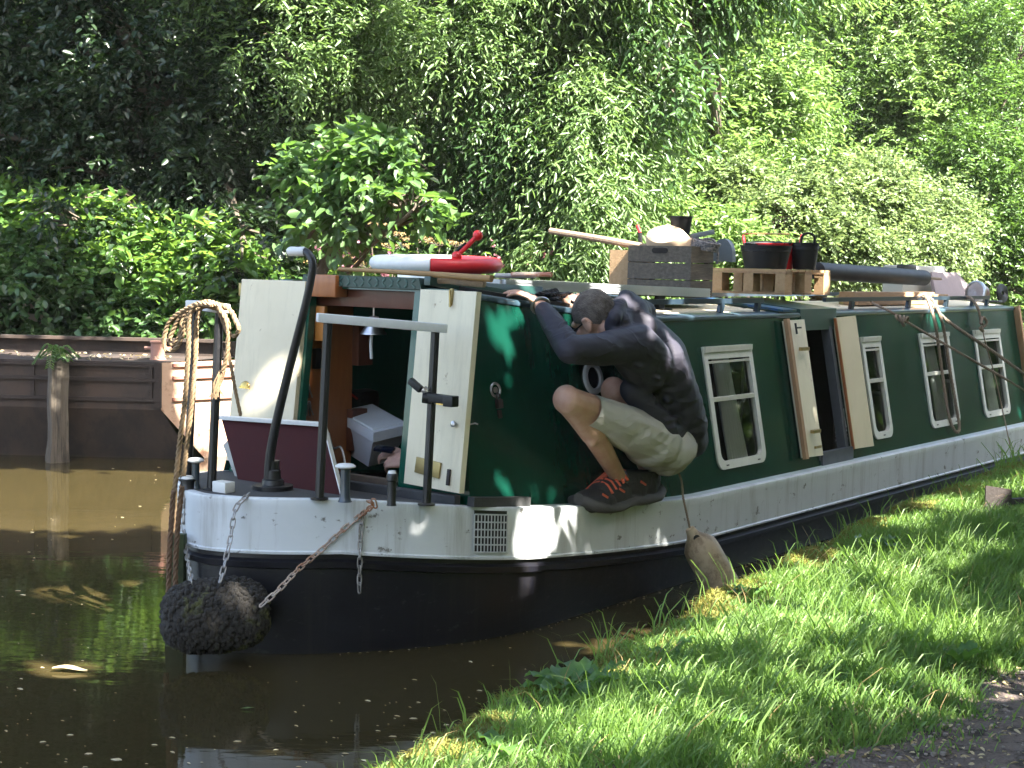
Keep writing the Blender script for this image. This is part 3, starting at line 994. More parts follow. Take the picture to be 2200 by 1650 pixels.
tree('nettle_bush', 'low dark bush under the trees behind the lifebuoy', 'bush', fbase(950, 19.6, 0.8),
     [PXL(900, 590, 19.2, 130, 50), PXL(1050, 590, 19, 110, 55)],
     800, LM['shrub'], 0.11, 0.05, 0.4, 8, 0.3, seed=83, gap=-0.1, limbs=False)


def weed(px, ytop, depth, kind, seed, label, cat='plant'):
    rng = np.random.default_rng(seed)
    top = at(px, ytop, depth)
    b = np.array([top[0] + rng.normal() * 0.05, top[1], 0.6])
    root = thing('flowering_plant' if kind == 'pink' else 'seed_head_plant', label, cat, b, 'world', 'tall weeds behind the boat')
    st = MB()
    n = 4
    lv, fl = Leaves(), Leaves()
    for k in range(n):
        e = top + (rng.normal() * 0.16, rng.normal() * 0.14, -abs(rng.normal()) * 0.18 if k else 0)
        P = smooth_path([b, (b + e) / 2 + rng.normal(size=3) * 0.04, e], 0.12)
        st.tube(P, np.linspace(0.012, 0.006, len(P)), 5)
        q = P[np.clip((np.linspace(0.25, 0.95, 16) * len(P)).astype(int), 0, len(P) - 1)]
        d = runit(rng, len(q))
        d[:, 2] = np.abs(d[:, 2]) * 0.2 - 0.1
        lv.put(q, d, np.tile([0, 0, 1.0], (len(q), 1)) + 0.3 * rng.normal(size=(len(q), 3)), 0.16, 0.05, rng.random(len(q)))
        if kind == 'pink':
            c = e + rng.normal(size=(16, 3)) * (0.06, 0.06, 0.07)
            fl.put(c, runit(rng, 16), runit(rng, 16), 0.05, 0.045, rng.random(16))
        else:
            for j in range(12):
                a = 2 * PI * j / 12
                tip = e + (0.16 * math.cos(a), 0.16 * math.sin(a), 0.06)
                st.tube([e, tip], 0.004, 4)
                c = tip + rng.normal(size=(9, 3)) * (0.025, 0.025, 0.01)
                fl.put(c, runit(rng, 9), runit(rng, 9), 0.022, 0.02, rng.random(9))
    st.build('stem', M['bark'] if kind != 'pink' else mat('plant_stem', (0.08, 0.11, 0.03), 0.7), root)
    lv.build('leaves', LM['lime'], root)
    fl.build('blossom', LM['pink' if kind == 'pink' else 'straw'], root)


weed(705, 520, 17.4, 'pink', 1, 'pink balsam in flower beside the white tiller grip')
weed(790, 540, 17.3, 'pink', 2, 'pink balsam in flower behind the left end of the lifebuoy')
weed(830, 492, 17.6, 'straw', 3, 'brown flat topped seed heads standing above the lifebuoy')
weed(730, 565, 17.2, 'straw', 4, 'low dry seed heads beside the orange wood block')
weed(935, 525, 17.8, 'straw', 5, 'dry seed heads left of the red handle')
weed(1110, 545, 17.9, 'pink', 6, 'pink balsam right of the red handle')
weed(270, 500, 17.4, 'pink', 7, 'pink balsam in the bright bush behind the barge')
weed(395, 545, 17.2, 'pink', 8, 'pink balsam low in the bright bush near the coiled rope')

# ------------------------------------------------------------------ haze volume added to lift the darks of the far trees
hzm = bpy.data.materials.new('veiling_haze')
hzm.use_nodes = True
_n, _l = hzm.node_tree.nodes, hzm.node_tree.links
_n.remove(_n['Principled BSDF'])
_v = _n.new('ShaderNodeVolumePrincipled')
_v.inputs['Density'].default_value = 0.0003
_v.inputs['Color'].default_value = (0.92, 0.96, 0.90, 1)
_l.new(_v.outputs[0], _n['Material Output'].inputs['Volume'])
b_ = (-95, 115, -45, 125, -1.8, 46)
hz_o = newmesh('haze', [(x, y, z) for z in b_[4:6] for x, y in ((b_[0], b_[2]), (b_[1], b_[2]), (b_[1], b_[3]), (b_[0], b_[3]))],
               [(3, 2, 1, 0), (4, 5, 6, 7), (0, 1, 5, 4), (1, 2, 6, 5), (2, 3, 7, 6), (3, 0, 4, 7)], hzm, None, smooth=False)
tag(hz_o, 'thin haze added over canal and far trees to lift their darks', 'haze', kind='stuff')

# ------------------------------------------------------------------ the narrowboat
XE = 8.75                                  # fore end of the cabin
boat = thing('narrowboat', 'green narrowboat with white band and open cream doors moored at the grass bank', 'boat', (0, 0, 0))
th = np.linspace(PI / 2, -PI / 2, 61)
n_ = 2 / 1.66
sx = 0.148 - 1.489 * np.abs(np.cos(th)) ** n_
sy = 1.04 * np.sign(np.sin(th)) * np.abs(np.sin(th)) ** n_
fx = np.linspace(0.3, 9.6, 40)
bow = 13.5
bx = 9.6 + (bow - 9.6) * np.linspace(0.05, 1, 14)
by = 1.04 * (1 - ((bx - 9.6) / (bow - 9.6)) ** 2.2)
plx = np.concatenate([bx[::-1], fx[::-1], sx, fx, bx[:-1]])
ply = np.concatenate([by[::-1], np.full(40, 1.04), sy, np.full(40, -1.04), -by[:-1]])
PL = np.stack([plx, ply], 1)
_t = np.roll(PL, -1, 0) - np.roll(PL, 1, 0)
_t /= np.linalg.norm(_t, axis=1)[:, None]
PN = np.stack([_t[:, 1], -_t[:, 0]], 1)
if (PN[len(PL) // 2] @ np.array([-1, 0])) < 0:
    PN = -PN


def ringloft(rows):                        # rows: list of (offset, zfun)
    V, F = [], []
    n = len(PL)
    for off, zf in rows:
        q = PL + PN * off
        z = zf(PL[:, 0])
        V.append(np.concatenate([q, z[:, None]], 1))
    V = np.vstack(V)
    for k in range(len(rows) - 1):
        for i in range(n):
            j = (i + 1) % n
            F.append((k * n + i, k * n + j, (k + 1) * n + j, (k + 1) * n + i))
    return V, F


BH = 0.2826
V, F = ringloft([(-0.06, lambda x: 0 * x - 0.30), (-0.02, lambda x: 0 * x - 0.05), (-0.015, lambda x: gz(x) - BH - 0.075), (0.012, lambda x: gz(x) - BH - 0.065),
                 (0.016, lambda x: gz(x) - BH - 0.035), (-0.010, lambda x: gz(x) - BH - 0.022), (-0.010, lambda x: gz(x) - BH + 0.01)])
newmesh('hull', V, F, M['hull'], boat, angle=40)
V, F = ringloft([(-0.008, lambda x: gz(x) - BH), (0.008, lambda x: gz(x) - BH + 0.004), (0.010, lambda x: gz(x) - BH + 0.016), (0.002, lambda x: gz(x) - BH + 0.022),
                 (0.000, lambda x: gz(x) - 0.05), (0.004, lambda x: gz(x) - 0.012), (0.001, lambda x: gz(x) - 0.002), (-0.012, lambda x: gz(x) + 0.002), (-0.04, lambda x: gz(x) + 0.001)])
newmesh('white_band', V, F, M['white'], boat, angle=50)
# deck cap at the stern, then the two gunwale strips beside the cabin, then the fore deck
V, F = [], []
xs = np.concatenate([sx[:31][::-1], [0.15]])
xs = np.unique(np.clip(xs, -1.338, -0.30))
for x in xs:
    h = float(half_beam(x)) - 0.038
    for k in range(7):
        V.append((x, max(h, 0.0) * (1 - k / 3), float(gz(x)) + 0.001))
for i in range(len(xs) - 1):
    for k in range(6):
        F.append((i * 7 + k, (i + 1) * 7 + k, (i + 1) * 7 + k + 1, i * 7 + k + 1))
newmesh('stern_deck', V, F, M['deck'], boat)
for s_ in (-1, 1):
    V, F = [], []
    xs = np.linspace(-0.30, XE + 0.3, 50)
    for x in xs:
        h = float(half_beam(x)) - 0.038
        V += [(x, s_ * h, float(gz(x)) + 0.001), (x, s_ * 0.80, float(gz(x)) + 0.003)]
    for i in range(len(xs) - 1):
        F.append((2 * i, 2 * i + 1, 2 * i + 3, 2 * i + 2))
    newmesh('gunwale', V, F, M['gunwale'], boat)
V, F = [], []
xs = np.linspace(XE + 0.3, bow - 0.15, 12)
for x in xs:
    h = float(np.interp(x, np.concatenate([[0], bx]), np.concatenate([[1.04], by]))) - 0.03
    V += [(x, -h, 0.53), (x, h, 0.53)]
for i in range(len(xs) - 1):
    F.append((2 * i, 2 * i + 1, 2 * i + 3, 2 * i + 2))
newmesh('fore_deck', V, F, M['deck'], boat)


def wp(x, h, out=0.0):                     # point on the near cabin wall, h above the gunwale, out from it
    y = float(wall_y(x, h))
    return np.array([x, y - 0.98 * out, float(gz(x)) + h + 0.19 * out])


# cabin walls: grid with the window and door openings left out, given real thickness
WIN = [(2.40, 3.03, 0.135, 0.885), (4.97, 5.29, 0.135, 0.885), (6.20, 6.83, 0.135, 0.885), (7.54, 8.19, 0.135, 0.885)]
DOOR = (3.93, 4.47, 0.04, 1.10)


def wallmesh(mirror, openings):
    bm = bmesh.new()
    xs = set(np.round(np.concatenate([np.arange(-0.3, 2.2, 0.12), np.linspace(2.2, XE, 16)]), 3).tolist())
    hs = {0.0, 0.02, CH * .5, CH}
    for a, b, c, d in openings:
        xs |= {a, b}
        hs |= {c, d}
    xs, hs = sorted(xs), sorted(hs)
    vv = {}
    for i, x in enumerate(xs):
        for j, h in enumerate(hs):
            q = wp(x, h)
            if i == 0:
                q[0] = -0.33 + 0.14 * h / CH   # leaning stern end
            if mirror:
                q[1] = -q[1]
            vv[i, j] = bm.verts.new(q)
    for i in range(len(xs) - 1):
        for j in range(len(hs) - 1):
            mx, mh = (xs[i] + xs[i + 1]) / 2, (hs[j] + hs[j + 1]) / 2
            if any(a < mx < b and c < mh < d for a, b, c, d in openings):
                continue
            f = [vv[i, j], vv[i + 1, j], vv[i + 1, j + 1], vv[i, j + 1]]
            bm.faces.new(f if not mirror else f[::-1])
    bmesh.ops.solidify(bm, geom=list(bm.faces), thickness=0.035)
    bm.verts.index_update()
    V = [tuple(v.co) for v in bm.verts]
    F = [[v.index for v in f.verts] for f in bm.faces]
    bm.free()
    return V, F


V, F = wallmesh(False, WIN + [DOOR])
newmesh('cabin_side', V, F, M['green'], boat, angle=30)
V, F = wallmesh(True, [])
newmesh('cabin_side', V, F, M['green'], boat, angle=30)


BLEAN = 0.12


def bk(y, h, out=0.0):                     # point on the leaning stern bulkhead
    return np.array([-0.30 + BLEAN * h / CH - out, y, float(gz(-0.3)) + h])


def edge_y(h):
    return 0.915 - 0.221 * h / CH


b_ = MB()
HB = 1.125
DW = 0.40
for s_ in (-1, 1):
    q = [bk(s_ * edge_y(0), 0), bk(s_ * DW, 0), bk(s_ * DW, HB), bk(s_ * edge_y(HB), HB)]
    b_.slab(q if s_ > 0 else q[::-1], -0.035)
b_.slab([bk(DW, HB - 0.02), bk(-DW, HB - 0.02), bk(-DW, HB + 0.045), bk(DW, HB + 0.045)], -0.035)
b_.build('stern_bulkhead', M['green'], boat, smooth=False)
# plinth below the doors
b_ = MB()
g0 = float(gz(-0.33))
b_.box((-0.375, -0.13, g0 + 0.028), (0.05, 1.5, 0.055), bev=0.006)
pts = [wp(x, 0.02, 0.03) for x in np.linspace(-0.35, 0.14, 9)]
for i in range(8):
    b_.beam(pts[i], pts[i + 1] + (pts[i + 1] - pts[i]) * 0.02, 0.05, 0.05)
b_.build('plinth', M['deck'], boat, smooth=False)
b_ = MB()
b_.box((-0.345, -0.02, g0 + 0.045), (0.035, 0.79, 0.09), bev=0.006)
b_.build('sill', mat('worn_sill', (0.12, 0.085, 0.06), 0.8, c2=(0.05, 0.035, 0.025), scale=12), boat)

# roof: cambered cream top with blue grey rolled edges
RH = 0.705
xr = np.concatenate([np.linspace(-0.2, 2.2, 14), np.linspace(2.5, XE + 0.04, 18)])


def rz(x, y):
    return float(gz(x)) + CH + 0.05 * (1 - (y / RH) ** 2)


V, F = [], []
ys = np.linspace(-0.60, 0.60, 13)
for x in xr:
    for y in ys:
        V.append((x, y, rz(x, y) + 0.006))
for i in range(len(xr) - 1):
    for k in range(12):
        F.append((i * 13 + k, (i + 1) * 13 + k, (i + 1) * 13 + k + 1, i * 13 + k + 1))
newmesh('roof', V, F, M['roof'], boat)
for s_ in (-1, 1):
    V, F = [], []
    pr = [(0.58, 0.003), (0.64, 0.008), (0.69, 0.010), (0.722, 0.006), (0.728, -0.010), (0.722, -0.024), (0.705, -0.028)]
    for x in xr:
        for y, dz in pr:
            V.append((x, s_ * y, rz(x, min(y, RH)) + dz))
    K = len(pr)
    for i in range(len(xr) - 1):
        for k in range(K - 1):
            F.append((i * K + k, (i + 1) * K + k, (i + 1) * K + k + 1, i * K + k + 1))
    newmesh('roof_edge', V, F, M['roofedge'] , boat, angle=50)
# fore bulkhead and its timber trim
b_ = MB()
q = [(XE, -0.93, 0.54), (XE, 0.93, 0.54), (XE, 0.71, 1.66), (XE, 0.3, 1.70), (XE, -0.3, 1.70), (XE, -0.71, 1.66)]
b_.slab(q, 0.04)
b_.build('fore_bulkhead', M['green_dark'], boat, smooth=False)
b_ = MB()
b_.beam(wp(XE + 0.03, 0.0, 0.02), wp(XE + 0.03, CH + .01, 0.02), 0.08, 0.05, bev=0.006)
b_.build('end_post', M['wood_raw'], boat)

# cabin floor and lining, near-black in place of interior shade
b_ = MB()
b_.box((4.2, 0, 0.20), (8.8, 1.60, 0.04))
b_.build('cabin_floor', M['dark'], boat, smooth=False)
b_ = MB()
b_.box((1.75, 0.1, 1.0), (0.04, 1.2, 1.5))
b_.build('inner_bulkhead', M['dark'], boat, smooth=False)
b_ = MB()                                   # varnished side of the companionway
b_.hexa([(-0.28, 0.395, 0.30), (0.20, 0.395, 0.30), (0.20, 0.43, 0.30), (-0.28, 0.43, 0.30), (-0.14, 0.395, 1.83), (0.20, 0.395, 1.81), (0.20, 0.43, 1.81), (-0.14, 0.43, 1.83)])
b_.build('companionway_panel', M['orange_wood'], boat, smooth=False)
b_ = MB()
for z0, z1, x0 in ((1.36, 1.62, 0.16), (0.85, 1.10, 0.12)):
    b_.box((x0 + .1, 0.37, (z0 + z1) / 2), (0.13, 0.05, z1 - z0), bev=0.004)
b_.build('panel_batten', M['mahog'], boat)
b_ = MB()
b_.box((-0.10, 0, rz(-0.1, 0.2) - 0.085), (0.05, 0.8, 0.12), bev=0.004)
b_.build('lintel', M['mahog'], boat)
b_ = MB()
c = bpl(692, 612, 0, -0.22)
b_.box(c + (0.03, -0.02, -0.005), (0.10, 0.20, 0.125), bev=0.006)
b_.build('corner_block', M['orange_wood'], boat)
b_ = MB()
b_.box(bpl(690, 695, 0, -0.16), (0.03, 0.075, 0.20), bev=0.004)
b_.build('jamb_block', mat('bright_orange_wood', (0.50, 0.20, 0.04), 0.4, c2=(0.4, 0.14, 0.03), scale=6), boat)
b_ = MB()
b_.box(bpl(676, 770, 0, -0.12), (0.05, 0.07, 0.12), bev=0.01)
b_.build('latch_box', M['black'], boat)

# sliding hatch over the stern doors, checker plate front
b_ = MB()
HZ = rz(-0.1, 0.0)
b_.hexa([(-0.21, -0.47, HZ - 0.035), (0.95, -0.47, HZ - 0.07), (0.95, 0.43, HZ - 0.07), (-0.21, 0.43, HZ - 0.035),
         (-0.21, -0.45, HZ + 0.028), (0.95, -0.45, HZ - 0.02), (0.95, 0.41, HZ - 0.02), (-0.21, 0.41, HZ + 0.028)])
hatch = b_.build('sliding_hatch', M['green_dark'], boat, smooth=False)
b_ = MB()
for k in range(16):
    for r_ in range(2):
        y = 0.38 - k * 0.053
        z = HZ - 0.018 + r_ * 0.028
        a = 1 if (k + r_) % 2 else -1
        b_.beam((-0.212, y - 0.010, z - 0.008 * a), (-0.212, y + 0.010, z + 0.008 * a), 0.008, 0.006, up=(1, 0, 0))
b_.build('tread_pattern', mat('worn_green_tread', (0.04, 0.10, 0.085), 0.4), hatch, smooth=False)
b_ = MB()
b_.box((0.02, 0.66, rz(0, .66) + 0.02), (0.2, 0.14, 0.05), bev=0.008)
b_.build('roof_corner', M['green'], boat)
b_ = MB()                                   # starboard hatch runner
b_.beam((-0.2, -0.50, rz(-.2, .5) + 0.028), (1.0, -0.50, rz(1.0, .5) + 0.02), 0.045, 0.05, bev=0.006)
b_.build('hatch_runner', M['green_dark'], boat)


# stern doors, opened right back
def stern_door(y0, y1, zt, zb, out0, out1, sgn):
    gb = float(gz(-0.33))
    V = []
    q = []
    for y, o in ((y0, out0), (y1, out1)):
        for z in (zb, zt):
            h = z - gb
            q.append(bk(y, h, o))
    p = [q[0], q[2], q[3], q[1]]
    m = MB()
    m.slab(p if sgn < 0 else p[::-1], 0.035)
    return m, q


m_, q_ = stern_door(-0.50, -0.935, 1.840, 0.80, 0.03, 0.10, -1)
dr = m_.build('stern_door', M['cream'], boat, smooth=False)
DRn = unit(np.cross(q_[2] - q_[0], q_[1] - q_[0]))
DRn = DRn if DRn[0] < 0 else -DRn


def on_right_door(px, py, out=0.02):
    d = ray(px, py)
    dl = np.array([d @ BX, d @ BY, d @ BZ])
    e = loc(EYE)
    t = ((q_[0] - e) @ DRn) / (dl @ DRn)
    return e + dl * t + DRn * out


def rot_cols(n, up=(0, 0, 1)):
    n = unit(n)
    u = unit(np.asarray(up, float) - (np.asarray(up, float) @ n) * n)
    return np.stack([np.cross(u, n), u, n], 1)


def half_dome(c, n, r):
    m = MB()
    R = rot_cols(n)
    prof = []
    V, F = [], []
    A, Bn = 14, 7
    for i in range(Bn + 1):
        ph = PI / 2 * i / Bn
        for k in range(A + 1):
            t = PI * k / A
            V.append(c + R @ np.array([r * math.cos(ph) * math.cos(t), r * math.cos(ph) * math.sin(t) * 0.95, r * 0.55 * math.sin(ph)]))
    for i in range(Bn):
        for k in range(A):
            a = i * (A + 1) + k
            F.append((a, a + 1, a + A + 2, a + A + 1))
    m.add(V, F)
    m.box(c + R @ np.array([0, -0.003, 0.004]), (2.15 * r, 0.008, 0.008), R=R)
    return m


half_dome(on_right_door(962, 868, 0.037), DRn, 0.047).build('handle', M['brass'], dr)
m_ = MB()
m_.box(on_right_door(932, 1005, 0.042), (0.195, 0.085, 0.012), R=rot_cols(DRn) @ np.array(Matrix.Rotation(-0.06, 3, 'Z')), bev=0.004)
m_.build('vent_plate', M['brassdull'], dr)
m_ = MB()
R_ = rot_cols(DRn)
m_.box(on_right_door(982, 640, 0.042), (0.020, 0.09, 0.012), R=R_, bev=0.002)
m_.tube([on_right_door(982, 625, 0.052), on_right_door(982, 662, 0.052)], 0.006, 8)
m_.build('bolt', M['brassdull'], dr)
m_ = MB()
m_.box(on_right_door(976, 1026, 0.042), (0.022, 0.085, 0.010), R=R_, bev=0.002)
m_.build('keep', M['plate'], dr)
m_ = MB()
a_ = on_right_door(988, 912, 0.045)
m_.lathe([(0.016, 0), (0.016, 0.008), (0.006, 0.012)], a_, DRn, 12)
m_.tube([a_ + DRn * 0.01, a_ + DRn * 0.01 + (0.06, -0.06, -0.003), a_ + DRn * 0.01 + (0.085, -0.085, 0.005), a_ + (0.09, -0.09, 0.0)], 0.004, 6)
m_.build('hook', M['steel'], dr)
m_, ql = stern_door(0.365, 0.84, 1.860, 0.80, 0.03, 0.07, 1)
dl_ = m_.build('stern_door', M['cream'], boat, smooth=False)
DLn = np.array([-1.0, 0.06, 0.16])
DLn = unit(DLn)
p_ = bpl(532, 832, 0, -0.36)
half_dome(p_ + (-0.02, 0, 0), DLn, 0.040).build('handle', M['brass'], dl_)
m_ = MB()
m_.box(bpl(517, 622, 0, -0.275), (0.012, 0.022, 0.075), bev=0.002)
m_.build('bolt', M['brassdull'], dl_)
m_ = MB()
p_ = bpl(636, 800, 0, -0.33)
m_.box((-0.27 + .03, 0.352, 1.35), (0.05, 0.022, 0.98), R=np.array(Matrix.Rotation(math.atan(0.107), 3, 'Y')))
m_.build('door_edge', M['green'], dl_, smooth=False)


# windows
def rrect(x0, x1, h0, h1, rb, rt, k=5):
    pts = []
    for cx, ch, a0, r in ((x0 + rb, h0 + rb, PI, rb), (x1 - rb, h0 + rb, 1.5 * PI, rb), (x1 - rt, h1 - rt, 0, rt), (x0 + rt, h1 - rt, 0.5 * PI, rt)):
        for i in range(k + 1):
            t = a0 + (PI / 2) * i / k
            pts.append((cx + r * math.cos(t), ch + r * math.sin(t)))
    return pts


def window(x0, x1, h0, h1, curtain=False):
    o = rrect(x0 - 0.03, x1 + 0.03, h0 - 0.025, h1 + 0.04, 0.075, 0.004)
    i_ = rrect(x0 + 0.022, x1 - 0.022, h0 + 0.03, h1 - 0.045, 0.055, 0.003)
    m = MB()
    n = len(o)
    V = [wp(x, h, 0.002) for x, h in o] + [wp(x, h, 0.016) for x, h in o] + [wp(x, h, 0.016) for x, h in i_] + [wp(x, h, -0.02) for x, h in i_]
    F = []
    for r in range(3):
        for k in range(n):
            l = (k + 1) % n
            F.append((r * n + k, r * n + l, (r + 1) * n + l, (r + 1) * n + k))
    m.add(V, F)
    hm = h0 + (h1 - h0) * 0.585
    m.beam(wp(x0 + 0.02, hm, 0.006), wp(x1 - 0.02, hm, 0.006), 0.018, 0.03)
    m.beam(wp(x0 - 0.02, h1 + 0.02, 0.020), wp(x1 + 0.02, h1 + 0.02, 0.020), 0.022, 0.038)
    m.beam(wp(x0 + 0.02, h1 - 0.065, 0.008), wp(x1 - 0.02, h1 - 0.065, 0.008), 0.014, 0.016)
    f = m.build('window', M['railcap'] if False else mat('window_frame_white', (0.66, 0.65, 0.58), 0.5, c2=(0.52, 0.51, 0.45), scale=14, c3=(0.14, 0.12, 0.09), s3=26, t3=(0.70, 0.76)), boat, smooth=False)
    p = MB()
    p.add([wp(x, h, -0.012) for x, h in i_], [tuple(range(len(i_)))])
    p.build('pane', M['glass'], f, smooth=False)
    d = MB()
    for xx in (x0 + 0.09, x1 - 0.09) if x1 - x0 > 0.4 else ((x0 + x1) / 2,):
        d.box(wp(xx, h0 + 0.0, 0.018), (0.03, 0.006, 0.008))
    d.build('drain_slot', M['black'], f, smooth=False)
    if curtain:
        c = MB()
        V, F = [], []
        N_ = 60
        for j in range(12):
            t = j / 11
            h = h0 - 0.02 + (h1 - h0 + 0.02) * t
            gather = 1 - 0.25 * t
            for k in range(N_ + 1):
                u_ = k / N_
                x = x0 + 0.20 + (0.28 * u_) * gather - 0.03 * t + 0.05 * (1 - t) ** 2 * 0
                V.append(wp(x, h, -0.038 + 0.016 * math.sin(u_ * 48 + 0.6 * math.sin(t * 3))))
        for j in range(11):
            for k in range(N_):
                a = j * (N_ + 1) + k
                F.append((a, a + 1, a + N_ + 2, a + N_ + 1))
        c.add(V, F)
        c.build('curtain', M['curtain'], f)


for i, w_ in enumerate(WIN):
    window(*w_, curtain=(i != 1))
# dim cabin contents seen through the panes
m_ = MB()
m_.box((6.45, -0.3, 0.65), (0.35, 0.3, 0.5), bev=0.02)
m_.box((7.95, -0.35, 0.72), (0.42, 0.25, 0.45), bev=0.03)
m_.build('cabin_seat', mat('grey_cushion', (0.16, 0.17, 0.17), 0.9, c2=(0.1, 0.1, 0.1), scale=8), boat)
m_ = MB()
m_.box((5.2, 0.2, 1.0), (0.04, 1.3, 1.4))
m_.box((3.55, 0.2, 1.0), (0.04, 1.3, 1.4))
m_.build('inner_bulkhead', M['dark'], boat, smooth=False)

# side doors and their hatch
m_ = MB()
m_.slab([wp(3.93, 0.075, 0.03), wp(3.60, 0.085, 0.05), wp(3.60, 1.075, 0.05), wp(3.93, 1.08, 0.03)][::-1], -0.04)
sd = m_.build('side_door', M['cream'], boat, smooth=False)
m_ = MB()
m_.beam(wp(3.585, 0.075, 0.055), wp(3.585, 1.085, 0.055), 0.03, 0.045)
m_.build('door_edge', M['wood_raw'], sd, smooth=False)
m_ = MB()
for hh in (0.86, 0.26):
    m_.beam(wp(3.70, hh, 0.078), wp(3.82, hh, 0.078), 0.03, 0.025)
m_.beam(wp(3.72, 0.145, 0.074), wp(3.82, 0.145, 0.074), 0.012, 0.018)
m_.build('hinge', M['brassdull'], sd, smooth=False)
m_ = MB()
m_.beam(wp(3.68, 0.97, 0.075), wp(3.68, 1.05, 0.075), 0.012, 0.012)
m_.beam(wp(3.68, 1.015, 0.08), wp(3.75, 1.015, 0.08), 0.012, 0.012)
m_.build('latch', M['black'], sd, smooth=False)
m_ = MB()
m_.slab([wp(4.48, 0.075, 0.02), wp(4.66, 0.075, 0.12), wp(4.66, 1.085, 0.12), wp(4.48, 1.085, 0.02)], -0.035)
sd2 = m_.build('side_door', M['cream'], boat, smooth=False)
m_ = MB()
m_.beam(wp(4.474, 0.075, 0.03), wp(4.474, 1.08, 0.03), 0.020, 0.014)
m_.build('door_edge', M['orange_wood'], sd2, smooth=False)
m_ = MB()
m_.beam(wp(3.93, 0.04, -0.005), wp(3.93, 1.10, -0.005), 0.03, 0.04)
m_.beam(wp(4.42, 0.04, -0.03), wp(4.42, 1.10, -0.03), 0.07, 0.05)
m_.beam(wp(3.93, 0.05, 0.004), wp(4.48, 0.05, 0.004), 0.04, 0.10)
m_.build('door_frame', mat('grey_door_frame', (0.075, 0.08, 0.095), 0.5, c2=(0.05, 0.054, 0.065), scale=9), boat, smooth=False)
m_ = MB()
m_.beam(wp(4.33, 0.06, -0.25), wp(4.33, 1.1, -0.25), 0.05, 0.10)
m_.build('inner_post', M['mahog'], boat, smooth=False)
m_ = MB()
zt_ = rz(4.2, 0.70)
a = [(3.92, -0.735, zt_ - 0.125), (4.52, -0.735, zt_ - 0.125), (4.52, -0.10, zt_ - 0.01), (3.92, -0.10, zt_ - 0.01),
     (3.90, -0.725, zt_ + 0.035), (4.54, -0.725, zt_ + 0.035), (4.54, -0.10, zt_ + 0.10), (3.90, -0.10, zt_ + 0.10)]
m_.hexa(a)
m_.build('side_hatch', M['green_dark'], boat, smooth=False)
m_ = MB()
m_.beam((3.70, -0.74, zt_ + 0.028), (3.70, 0.12, zt_ + 0.112), 0.22, 0.016)
m_.build('hatch_runner', mat('stained_runner', (0.02, 0.065, 0.055), 0.45, c2=(0.012, 0.06, 0.16), scale=7, amt=0.15), boat, smooth=False)
m_ = MB()
m_.hexa([(3.60, -0.70, zt_ - 0.02), (3.90, -0.70, zt_ - 0.02), (3.90, 0.1, zt_ + .05), (3.60, 0.1, zt_ + .05), (3.60, -0.70, zt_ + 0.02), (3.90, -0.70, zt_ + 0.02), (3.90, 0.1, zt_ + .10), (3.60, 0.1, zt_ + .10)])
m_.build('hatch_base', M['green_dark'], boat, smooth=False)

# handrails
for x0, x1, pts in ((1.15, 3.52, (1.35, 2.9, 3.45)), (4.58, 8.35, (5.1, 6.3, 7.2, 7.9, 8.3))):
    m_ = MB()
    yy = -0.60
    X_ = np.linspace(x0, x1, 12)
    for i in range(11):
        m_.beam((X_[i], yy, rz(X_[i], .6) + 0.085), (X_[i + 1] + 0.004, yy, rz(X_[i + 1], .6) + 0.085), 0.028, 0.034)
    hr = m_.build('handrail', M['blueblack'], boat, smooth=False)
    m_ = MB()
    for x in pts:
        m_.beam((x - 0.01, yy, rz(x, .6)), (x + 0.012, yy, rz(x, .6) + 0.07), 0.03, 0.05)
    m_.build('stanchion', M['blueblack'], hr, smooth=False)
    m_ = MB()
    for i in range(11):
        m_.beam((X_[i], 0.60, rz(X_[i], .6) + 0.085), (X_[i + 1], 0.60, rz(X_[i + 1], .6) + 0.085), 0.028, 0.034)
    m_.build('handrail', M['blueblack'], boat, smooth=False)

# brass mushroom vent on the roof
m_ = MB()
c = np.array([5.55, -0.35, rz(5.55, .35)])
m_.lathe([(0.06, 0), (0.06, 0.03), (0.095, 0.032), (0.10, 0.045), (0.085, 0.075), (0.05, 0.095), (0.0, 0.10)], c, n=20)
m_.build('mushroom_vent', M['brassdull'], boat)
# round white vent on the cabin side behind the man's knee
m_ = MB()
c = side(1272, 812)
hh = c[2] - float(gz(c[0]))
nW = unit(wp(c[0], hh, 0.1) - wp(c[0], hh, 0))
m_.lathe([(0.10, 0.0), (0.10, 0.012), (0.093, 0.018), (0.068, 0.018), (0.064, 0.006)], wp(c[0], hh), nW, 24)
pv = m_.build('round_vent', M['white_plastic'], boat)
m_ = MB()
m_.lathe([(0.064, 0.006), (0.0, 0.0061)], wp(c[0], hh), nW, 20)
m_.build('pane', M['glassdark'], pv)

# lock on the near cabin side
m_ = MB()
c = side(1063, 838)
hh = c[2] - float(gz(c[0]))
nW = unit(wp(c[0], hh, 0.1) - wp(c[0], hh, 0))
R_ = rot_cols(nW)
o = [wp(c[0], hh, 0.006) + R_ @ np.array([0.040 * math.cos(t), 0.036 * math.sin(t), 0]) for t in np.linspace(0, 2 * PI, 20, endpoint=False)]
m_.tube(o, 0.007, 6, closed=True)
m_.lathe([(0.016, 0), (0.016, 0.01), (0.005, 0.014)], wp(c[0], hh), nW, 12)
m_.build('deadlight_ring', M['steel'], boat)
m_ = MB()
c2 = wp(c[0] + 0.004, hh - 0.075, 0.015)
m_.box(c2, (0.045, 0.05, 0.025), R=R_, bev=0.006)
m_.tube([c2 + R_ @ np.array(v) for v in ((-0.014, 0.02, 0), (-0.014, 0.05, 0), (0, 0.06, 0), (0.014, 0.05, 0), (0.014, 0.02, 0))], 0.004, 6)
m_.box(wp(c[0] + 0.006, hh - 0.13, 0.008), (0.03, 0.045, 0.012), R=R_, bev=0.004)
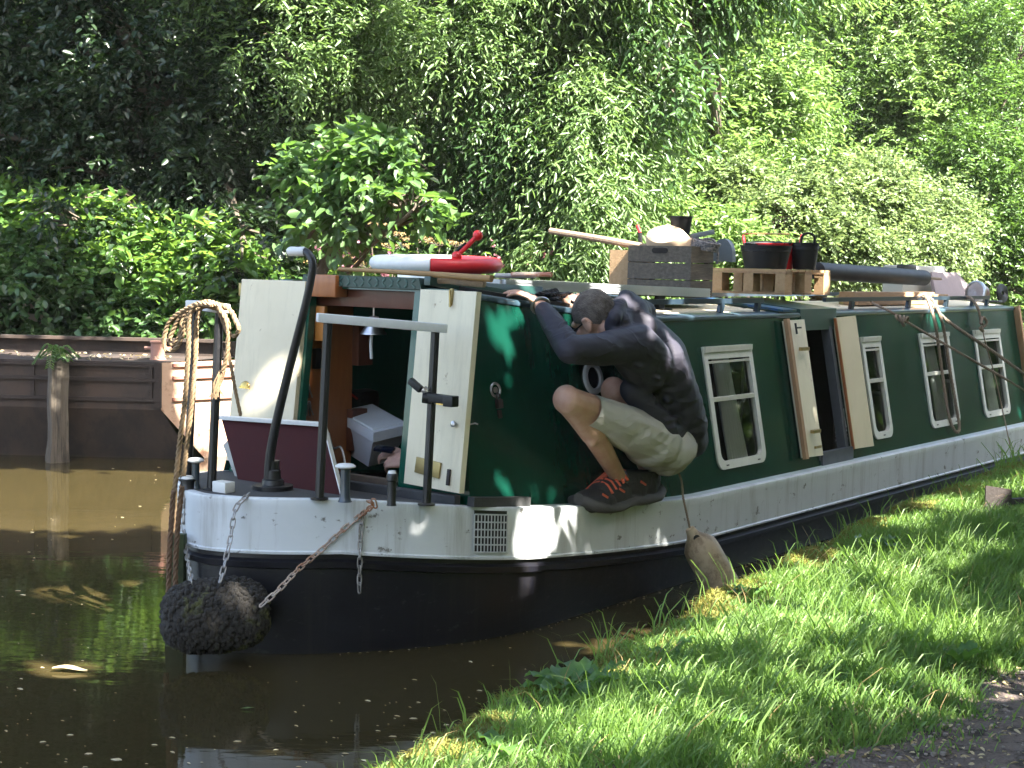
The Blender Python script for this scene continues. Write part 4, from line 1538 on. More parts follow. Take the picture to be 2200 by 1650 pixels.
m_.build('padlock', M['plate'], boat)

# vent grille let into the white band
xg = None
best = 1e9
for x in np.linspace(-1.2, 1.0, 400):
    w = wld((x, -float(half_beam(x)), float(gz(x)) - 0.13)) - EYE
    px = IW / 2 + FPX * (w @ CR) / (w @ CF)
    if abs(px - 1053) < best:
        best, xg = abs(px - 1053), x


def bandp(s, z, out=0.0):                  # along the band from the grille centre
    x = xg + s * 0.82
    hb = float(half_beam(x))
    e = 0.01
    t = unit(np.array([2 * e, -(float(half_beam(x + e)) - float(half_beam(x - e))), 0]))
    nrm = np.array([t[1], -t[0], 0])
    nrm = nrm if nrm[1] < 0 else -nrm
    return np.array([x, -hb, float(gz(x)) - 0.138 + z]) + nrm * out


m_ = MB()
gw, gh = 0.125, 0.10
m_.slab([bandp(-gw, -gh, 0.006), bandp(gw, -gh, 0.006), bandp(gw, gh + .02, 0.006), bandp(-gw, gh + .02, 0.006)], 0.002)
vg = m_.build('vent_recess', M['black'], boat, smooth=False)
m_ = MB()
for k in range(11):
    s = -gw + 2 * gw * k / 10
    m_.beam(bandp(s, -gh, 0.012), bandp(s, gh, 0.012), 0.005, 0.005)
for k in range(6):
    z = -gh + 2 * gh * k / 5
    for s in np.linspace(-gw, gw, 6)[:-1]:
        m_.beam(bandp(s, z, 0.015), bandp(s + gw / 2.5, z, 0.015), 0.007, 0.007)
m_.build('grille', mat('grille_white', (0.6, 0.61, 0.6), 0.5, c2=(0.3, 0.3, 0.3), scale=40), vg, smooth=False)

# swan neck tiller, rudder tube and rudder blade
pt = deck(580, 1052)
xt = pt[0]
path = [bpl(x, y, 0, xt) for x, y in ((577, 1035), (580, 985), (590, 925), (612, 830), (636, 735), (655, 660), (668, 600), (671, 566), (662, 545), (645, 538), (636, 538))]
pth = smooth_path(path, 0.02)
m_ = MB()
m_.tube(pth, np.interp(np.arange(len(pth)), [0, len(pth) * .25, len(pth)], [0.027, 0.024, 0.019]), 12)
tl = m_.build('tiller', M['rail'], boat)
m_ = MB()
a, b = bpl(656, 540, 0, xt), bpl(621, 540, 0, xt)
m_.tube([a, a * .9 + b * .1, a * .1 + b * .9, b], [0.021, 0.024, 0.024, 0.020], 12)
m_.build('grip', M['white_plastic'], tl)
m_ = MB()
m_.lathe([(0.105, 0.0), (0.105, 0.022), (0.06, 0.024), (0.055, 0.05), (0.042, 0.055), (0.040, 0.10), (0.034, 0.105), (0.034, 0.15)], (pt[0] + 0.02, pt[1] + 0.0, float(gz(xt)) + 0.001), n=20)
m_.build('rudder_tube', M['rail'], boat)
m_ = MB()
r0, r1 = np.array([-1.36, 0.10, 0]), np.array([-1.392, 0.155, 0])
rn = np.array([0.018, 0.008, 0])
m_.hexa([r0 - rn + (0, 0, -.35), r1 - rn + (-.03, .04, -.35), r1 + rn + (-.03, .04, -.35), r0 + rn + (0, 0, -.35), r0 - rn + (0, 0, .58), r1 - rn + (0, 0, .58), r1 + rn + (0, 0, .58), r0 + rn + (0, 0, .58)])
m_.build('rudder', M['rudder'], boat, smooth=False)


# taffrails
def taffrail(p0, p1, hgt, ext, lean=0.045):
    m = MB()
    tops = []
    for p in (p0, p1):
        t = p + np.array([lean * hgt / 0.9, 0, hgt])
        tops.append(t)
        m.tube([p - (0, 0, 0.0), t], 0.023, 10)
        m.lathe([(0.045, 0), (0.045, 0.008), (0.024, 0.012)], p, n=14)
    r = m.build('taffrail', M['rail'], boat)
    d = unit(tops[1] - tops[0])
    c = MB()
    c.beam(tops[0] - d * ext + (0, 0, 0.018), tops[1] + d * ext + (0, 0, 0.018), 0.075, 0.045, bev=0.006)
    c.build('rail_cap', M['railcap'], r)
    return tops


dR, dM = deck(916, 1085), deck(686, 1073)
h1 = bpl(945, 712, 0, dR[0] + 0.045)[2] - dR[2]
T1 = taffrail(dR, dM, h1, 0.055)
pA = deck(447, 1056) + (0.05, 0.03, 0)
pB = np.array([-0.99, 0.50, float(gz(-0.99))])
T2 = taffrail(pA, pB, h1 + 0.03, 0.07)

# dollies and pegs on the stern deck
for (px, py, hh, r0, mush) in ((420, 1050, 0.135, 0.020, True), (741, 1078, 0.165, 0.024, True), (841, 1086, 0.160, 0.022, False), (392, 1052, 0.055, 0.036, False)):
    p = deck(px, py)
    p[0] = max(p[0], -1.27)
    m_ = MB()
    if mush:
        m_.lathe([(r0 * 1.5, 0), (r0 * 1.3, 0.008), (r0, 0.03), (r0, hh), (r0 * 1.2, hh)], p, n=16)
        d_ = m_.build('dolly', M['blueblack'], boat)
        m_ = MB()
        m_.lathe([(r0 * 1.0, hh), (r0 * 2.1, hh + 0.008), (r0 * 2.2, hh + 0.014), (r0 * 1.6, hh + 0.024), (0, hh + 0.029)], p, n=18)
        m_.build('cap', M['railcap'], d_)
    else:
        m_.lathe([(r0 * 1.15, 0), (r0, 0.01), (r0, hh * .75), (r0 * 1.25, hh * .78), (r0 * 1.25, hh * .93), (r0, hh)], p, n=16)
        d_ = m_.build('peg', M['rail'], boat)
        m_ = MB()
        m_.lathe([(r0, hh), (r0 * 0.8, hh + 0.012), (0, hh + 0.014)], p, n=16)
        m_.build('cap', M['railcap'], d_)


def rt(x, y):                               # point on the roof
    return np.array([x, y, rz(x, y) + 0.008])


def off(a=0.0, b=0.0, c=0.0):               # view-aligned step as a boat-frame vector
    v = a * CR + b * CU + c * CF
    return np.array([v @ BX, v @ BY, v @ BZ])


def depth_of(l):
    return float((wld(l) - EYE) @ CF)


def bd(px, py, depth):                      # pixel at a depth -> boat frame
    return loc(at(px, py, depth))


# ------------------------------------------------------------------ things on the roof
c = bpl(937, 567, 1, -0.12)
c[2] = max(c[2], rz(c[0], .1) + 0.06)
lb = thing('lifebuoy', 'red and white lifebuoy lying flat on the sliding hatch', 'lifebuoy', c)
for nm, a0, a1, mt in (('white_segment', 75, 268, 'ring_white'), ('red_segment', -92, 75, 'ring_red')):
    m_ = MB()
    P = []
    for t in np.radians(np.linspace(a0, a1, 40)):
        v = off(math.cos(t), 0, math.sin(t))
        v[2] = 0
        P.append(c + 0.335 * unit(v) + np.array([0, 0, 0.012 * math.sin(t)]))
    m_.tube(P, 0.054, 18)
    m_.V = [tuple(np.array([v[0], v[1], c[2] + (v[2] - c[2]) * 0.82])) for v in m_.V]
    m_.build(nm, M[mt], lb)
b0 = c + off(0.13, 0.0, -0.30)
b0[2] = c[2] + 0.045
tp = b0 + off(0.118, 0.122, 0.03)
bl = thing('brush_handle', 'red handle with round knob sticking up from the lifebuoy', 'handle', b0)
m_ = MB()
m_.tube(smooth_path([b0 + off(-0.03, -0.03), b0, b0 * .4 + tp * .6, tp], 0.02), 0.0135, 10)
m_.ell(b0 + off(0.0, 0.0), 0.03)
m_.build('shaft', M['red'], bl)
m_ = MB()
m_.ell(tp, 0.029)
m_.build('knob', M['red'], bl)
m_ = MB()
m_.tube([b0 + off(0.0, 0.028, 0.004), b0 * .45 + tp * .55 + off(-0.014, 0.012, -0.004)], 0.008, 6)
m_.build('grip_strip', M['black'], bl)
a, b = bpl(728, 578, 0, -0.17), bpl(1056, 599, 0, -0.17)
pl_ = thing('boat_pole', 'yellow brown wooden pole lying across the hatch under the lifebuoy', 'pole', a)
m_ = MB()
m_.tube(smooth_path([a, a * .5 + b * .5 + (0, 0, 0.004), b], 0.05), np.linspace(0.010, 0.019, len(smooth_path([a, a * .5 + b * .5, b], 0.05))), 10)
m_.build('shaft', M['bamboo'], pl_)
c = bpl(975, 606, 0, -0.13)
dw = MB()
dw.tube(smooth_path([c + (0, .16, 0), c + (.01, .05, .008), c + (0, -.06, 0), c + (.01, -.2, -.004)], 0.03), [0.018, 0.026, 0.03, 0.026, 0.03, 0.024, 0.022, 0.02, 0.016, 0.014, 0.01][:len(smooth_path([c + (0, .16, 0), c + (.01, .05, .008), c + (0, -.06, 0), c + (.01, -.2, -.004)], 0.03))] if False else 0.02, 9)
o = dw.build('log', mat('bark_log', (0.10, 0.07, 0.045), 0.95, c2=(0.38, 0.28, 0.18), scale=9, bump=0.6, bscale=30))
tag(o, 'short rough log lying under the tip of the yellow brown pole', 'log')
o.matrix_world = Matrix.Translation(BO) @ Matrix.Rotation(BANG, 4, 'Z')

# black mat and heap of black rope by the man's hands
m_ = MB()
for i in range(6):
    x0 = 0.05 + i * 0.20
    m_.hexa([(x0, -0.66, rz(x0, .66) + .012), (x0 + .2, -0.66, rz(x0 + .2, .66) + .012), (x0 + .2, -0.44, rz(x0 + .2, .44) + .012), (x0, -0.44, rz(x0, .44) + .012),
             (x0, -0.66, rz(x0, .66) + .03), (x0 + .2, -0.66, rz(x0 + .2, .66) + .03), (x0 + .2, -0.44, rz(x0 + .2, .44) + .03), (x0, -0.44, rz(x0, .44) + .03)])
tm = thing('rubber_mat', 'black rubber mat along the roof edge under the hand', 'mat', (0.05, -0.55, rz(0.05, .55)))
m_.build('mat_sheet', M['tubblack'], tm, smooth=False)
c = bpl(1190, 640, 1, -0.60)
rh = thing('rope_heap', 'heap of black rope on the roof between the two hands', 'rope', c)
m_ = MB()
rg = np.random.default_rng(5)
P = [c + np.array([0.02, 0.0, 0]) + np.array([rg.normal() * 0.085, rg.normal() * 0.035, abs(rg.normal()) * 0.028 - 0.01]) for _ in range(26)]
m_.rope(P, 0.013)
m_.rope([c + off(0.10, -0.02), c + off(0.16, -0.05), c + off(0.22, -0.075)], 0.010)
m_.build('rope_strand', M['tubblack'], rh)

# solar panel on black feet
pa, pb = bpl(1082, 600, 1, -0.42), bpl(1522, 620, 1, -0.42)
dx = unit(pb - pa)
up_ = unit(np.array([0.05, 0, 1.0]) - (np.array([0.05, 0, 1.0]) @ dx) * dx)
sp = thing('solar_panel', 'solar panel in a silver frame standing on black feet on the roof', 'solar panel', pa)
W2 = np.array([0, 0.80, 0.012])
m_ = MB()
th_ = 0.062
for q0, q1 in ((pa, pb), (pa + W2, pb + W2)):
    m_.beam(q0 - up_ * th_ / 2, q1 - up_ * th_ / 2, 0.03, th_, up=up_)
for q0 in (pa, pb):
    m_.beam(q0 - up_ * th_ / 2 + (0, .015, 0), q0 + W2 - up_ * th_ / 2 - (0, .015, 0), 0.03, th_ - 0.004, up=up_)
for k in range(3):
    m_.beam(pa - up_ * (0.014 + k * 0.017) - (0, 0.016, 0), pb - up_ * (0.014 + k * 0.017) - (0, 0.016, 0), 0.005, 0.006, up=up_)
m_.build('frame', M['alu'], sp, smooth=False)
m_ = MB()
m_.slab([pa + (0.0, .014, -.004), pb + (0, .014, -.004), pb + W2 - (0, .014, .004), pa + W2 - (0, .014, .004)], 0.003)
m_.build('cells', M['glassdark'], sp, smooth=False)
m_ = MB()
ps = pa + (pb - pa) * 0.44 - up_ * th_ / 2 - (0, 0.019, 0)
m_.beam(ps - dx * 0.055, ps + dx * 0.055, 0.006, th_ * 0.95, up=up_)
m_.build('sticker', M['white_plastic'], sp, smooth=False)
m_ = MB()
for f_ in (0.24, 0.74):
    q = pa + (pb - pa) * f_
    for yy in (0.02, 0.78):
        zb = rz(q[0], abs(q[1] + yy))
        m_.beam((q[0], q[1] + yy, zb), (q[0], q[1] + yy, q[2] - th_), 0.08, 0.035, up=(0, 1, 0))
        m_.beam((q[0] - .06, q[1] + yy - .03, zb + .008), (q[0] + .06, q[1] + yy - .03, zb + .008), 0.07, 0.012)
m_.build('foot', M['black'], sp, smooth=False)


def slatbox(m, o, ux, uy, uz, lx, ly, lz, n, t=0.014, gap=0.006, hand=False):
    """open slatted crate with its corner at o"""
    hs = lz / n
    for k in range(n):
        z0, z1 = k * hs + gap / 2, (k + 1) * hs - gap / 2
        for (p, d, L, nn) in ((o, ux, lx, uy), (o + uy * (ly - t), ux, lx, uy), (o, uy, ly, ux), (o + ux * (lx - t), uy, ly, ux)):
            a = p + uz * z0
            if d is uy:
                a = a + uy * t
                L = L - 2 * t
            m.hexa([a, a + d * L, a + d * L + nn * t, a + nn * t, a + uz * (z1 - z0), a + d * L + uz * (z1 - z0), a + d * L + nn * t + uz * (z1 - z0), a + nn * t + uz * (z1 - z0)])
    for sx_, sy_ in ((t, t), (lx - 3 * t, t), (t, ly - 3 * t), (lx - 3 * t, ly - 3 * t)):
        a = o + ux * sx_ + uy * sy_
        e = 2 * t
        m.hexa([a, a + ux * e, a + ux * e + uy * e, a + uy * e, a + uz * (lz - .01), a + ux * e + uz * (lz - .01), a + ux * e + uy * e + uz * (lz - .01), a + uy * e + uz * (lz - .01)])
    m.hexa([o + ux * t + uy * t, o + ux * (lx - t) + uy * t, o + ux * (lx - t) + uy * (ly - t), o + ux * t + uy * (ly - t)] +
           [q + uz * t for q in (o + ux * t + uy * t, o + ux * (lx - t) + uy * t, o + ux * (lx - t) + uy * (ly - t), o + ux * t + uy * (ly - t))])


EX, EY, EZ = np.array([1.0, 0, 0]), np.array([0, 1.0, 0]), np.array([0, 0, 1.0])
# the corner of the crate nearest the towpath
yc = -0.36
cc = bpl(1482, 640, 1, yc)
zr = cc[2]
top = bpl(1483, 528, 0, cc[0])[2]
lx_ = bpl(1531, 600, 1, yc)[0] - cc[0]
ly_ = bpl(1349, 560, 0, cc[0])[1] - yc
tilt = np.array(Matrix.Rotation(math.radians(0.0), 3, 'X'))
cr = thing('wooden_crate', 'grey weathered wooden crate with hand hole on the roof behind the solar panel', 'crate', cc)
m_ = MB()
slatbox(m_, cc, EX, EY, EZ, lx_, ly_, top - zr, 3, 0.016)
m_.build('slats', M['crate'], cr, smooth=False)
hh_ = bpl(1418, 538, 0, cc[0] - 0.001)
m_ = MB()
hp = [hh_ + np.array([-0.002, a * 0.045 + 0.022 * math.cos(t) * (1 if a > 0 else 1), 0.019 * math.sin(t)]) for a, ts in ((1, np.linspace(PI / 2, -PI / 2, 7)), (-1, np.linspace(-PI / 2, -1.5 * PI, 7))) for t in ts]
m_.slab(hp, 0.0015)
m_.build('hand_hole', M['dark'], cr, smooth=False)
CRT = top
o2 = np.array([cc[0] + 0.05, yc + ly_ + 0.02, zr + 0.10])
wb = bpl(1310, 560, 0, o2[0])[1] - o2[1]
c2_ = thing('wooden_box', 'pale wooden box mostly hidden behind the grey crate', 'crate', o2 - (0, 0, .1))
m_ = MB()
slatbox(m_, o2 - (0, 0, 0.10), EX, EY, EZ, 0.30, max(wb, 0.12), bpl(1330, 536, 0, o2[0])[2] - o2[2] + 0.10, 1, 0.016)
m_.build('boards', M['pallet'], c2_, smooth=False)
# long grey pole leaning out of the crate
a, b = bpl(1182, 496, 0, cc[0] + 0.15), bpl(1420, 538, 0, cc[0] + 0.15)
gp = thing('wooden_pole', 'thick grey pole sticking out sideways from the grey crate', 'pole', b)
m_ = MB()
P = smooth_path([a, a * .5 + b * .5 + (0, 0, .005), b], 0.05)
m_.tube(P, np.linspace(0.024, 0.028, len(P)), 10)
m_.build('shaft', M['pole'], gp)


def bucket(name, label, c, r0, r1, h, m, axis=(0, 0, 1), handles=None, hm=None, group=None, fill=None, ribs=True):
    t = thing(name, label, 'bucket', c, 'boat', group)
    m_ = MB()
    pf = [(0, 0), (r0, 0.0)]
    for k in range(1, 9):
        f = k / 8
        pf.append((r0 + (r1 - r0) * f, h * f))
        if ribs and k in (6, 7):
            pf.append((r0 + (r1 - r0) * f + 0.004, h * f + 0.003))
    pf += [(r1 + 0.008, h), (r1 + 0.008, h + 0.008), (r1 - 0.004, h + 0.008)]
    pf += [(r1 - 0.010 + (r0 - r1) * f, h - h * f) for f in (0.1, 0.3, 0.5, 0.75, 0.95)] + [(0, h * 0.05)]
    m_.lathe(pf, c, axis, 28)
    m_.build('bucket_body', M[m], t)
    ax = unit(axis)
    if handles:
        for dv in handles:
            m_ = MB()
            dv = unit(np.asarray(dv, float))
            tv = unit(np.cross(ax, dv))
            e = np.asarray(c) + ax * h + dv * (r1 + 0.004)
            P = smooth_path([e - tv * 0.055 - ax * 0.015, e - tv * 0.045 + ax * 0.05 + dv * .01, e + ax * 0.072 + dv * .015, e + tv * 0.045 + ax * 0.05 + dv * .01, e + tv * 0.055 - ax * 0.015], 0.015)
            m_.tube(P, 0.011, 8)
            m_.build('handle', M[hm or m], t)
    if fill:
        m_ = MB()
        rg = np.random.default_rng(3)
        for _ in range(3):
            P = [np.asarray(c) + ax * (h * 0.95 + rg.random() * 0.03) + np.array([rg.normal() * r1 * .45, rg.normal() * r1 * .45, 0]) for _ in range(12)]
            m_.tube(smooth_path(P, 0.02), 0.010, 6)
        m_.build('contents', M[fill], t)
    return t


# tubs and oddments standing in and on the crate
ci = bpl(1440, 527, 0, cc[0] + 0.16)
ax = unit(off(-0.42, 0.62, -0.66))
bt = thing('plastic_bowl', 'beige oval bowl upside down in the grey crate', 'bowl', ci - (0, 0, 0.1))
m_ = MB()
cb = bd(1436, 520, depth_of(ci))
pr = [(0, 0.125), (0.075, 0.122), (0.118, 0.112), (0.132, 0.09), (0.158, -0.04), (0.170, -0.06), (0.166, -0.07), (0.150, -0.05), (0.12, 0.08), (0, 0.1)]
R_ = rot_cols(ax, off(0.86, -0.50, 0))
V = []
n = 30
F = []
for r, z in pr:
    for k in range(n):
        t = 2 * PI * k / n
        V.append(cb + ax * z * 0.75 + R_ @ np.array([r * 0.72 * math.cos(t), r * 1.22 * math.sin(t), 0]))
for i in range(len(pr) - 1):
    for k in range(n):
        l = (k + 1) % n
        F.append((i * n + k, i * n + l, (i + 1) * n + l, (i + 1) * n + k))
m_.add(V, F)
m_.build('bowl_body', M['beige'], bt)
cb2 = bpl(1462, 515, 0, cc[0] + 0.30)
hb_ = bpl(1462, 467, 0, cc[0] + 0.30)[2] - cb2[2]
bucket('plastic_bucket', 'small black bucket standing behind the beige bowl', cb2, 0.058, 0.083, hb_, 'black', ribs=False, group='buckets on the roof')
m_ = MB()
e = bpl(1374, 520, 0, cc[0] + 0.2)
P = [bpl(1376, 520, 0, cc[0] + 0.2), bpl(1375, 500, 0, cc[0] + 0.2), bpl(1369, 484, 0, cc[0] + 0.2)]
tt = thing('hand_tool', 'red handled tool standing at the left end of the grey crate', 'tool', e)
m_.tube(smooth_path(P[1:], 0.01), 0.013, 8)
m_.build('handle', M['red'], tt)
m_ = MB()
m_.tube([P[0] - (0, 0, .06), P[0], P[1]], 0.016, 8)
m_.build('head', M['black'], tt)
tt = thing('plastic_scoop', 'blue grey plastic scoop behind the right end of the crate', 'scoop', bpl(1510, 520, 0, cc[0] + 0.35))
m_ = MB()
q = bpl(1508, 504, 0, cc[0] + 0.35)
m_.beam(q + off(-.085, -.015), q + off(.085, .02), 0.10, 0.035, bev=0.006)
m_.beam(q + off(-.06, -.06), q + off(-.05, 0.0), 0.05, 0.05, bev=0.005)
m_.build('scoop_body', M['bluegrey'], tt)
hc = thing('hose_coil', 'coil of striped grey hose lying in the right end of the crate', 'hose', bpl(1518, 530, 0, cc[0] + 0.22))
m_ = MB()
q = bpl(1512, 528, 0, cc[0] + 0.22)
for k in range(5):
    P = [q + np.array([0.085 * math.cos(t), 0.10 * math.sin(t) - 0.005 * k, 0.012 * k - 0.02 + 0.02 * math.sin(t)]) for t in np.linspace(0, 2 * PI, 24, endpoint=False)]
    m_.tube(P, 0.009, 7, closed=True)
m_.tube(smooth_path([q + off(.0, .05), q + off(.07, .04), q + off(.10, -.04), q + off(.095, -.13)], 0.02), 0.009, 7)
m_.build('hose', mat('striped_hose', (0.07, 0.07, 0.08), 0.6, c2=(0.20, 0.18, 0.175), scale=60, amt=0.1), hc)
xa = cc[0] + 0.62
q0, q1 = bpl(1537, 562, 0, xa), bpl(1580, 562, 0, xa)
zt = bpl(1560, 513, 0, xa)[2]
ft = thing('plastic_tray', 'blue grey arched plastic tray with holes standing on the pallet', 'tray', (xa, (q0[1] + q1[1]) / 2, q0[2]))
w_ = (q0[1] - q1[1]) / 2
yc_ = (q0[1] + q1[1]) / 2
h_ = zt - q0[2]
m_ = MB()
outer = [(yc_ + w_ * (1 - 0.18 * 0) * math.cos(t) * (1 if math.sin(t) < .3 else 1), q0[2] + h_ * (0.30 + 0.70 * math.sin(t))) for t in np.linspace(0, PI, 15)]
outer = [(yc_ + w_ * 1.05, q0[2])] + outer + [(yc_ - w_ * 1.05, q0[2])]
m_.slab([(xa, y, z) for y, z in outer][::-1], 0.05)
m_.build('tray_body', M['bluegrey'], ft, smooth=False)
m_ = MB()
for dy, dz, r in ((0.018, 0.70, 0.016), (-0.018, 0.72, 0.016), (0.03, 0.45, 0.012), (-0.03, 0.47, 0.012)):
    m_.lathe([(r, 0), (r * 0.8, 0.001), (0, 0.0012)], (xa - 0.0015, yc_ + dy, q0[2] + h_ * dz), (-1, 0, 0), 14)
m_.build('hole', M['panelwhite'], ft)

# pallet with the tubs on it
yp = -0.46
pc = bpl(1686, 634, 1, yp)
ptop = bpl(1687, 579, 0, pc[0])[2]
plx_ = bpl(1785, 612, 1, yp)[0] - pc[0]
ply_ = bpl(1530, 585, 0, pc[0])[1] - yp
ph = ptop - pc[2]
pt_ = thing('wooden_pallet', 'wooden pallet on the roof carrying the black and red buckets', 'pallet', pc)
m_ = MB()
bh = 0.018
for k in range(7):
    x0 = pc[0] + plx_ * k / 7 + 0.005
    w = plx_ / 7 * 0.80
    m_.hexa([(x0, yp, ptop - bh), (x0 + w, yp, ptop - bh), (x0 + w, yp + ply_, ptop - bh), (x0, yp + ply_, ptop - bh), (x0, yp, ptop), (x0 + w, yp, ptop), (x0 + w, yp + ply_, ptop), (x0, yp + ply_, ptop)])
m_.build('deck_boards', M['pallet'], pt_, smooth=False)
m_ = MB()
for fy in (0, 0.43, 0.86):
    for fx_ in (0, 0.42, 0.84):
        x0, y0 = pc[0] + plx_ * fx_ + 0.004, yp + ply_ * fy + 0.004
        m_.hexa([(x0, y0, pc[2] + bh), (x0 + plx_ * .15, y0, pc[2] + bh), (x0 + plx_ * .15, y0 + ply_ * .13, pc[2] + bh), (x0, y0 + ply_ * .13, pc[2] + bh),
                 (x0, y0, ptop - 2 * bh), (x0 + plx_ * .15, y0, ptop - 2 * bh), (x0 + plx_ * .15, y0 + ply_ * .13, ptop - 2 * bh), (x0, y0 + ply_ * .13, ptop - 2 * bh)])
m_.build('blocks', M['pallet'], pt_, smooth=False)
m_ = MB()
for fx_ in (0, 0.42, 0.84):
    x0 = pc[0] + plx_ * fx_ + 0.002
    for z in (pc[2], ptop - 2 * bh + 0.001):
        m_.hexa([(x0, yp + .002, z), (x0 + plx_ * .15, yp + .002, z), (x0 + plx_ * .15, yp + ply_ - .002, z), (x0, yp + ply_ - .002, z), (x0, yp + .002, z + bh - .002), (x0 + plx_ * .15, yp + .002, z + bh - .002), (x0 + plx_ * .15, yp + ply_ - .002, z + bh - .002), (x0, yp + ply_ - .002, z + bh - .002)])
m_.build('runners', M['plank'], pt_, smooth=False)
xb_ = pc[0] + 0.30
s_ = 1.0 / (FPX / depth_of((xb_, 0, 1.8)))


def stand(px, pyb, pyt, x):
    a = bpl(px, pyb, 0, x)
    return np.array([a[0], a[1], ptop + 0.001]), bpl(px, pyt, 0, x)[2] - ptop


c_, hgt = stand(1645, 575, 525, xb_ + 0.16)
rr = 54 * depth_of(c_) / FPX
bucket('rubber_trug', 'red flexible trug full of dark rope behind the black bucket', c_ + (0.10, 0.0, 0), rr * 0.84, rr * 1.06, hgt + 0.0, 'red', handles=[off(-1, 0, .2), off(1, 0, -.2)], hm='red', group='buckets on the roof', fill='tubblack')
c_, hgt = stand(1644, 577, 530, xb_ - 0.10)
bucket('rubber_trug', 'wide black trug standing in front of the red trug', c_, rr * 0.80, rr * 0.98, hgt, 'tubblack', group='buckets on the roof')
sk = thing('walking_stick', 'thin yellow stick lying across the rim of the red trug', 'stick', c_ + (0.2, 0, hgt))
m_ = MB()
a, b = bpl(1600, 502, 0, xb_ + 0.2), bpl(1695, 503, 0, xb_ + 0.2)
m_.tube([a, b], 0.007, 7)
m_.build('shaft', M['bamboo'], sk)
c_, hgt = stand(1727, 590, 524, pc[0] + plx_ * 0.72)
rr2 = 30 * depth_of(c_) / FPX
bucket('rubber_trug', 'tall black bucket with loop handle at the right end of the pallet', c_, rr2 * 0.78, rr2, hgt, 'tubblack', handles=[off(0, 0, -1)], group='buckets on the roof')

# planks, black roll, panels and lamp further forward
xq = 5.5
for i, (dy, y_, L_, ln, lab) in enumerate(((0.0, -0.40, 0.05, 1.75, 'upper pine plank lying along the roof under the black roll'), (-0.055, -0.44, 0.052, 1.55, 'lower knotty plank on the roof beside the handrail'))):
    z0 = rz(5.5, .4) + (0.095 if i == 0 else 0.035)
    pk = thing('wooden_plank', lab, 'plank', (xq, y_, z0), group='planks on the roof')
    m_ = MB()
    m_.beam((xq - .05, y_, z0), (xq + ln, y_, z0 - 0.005 + (gz(xq + ln) - gz(xq))), 0.14, 0.05, bev=0.003)
    m_.build('board', M['plank'], pk, smooth=False)
m_ = MB()
q = np.array([7.35, -0.44, rz(7.3, .44) + 0.05])
wk = thing('wood_block', 'short cut wood block on the roof beyond the planks', 'block', q - (0, 0, .05))
m_.box(q, (0.34, 0.12, 0.10), bev=0.004)
m_.build('block_body', M['pallet'], wk)
za = bpl(1755, 582, 1, -0.20)
zb_ = bpl(1985, 597, 1, -0.20)
rl = thing('tarpaulin_roll', 'long black roll lying on the planks on the roof', 'roll', za)
m_ = MB()
dv = unit(zb_ - za)
rr = 19 * depth_of(za) / FPX
Lr = np.linalg.norm(zb_ - za)
m_.lathe([(rr * .5, -0.02), (rr, 0), (rr * 1.02, Lr * .5), (rr, Lr), (rr * .86, Lr + 0.002), (rr * .80, Lr - 0.12), (0, Lr - 0.13)], za, dv, 24)
m_.build('sheet', M['tubblack'], rl)
m_ = MB()
m_.tube([zb_ - dv * 0.3 + (0, -.02, 0), zb_ + dv * 0.36 + (0, -.03, 0)], 0.014, 8)
m_.build('core_pipe', M['pole'], rl)
q = bpl(1965, 605, 1, 0.25)
wpn = thing('storage_box', 'off white boxy container standing behind the end of the black roll', 'panel', (q[0], 0.25, rz(q[0], .25)))
m_ = MB()
hz_ = bpl(1965, 571, 1, 0.25)[2]
m_.box((q[0], 0.25, (rz(q[0], .25) + hz_) / 2), (1.15, 0.22, hz_ - rz(q[0], .25)), bev=0.02)
m_.build('panel_body', M['panelwhite'], wpn)
m_ = MB()
m_.box((q[0] - 0.45, 0.16, hz_ - 0.02), (0.32, 0.08, 0.06), bev=0.005)
m_.build('clip', M['black'], wpn)
q = bpl(2045, 605, 1, -0.05)
bp_ = thing('leaning_board', 'pinkish board leaning on the roof right of the white panel', 'board', (q[0], -0.05, rz(q[0], .05)))
m_ = MB()
zt2 = bpl(2040, 588, 1, -0.05)[2]
zb2 = rz(q[0], .05)
m_.slab([(q[0] - .55, -0.08, zb2), (q[0] + .75, -0.08, zb2), (q[0] + .35, 0.06, zt2), (q[0] - .35, 0.06, zt2)], 0.03)
m_.build('board_sheet', M['panelpink'], bp_, smooth=False)
q = bpl(2098, 632, 1, -0.30)
q[2] = rz(q[0], .3)
tlp = thing('tunnel_lamp', 'round silver rimmed lamp with brown hood on the fore end of the roof', 'lamp', q)
m_ = MB()
ax = unit(off(-0.75, 0.1, -0.65))
cL = q + (0, 0, 0.10)
m_.lathe([(0.0, -0.17), (0.05, -0.16), (0.085, -0.11), (0.10, -0.03), (0.105, 0.0)], cL, ax, 20)
m_.build('lamp_body', mat('brown_enamel', (0.16, 0.10, 0.08), 0.4, c2=(0.10, 0.06, 0.05), scale=9), tlp)
m_ = MB()
m_.lathe([(0.105, 0.0), (0.118, 0.004), (0.118, 0.03), (0.10, 0.034), (0.095, 0.02), (0, 0.012)], cL, ax, 20)
m_.build('rim', M['steel'], tlp)
m_ = MB()
m_.beam(q, q + (0, 0, .06), 0.06, 0.05)
m_.build('bracket', M['black'], tlp)
q = bpl(2148, 652, 1, -0.42)
q[2] = rz(q[0], .42)
hz2 = thing('hose_reel', 'black coiled hose lying at the fore end of the roof', 'hose', q)
m_ = MB()
for k in range(6):
    r_ = 0.03 + 0.012 * k
    P = [q + (0.05 * math.sin(t) * 0, 0, 0) + np.array([r_ * 1.7 * math.cos(t), -0.02 + 0.01 * math.sin(t), 0.10 + r_ * math.sin(t)]) for t in np.linspace(0, 2 * PI, 28, endpoint=False)]
    m_.tube(P, 0.011, 7, closed=True)
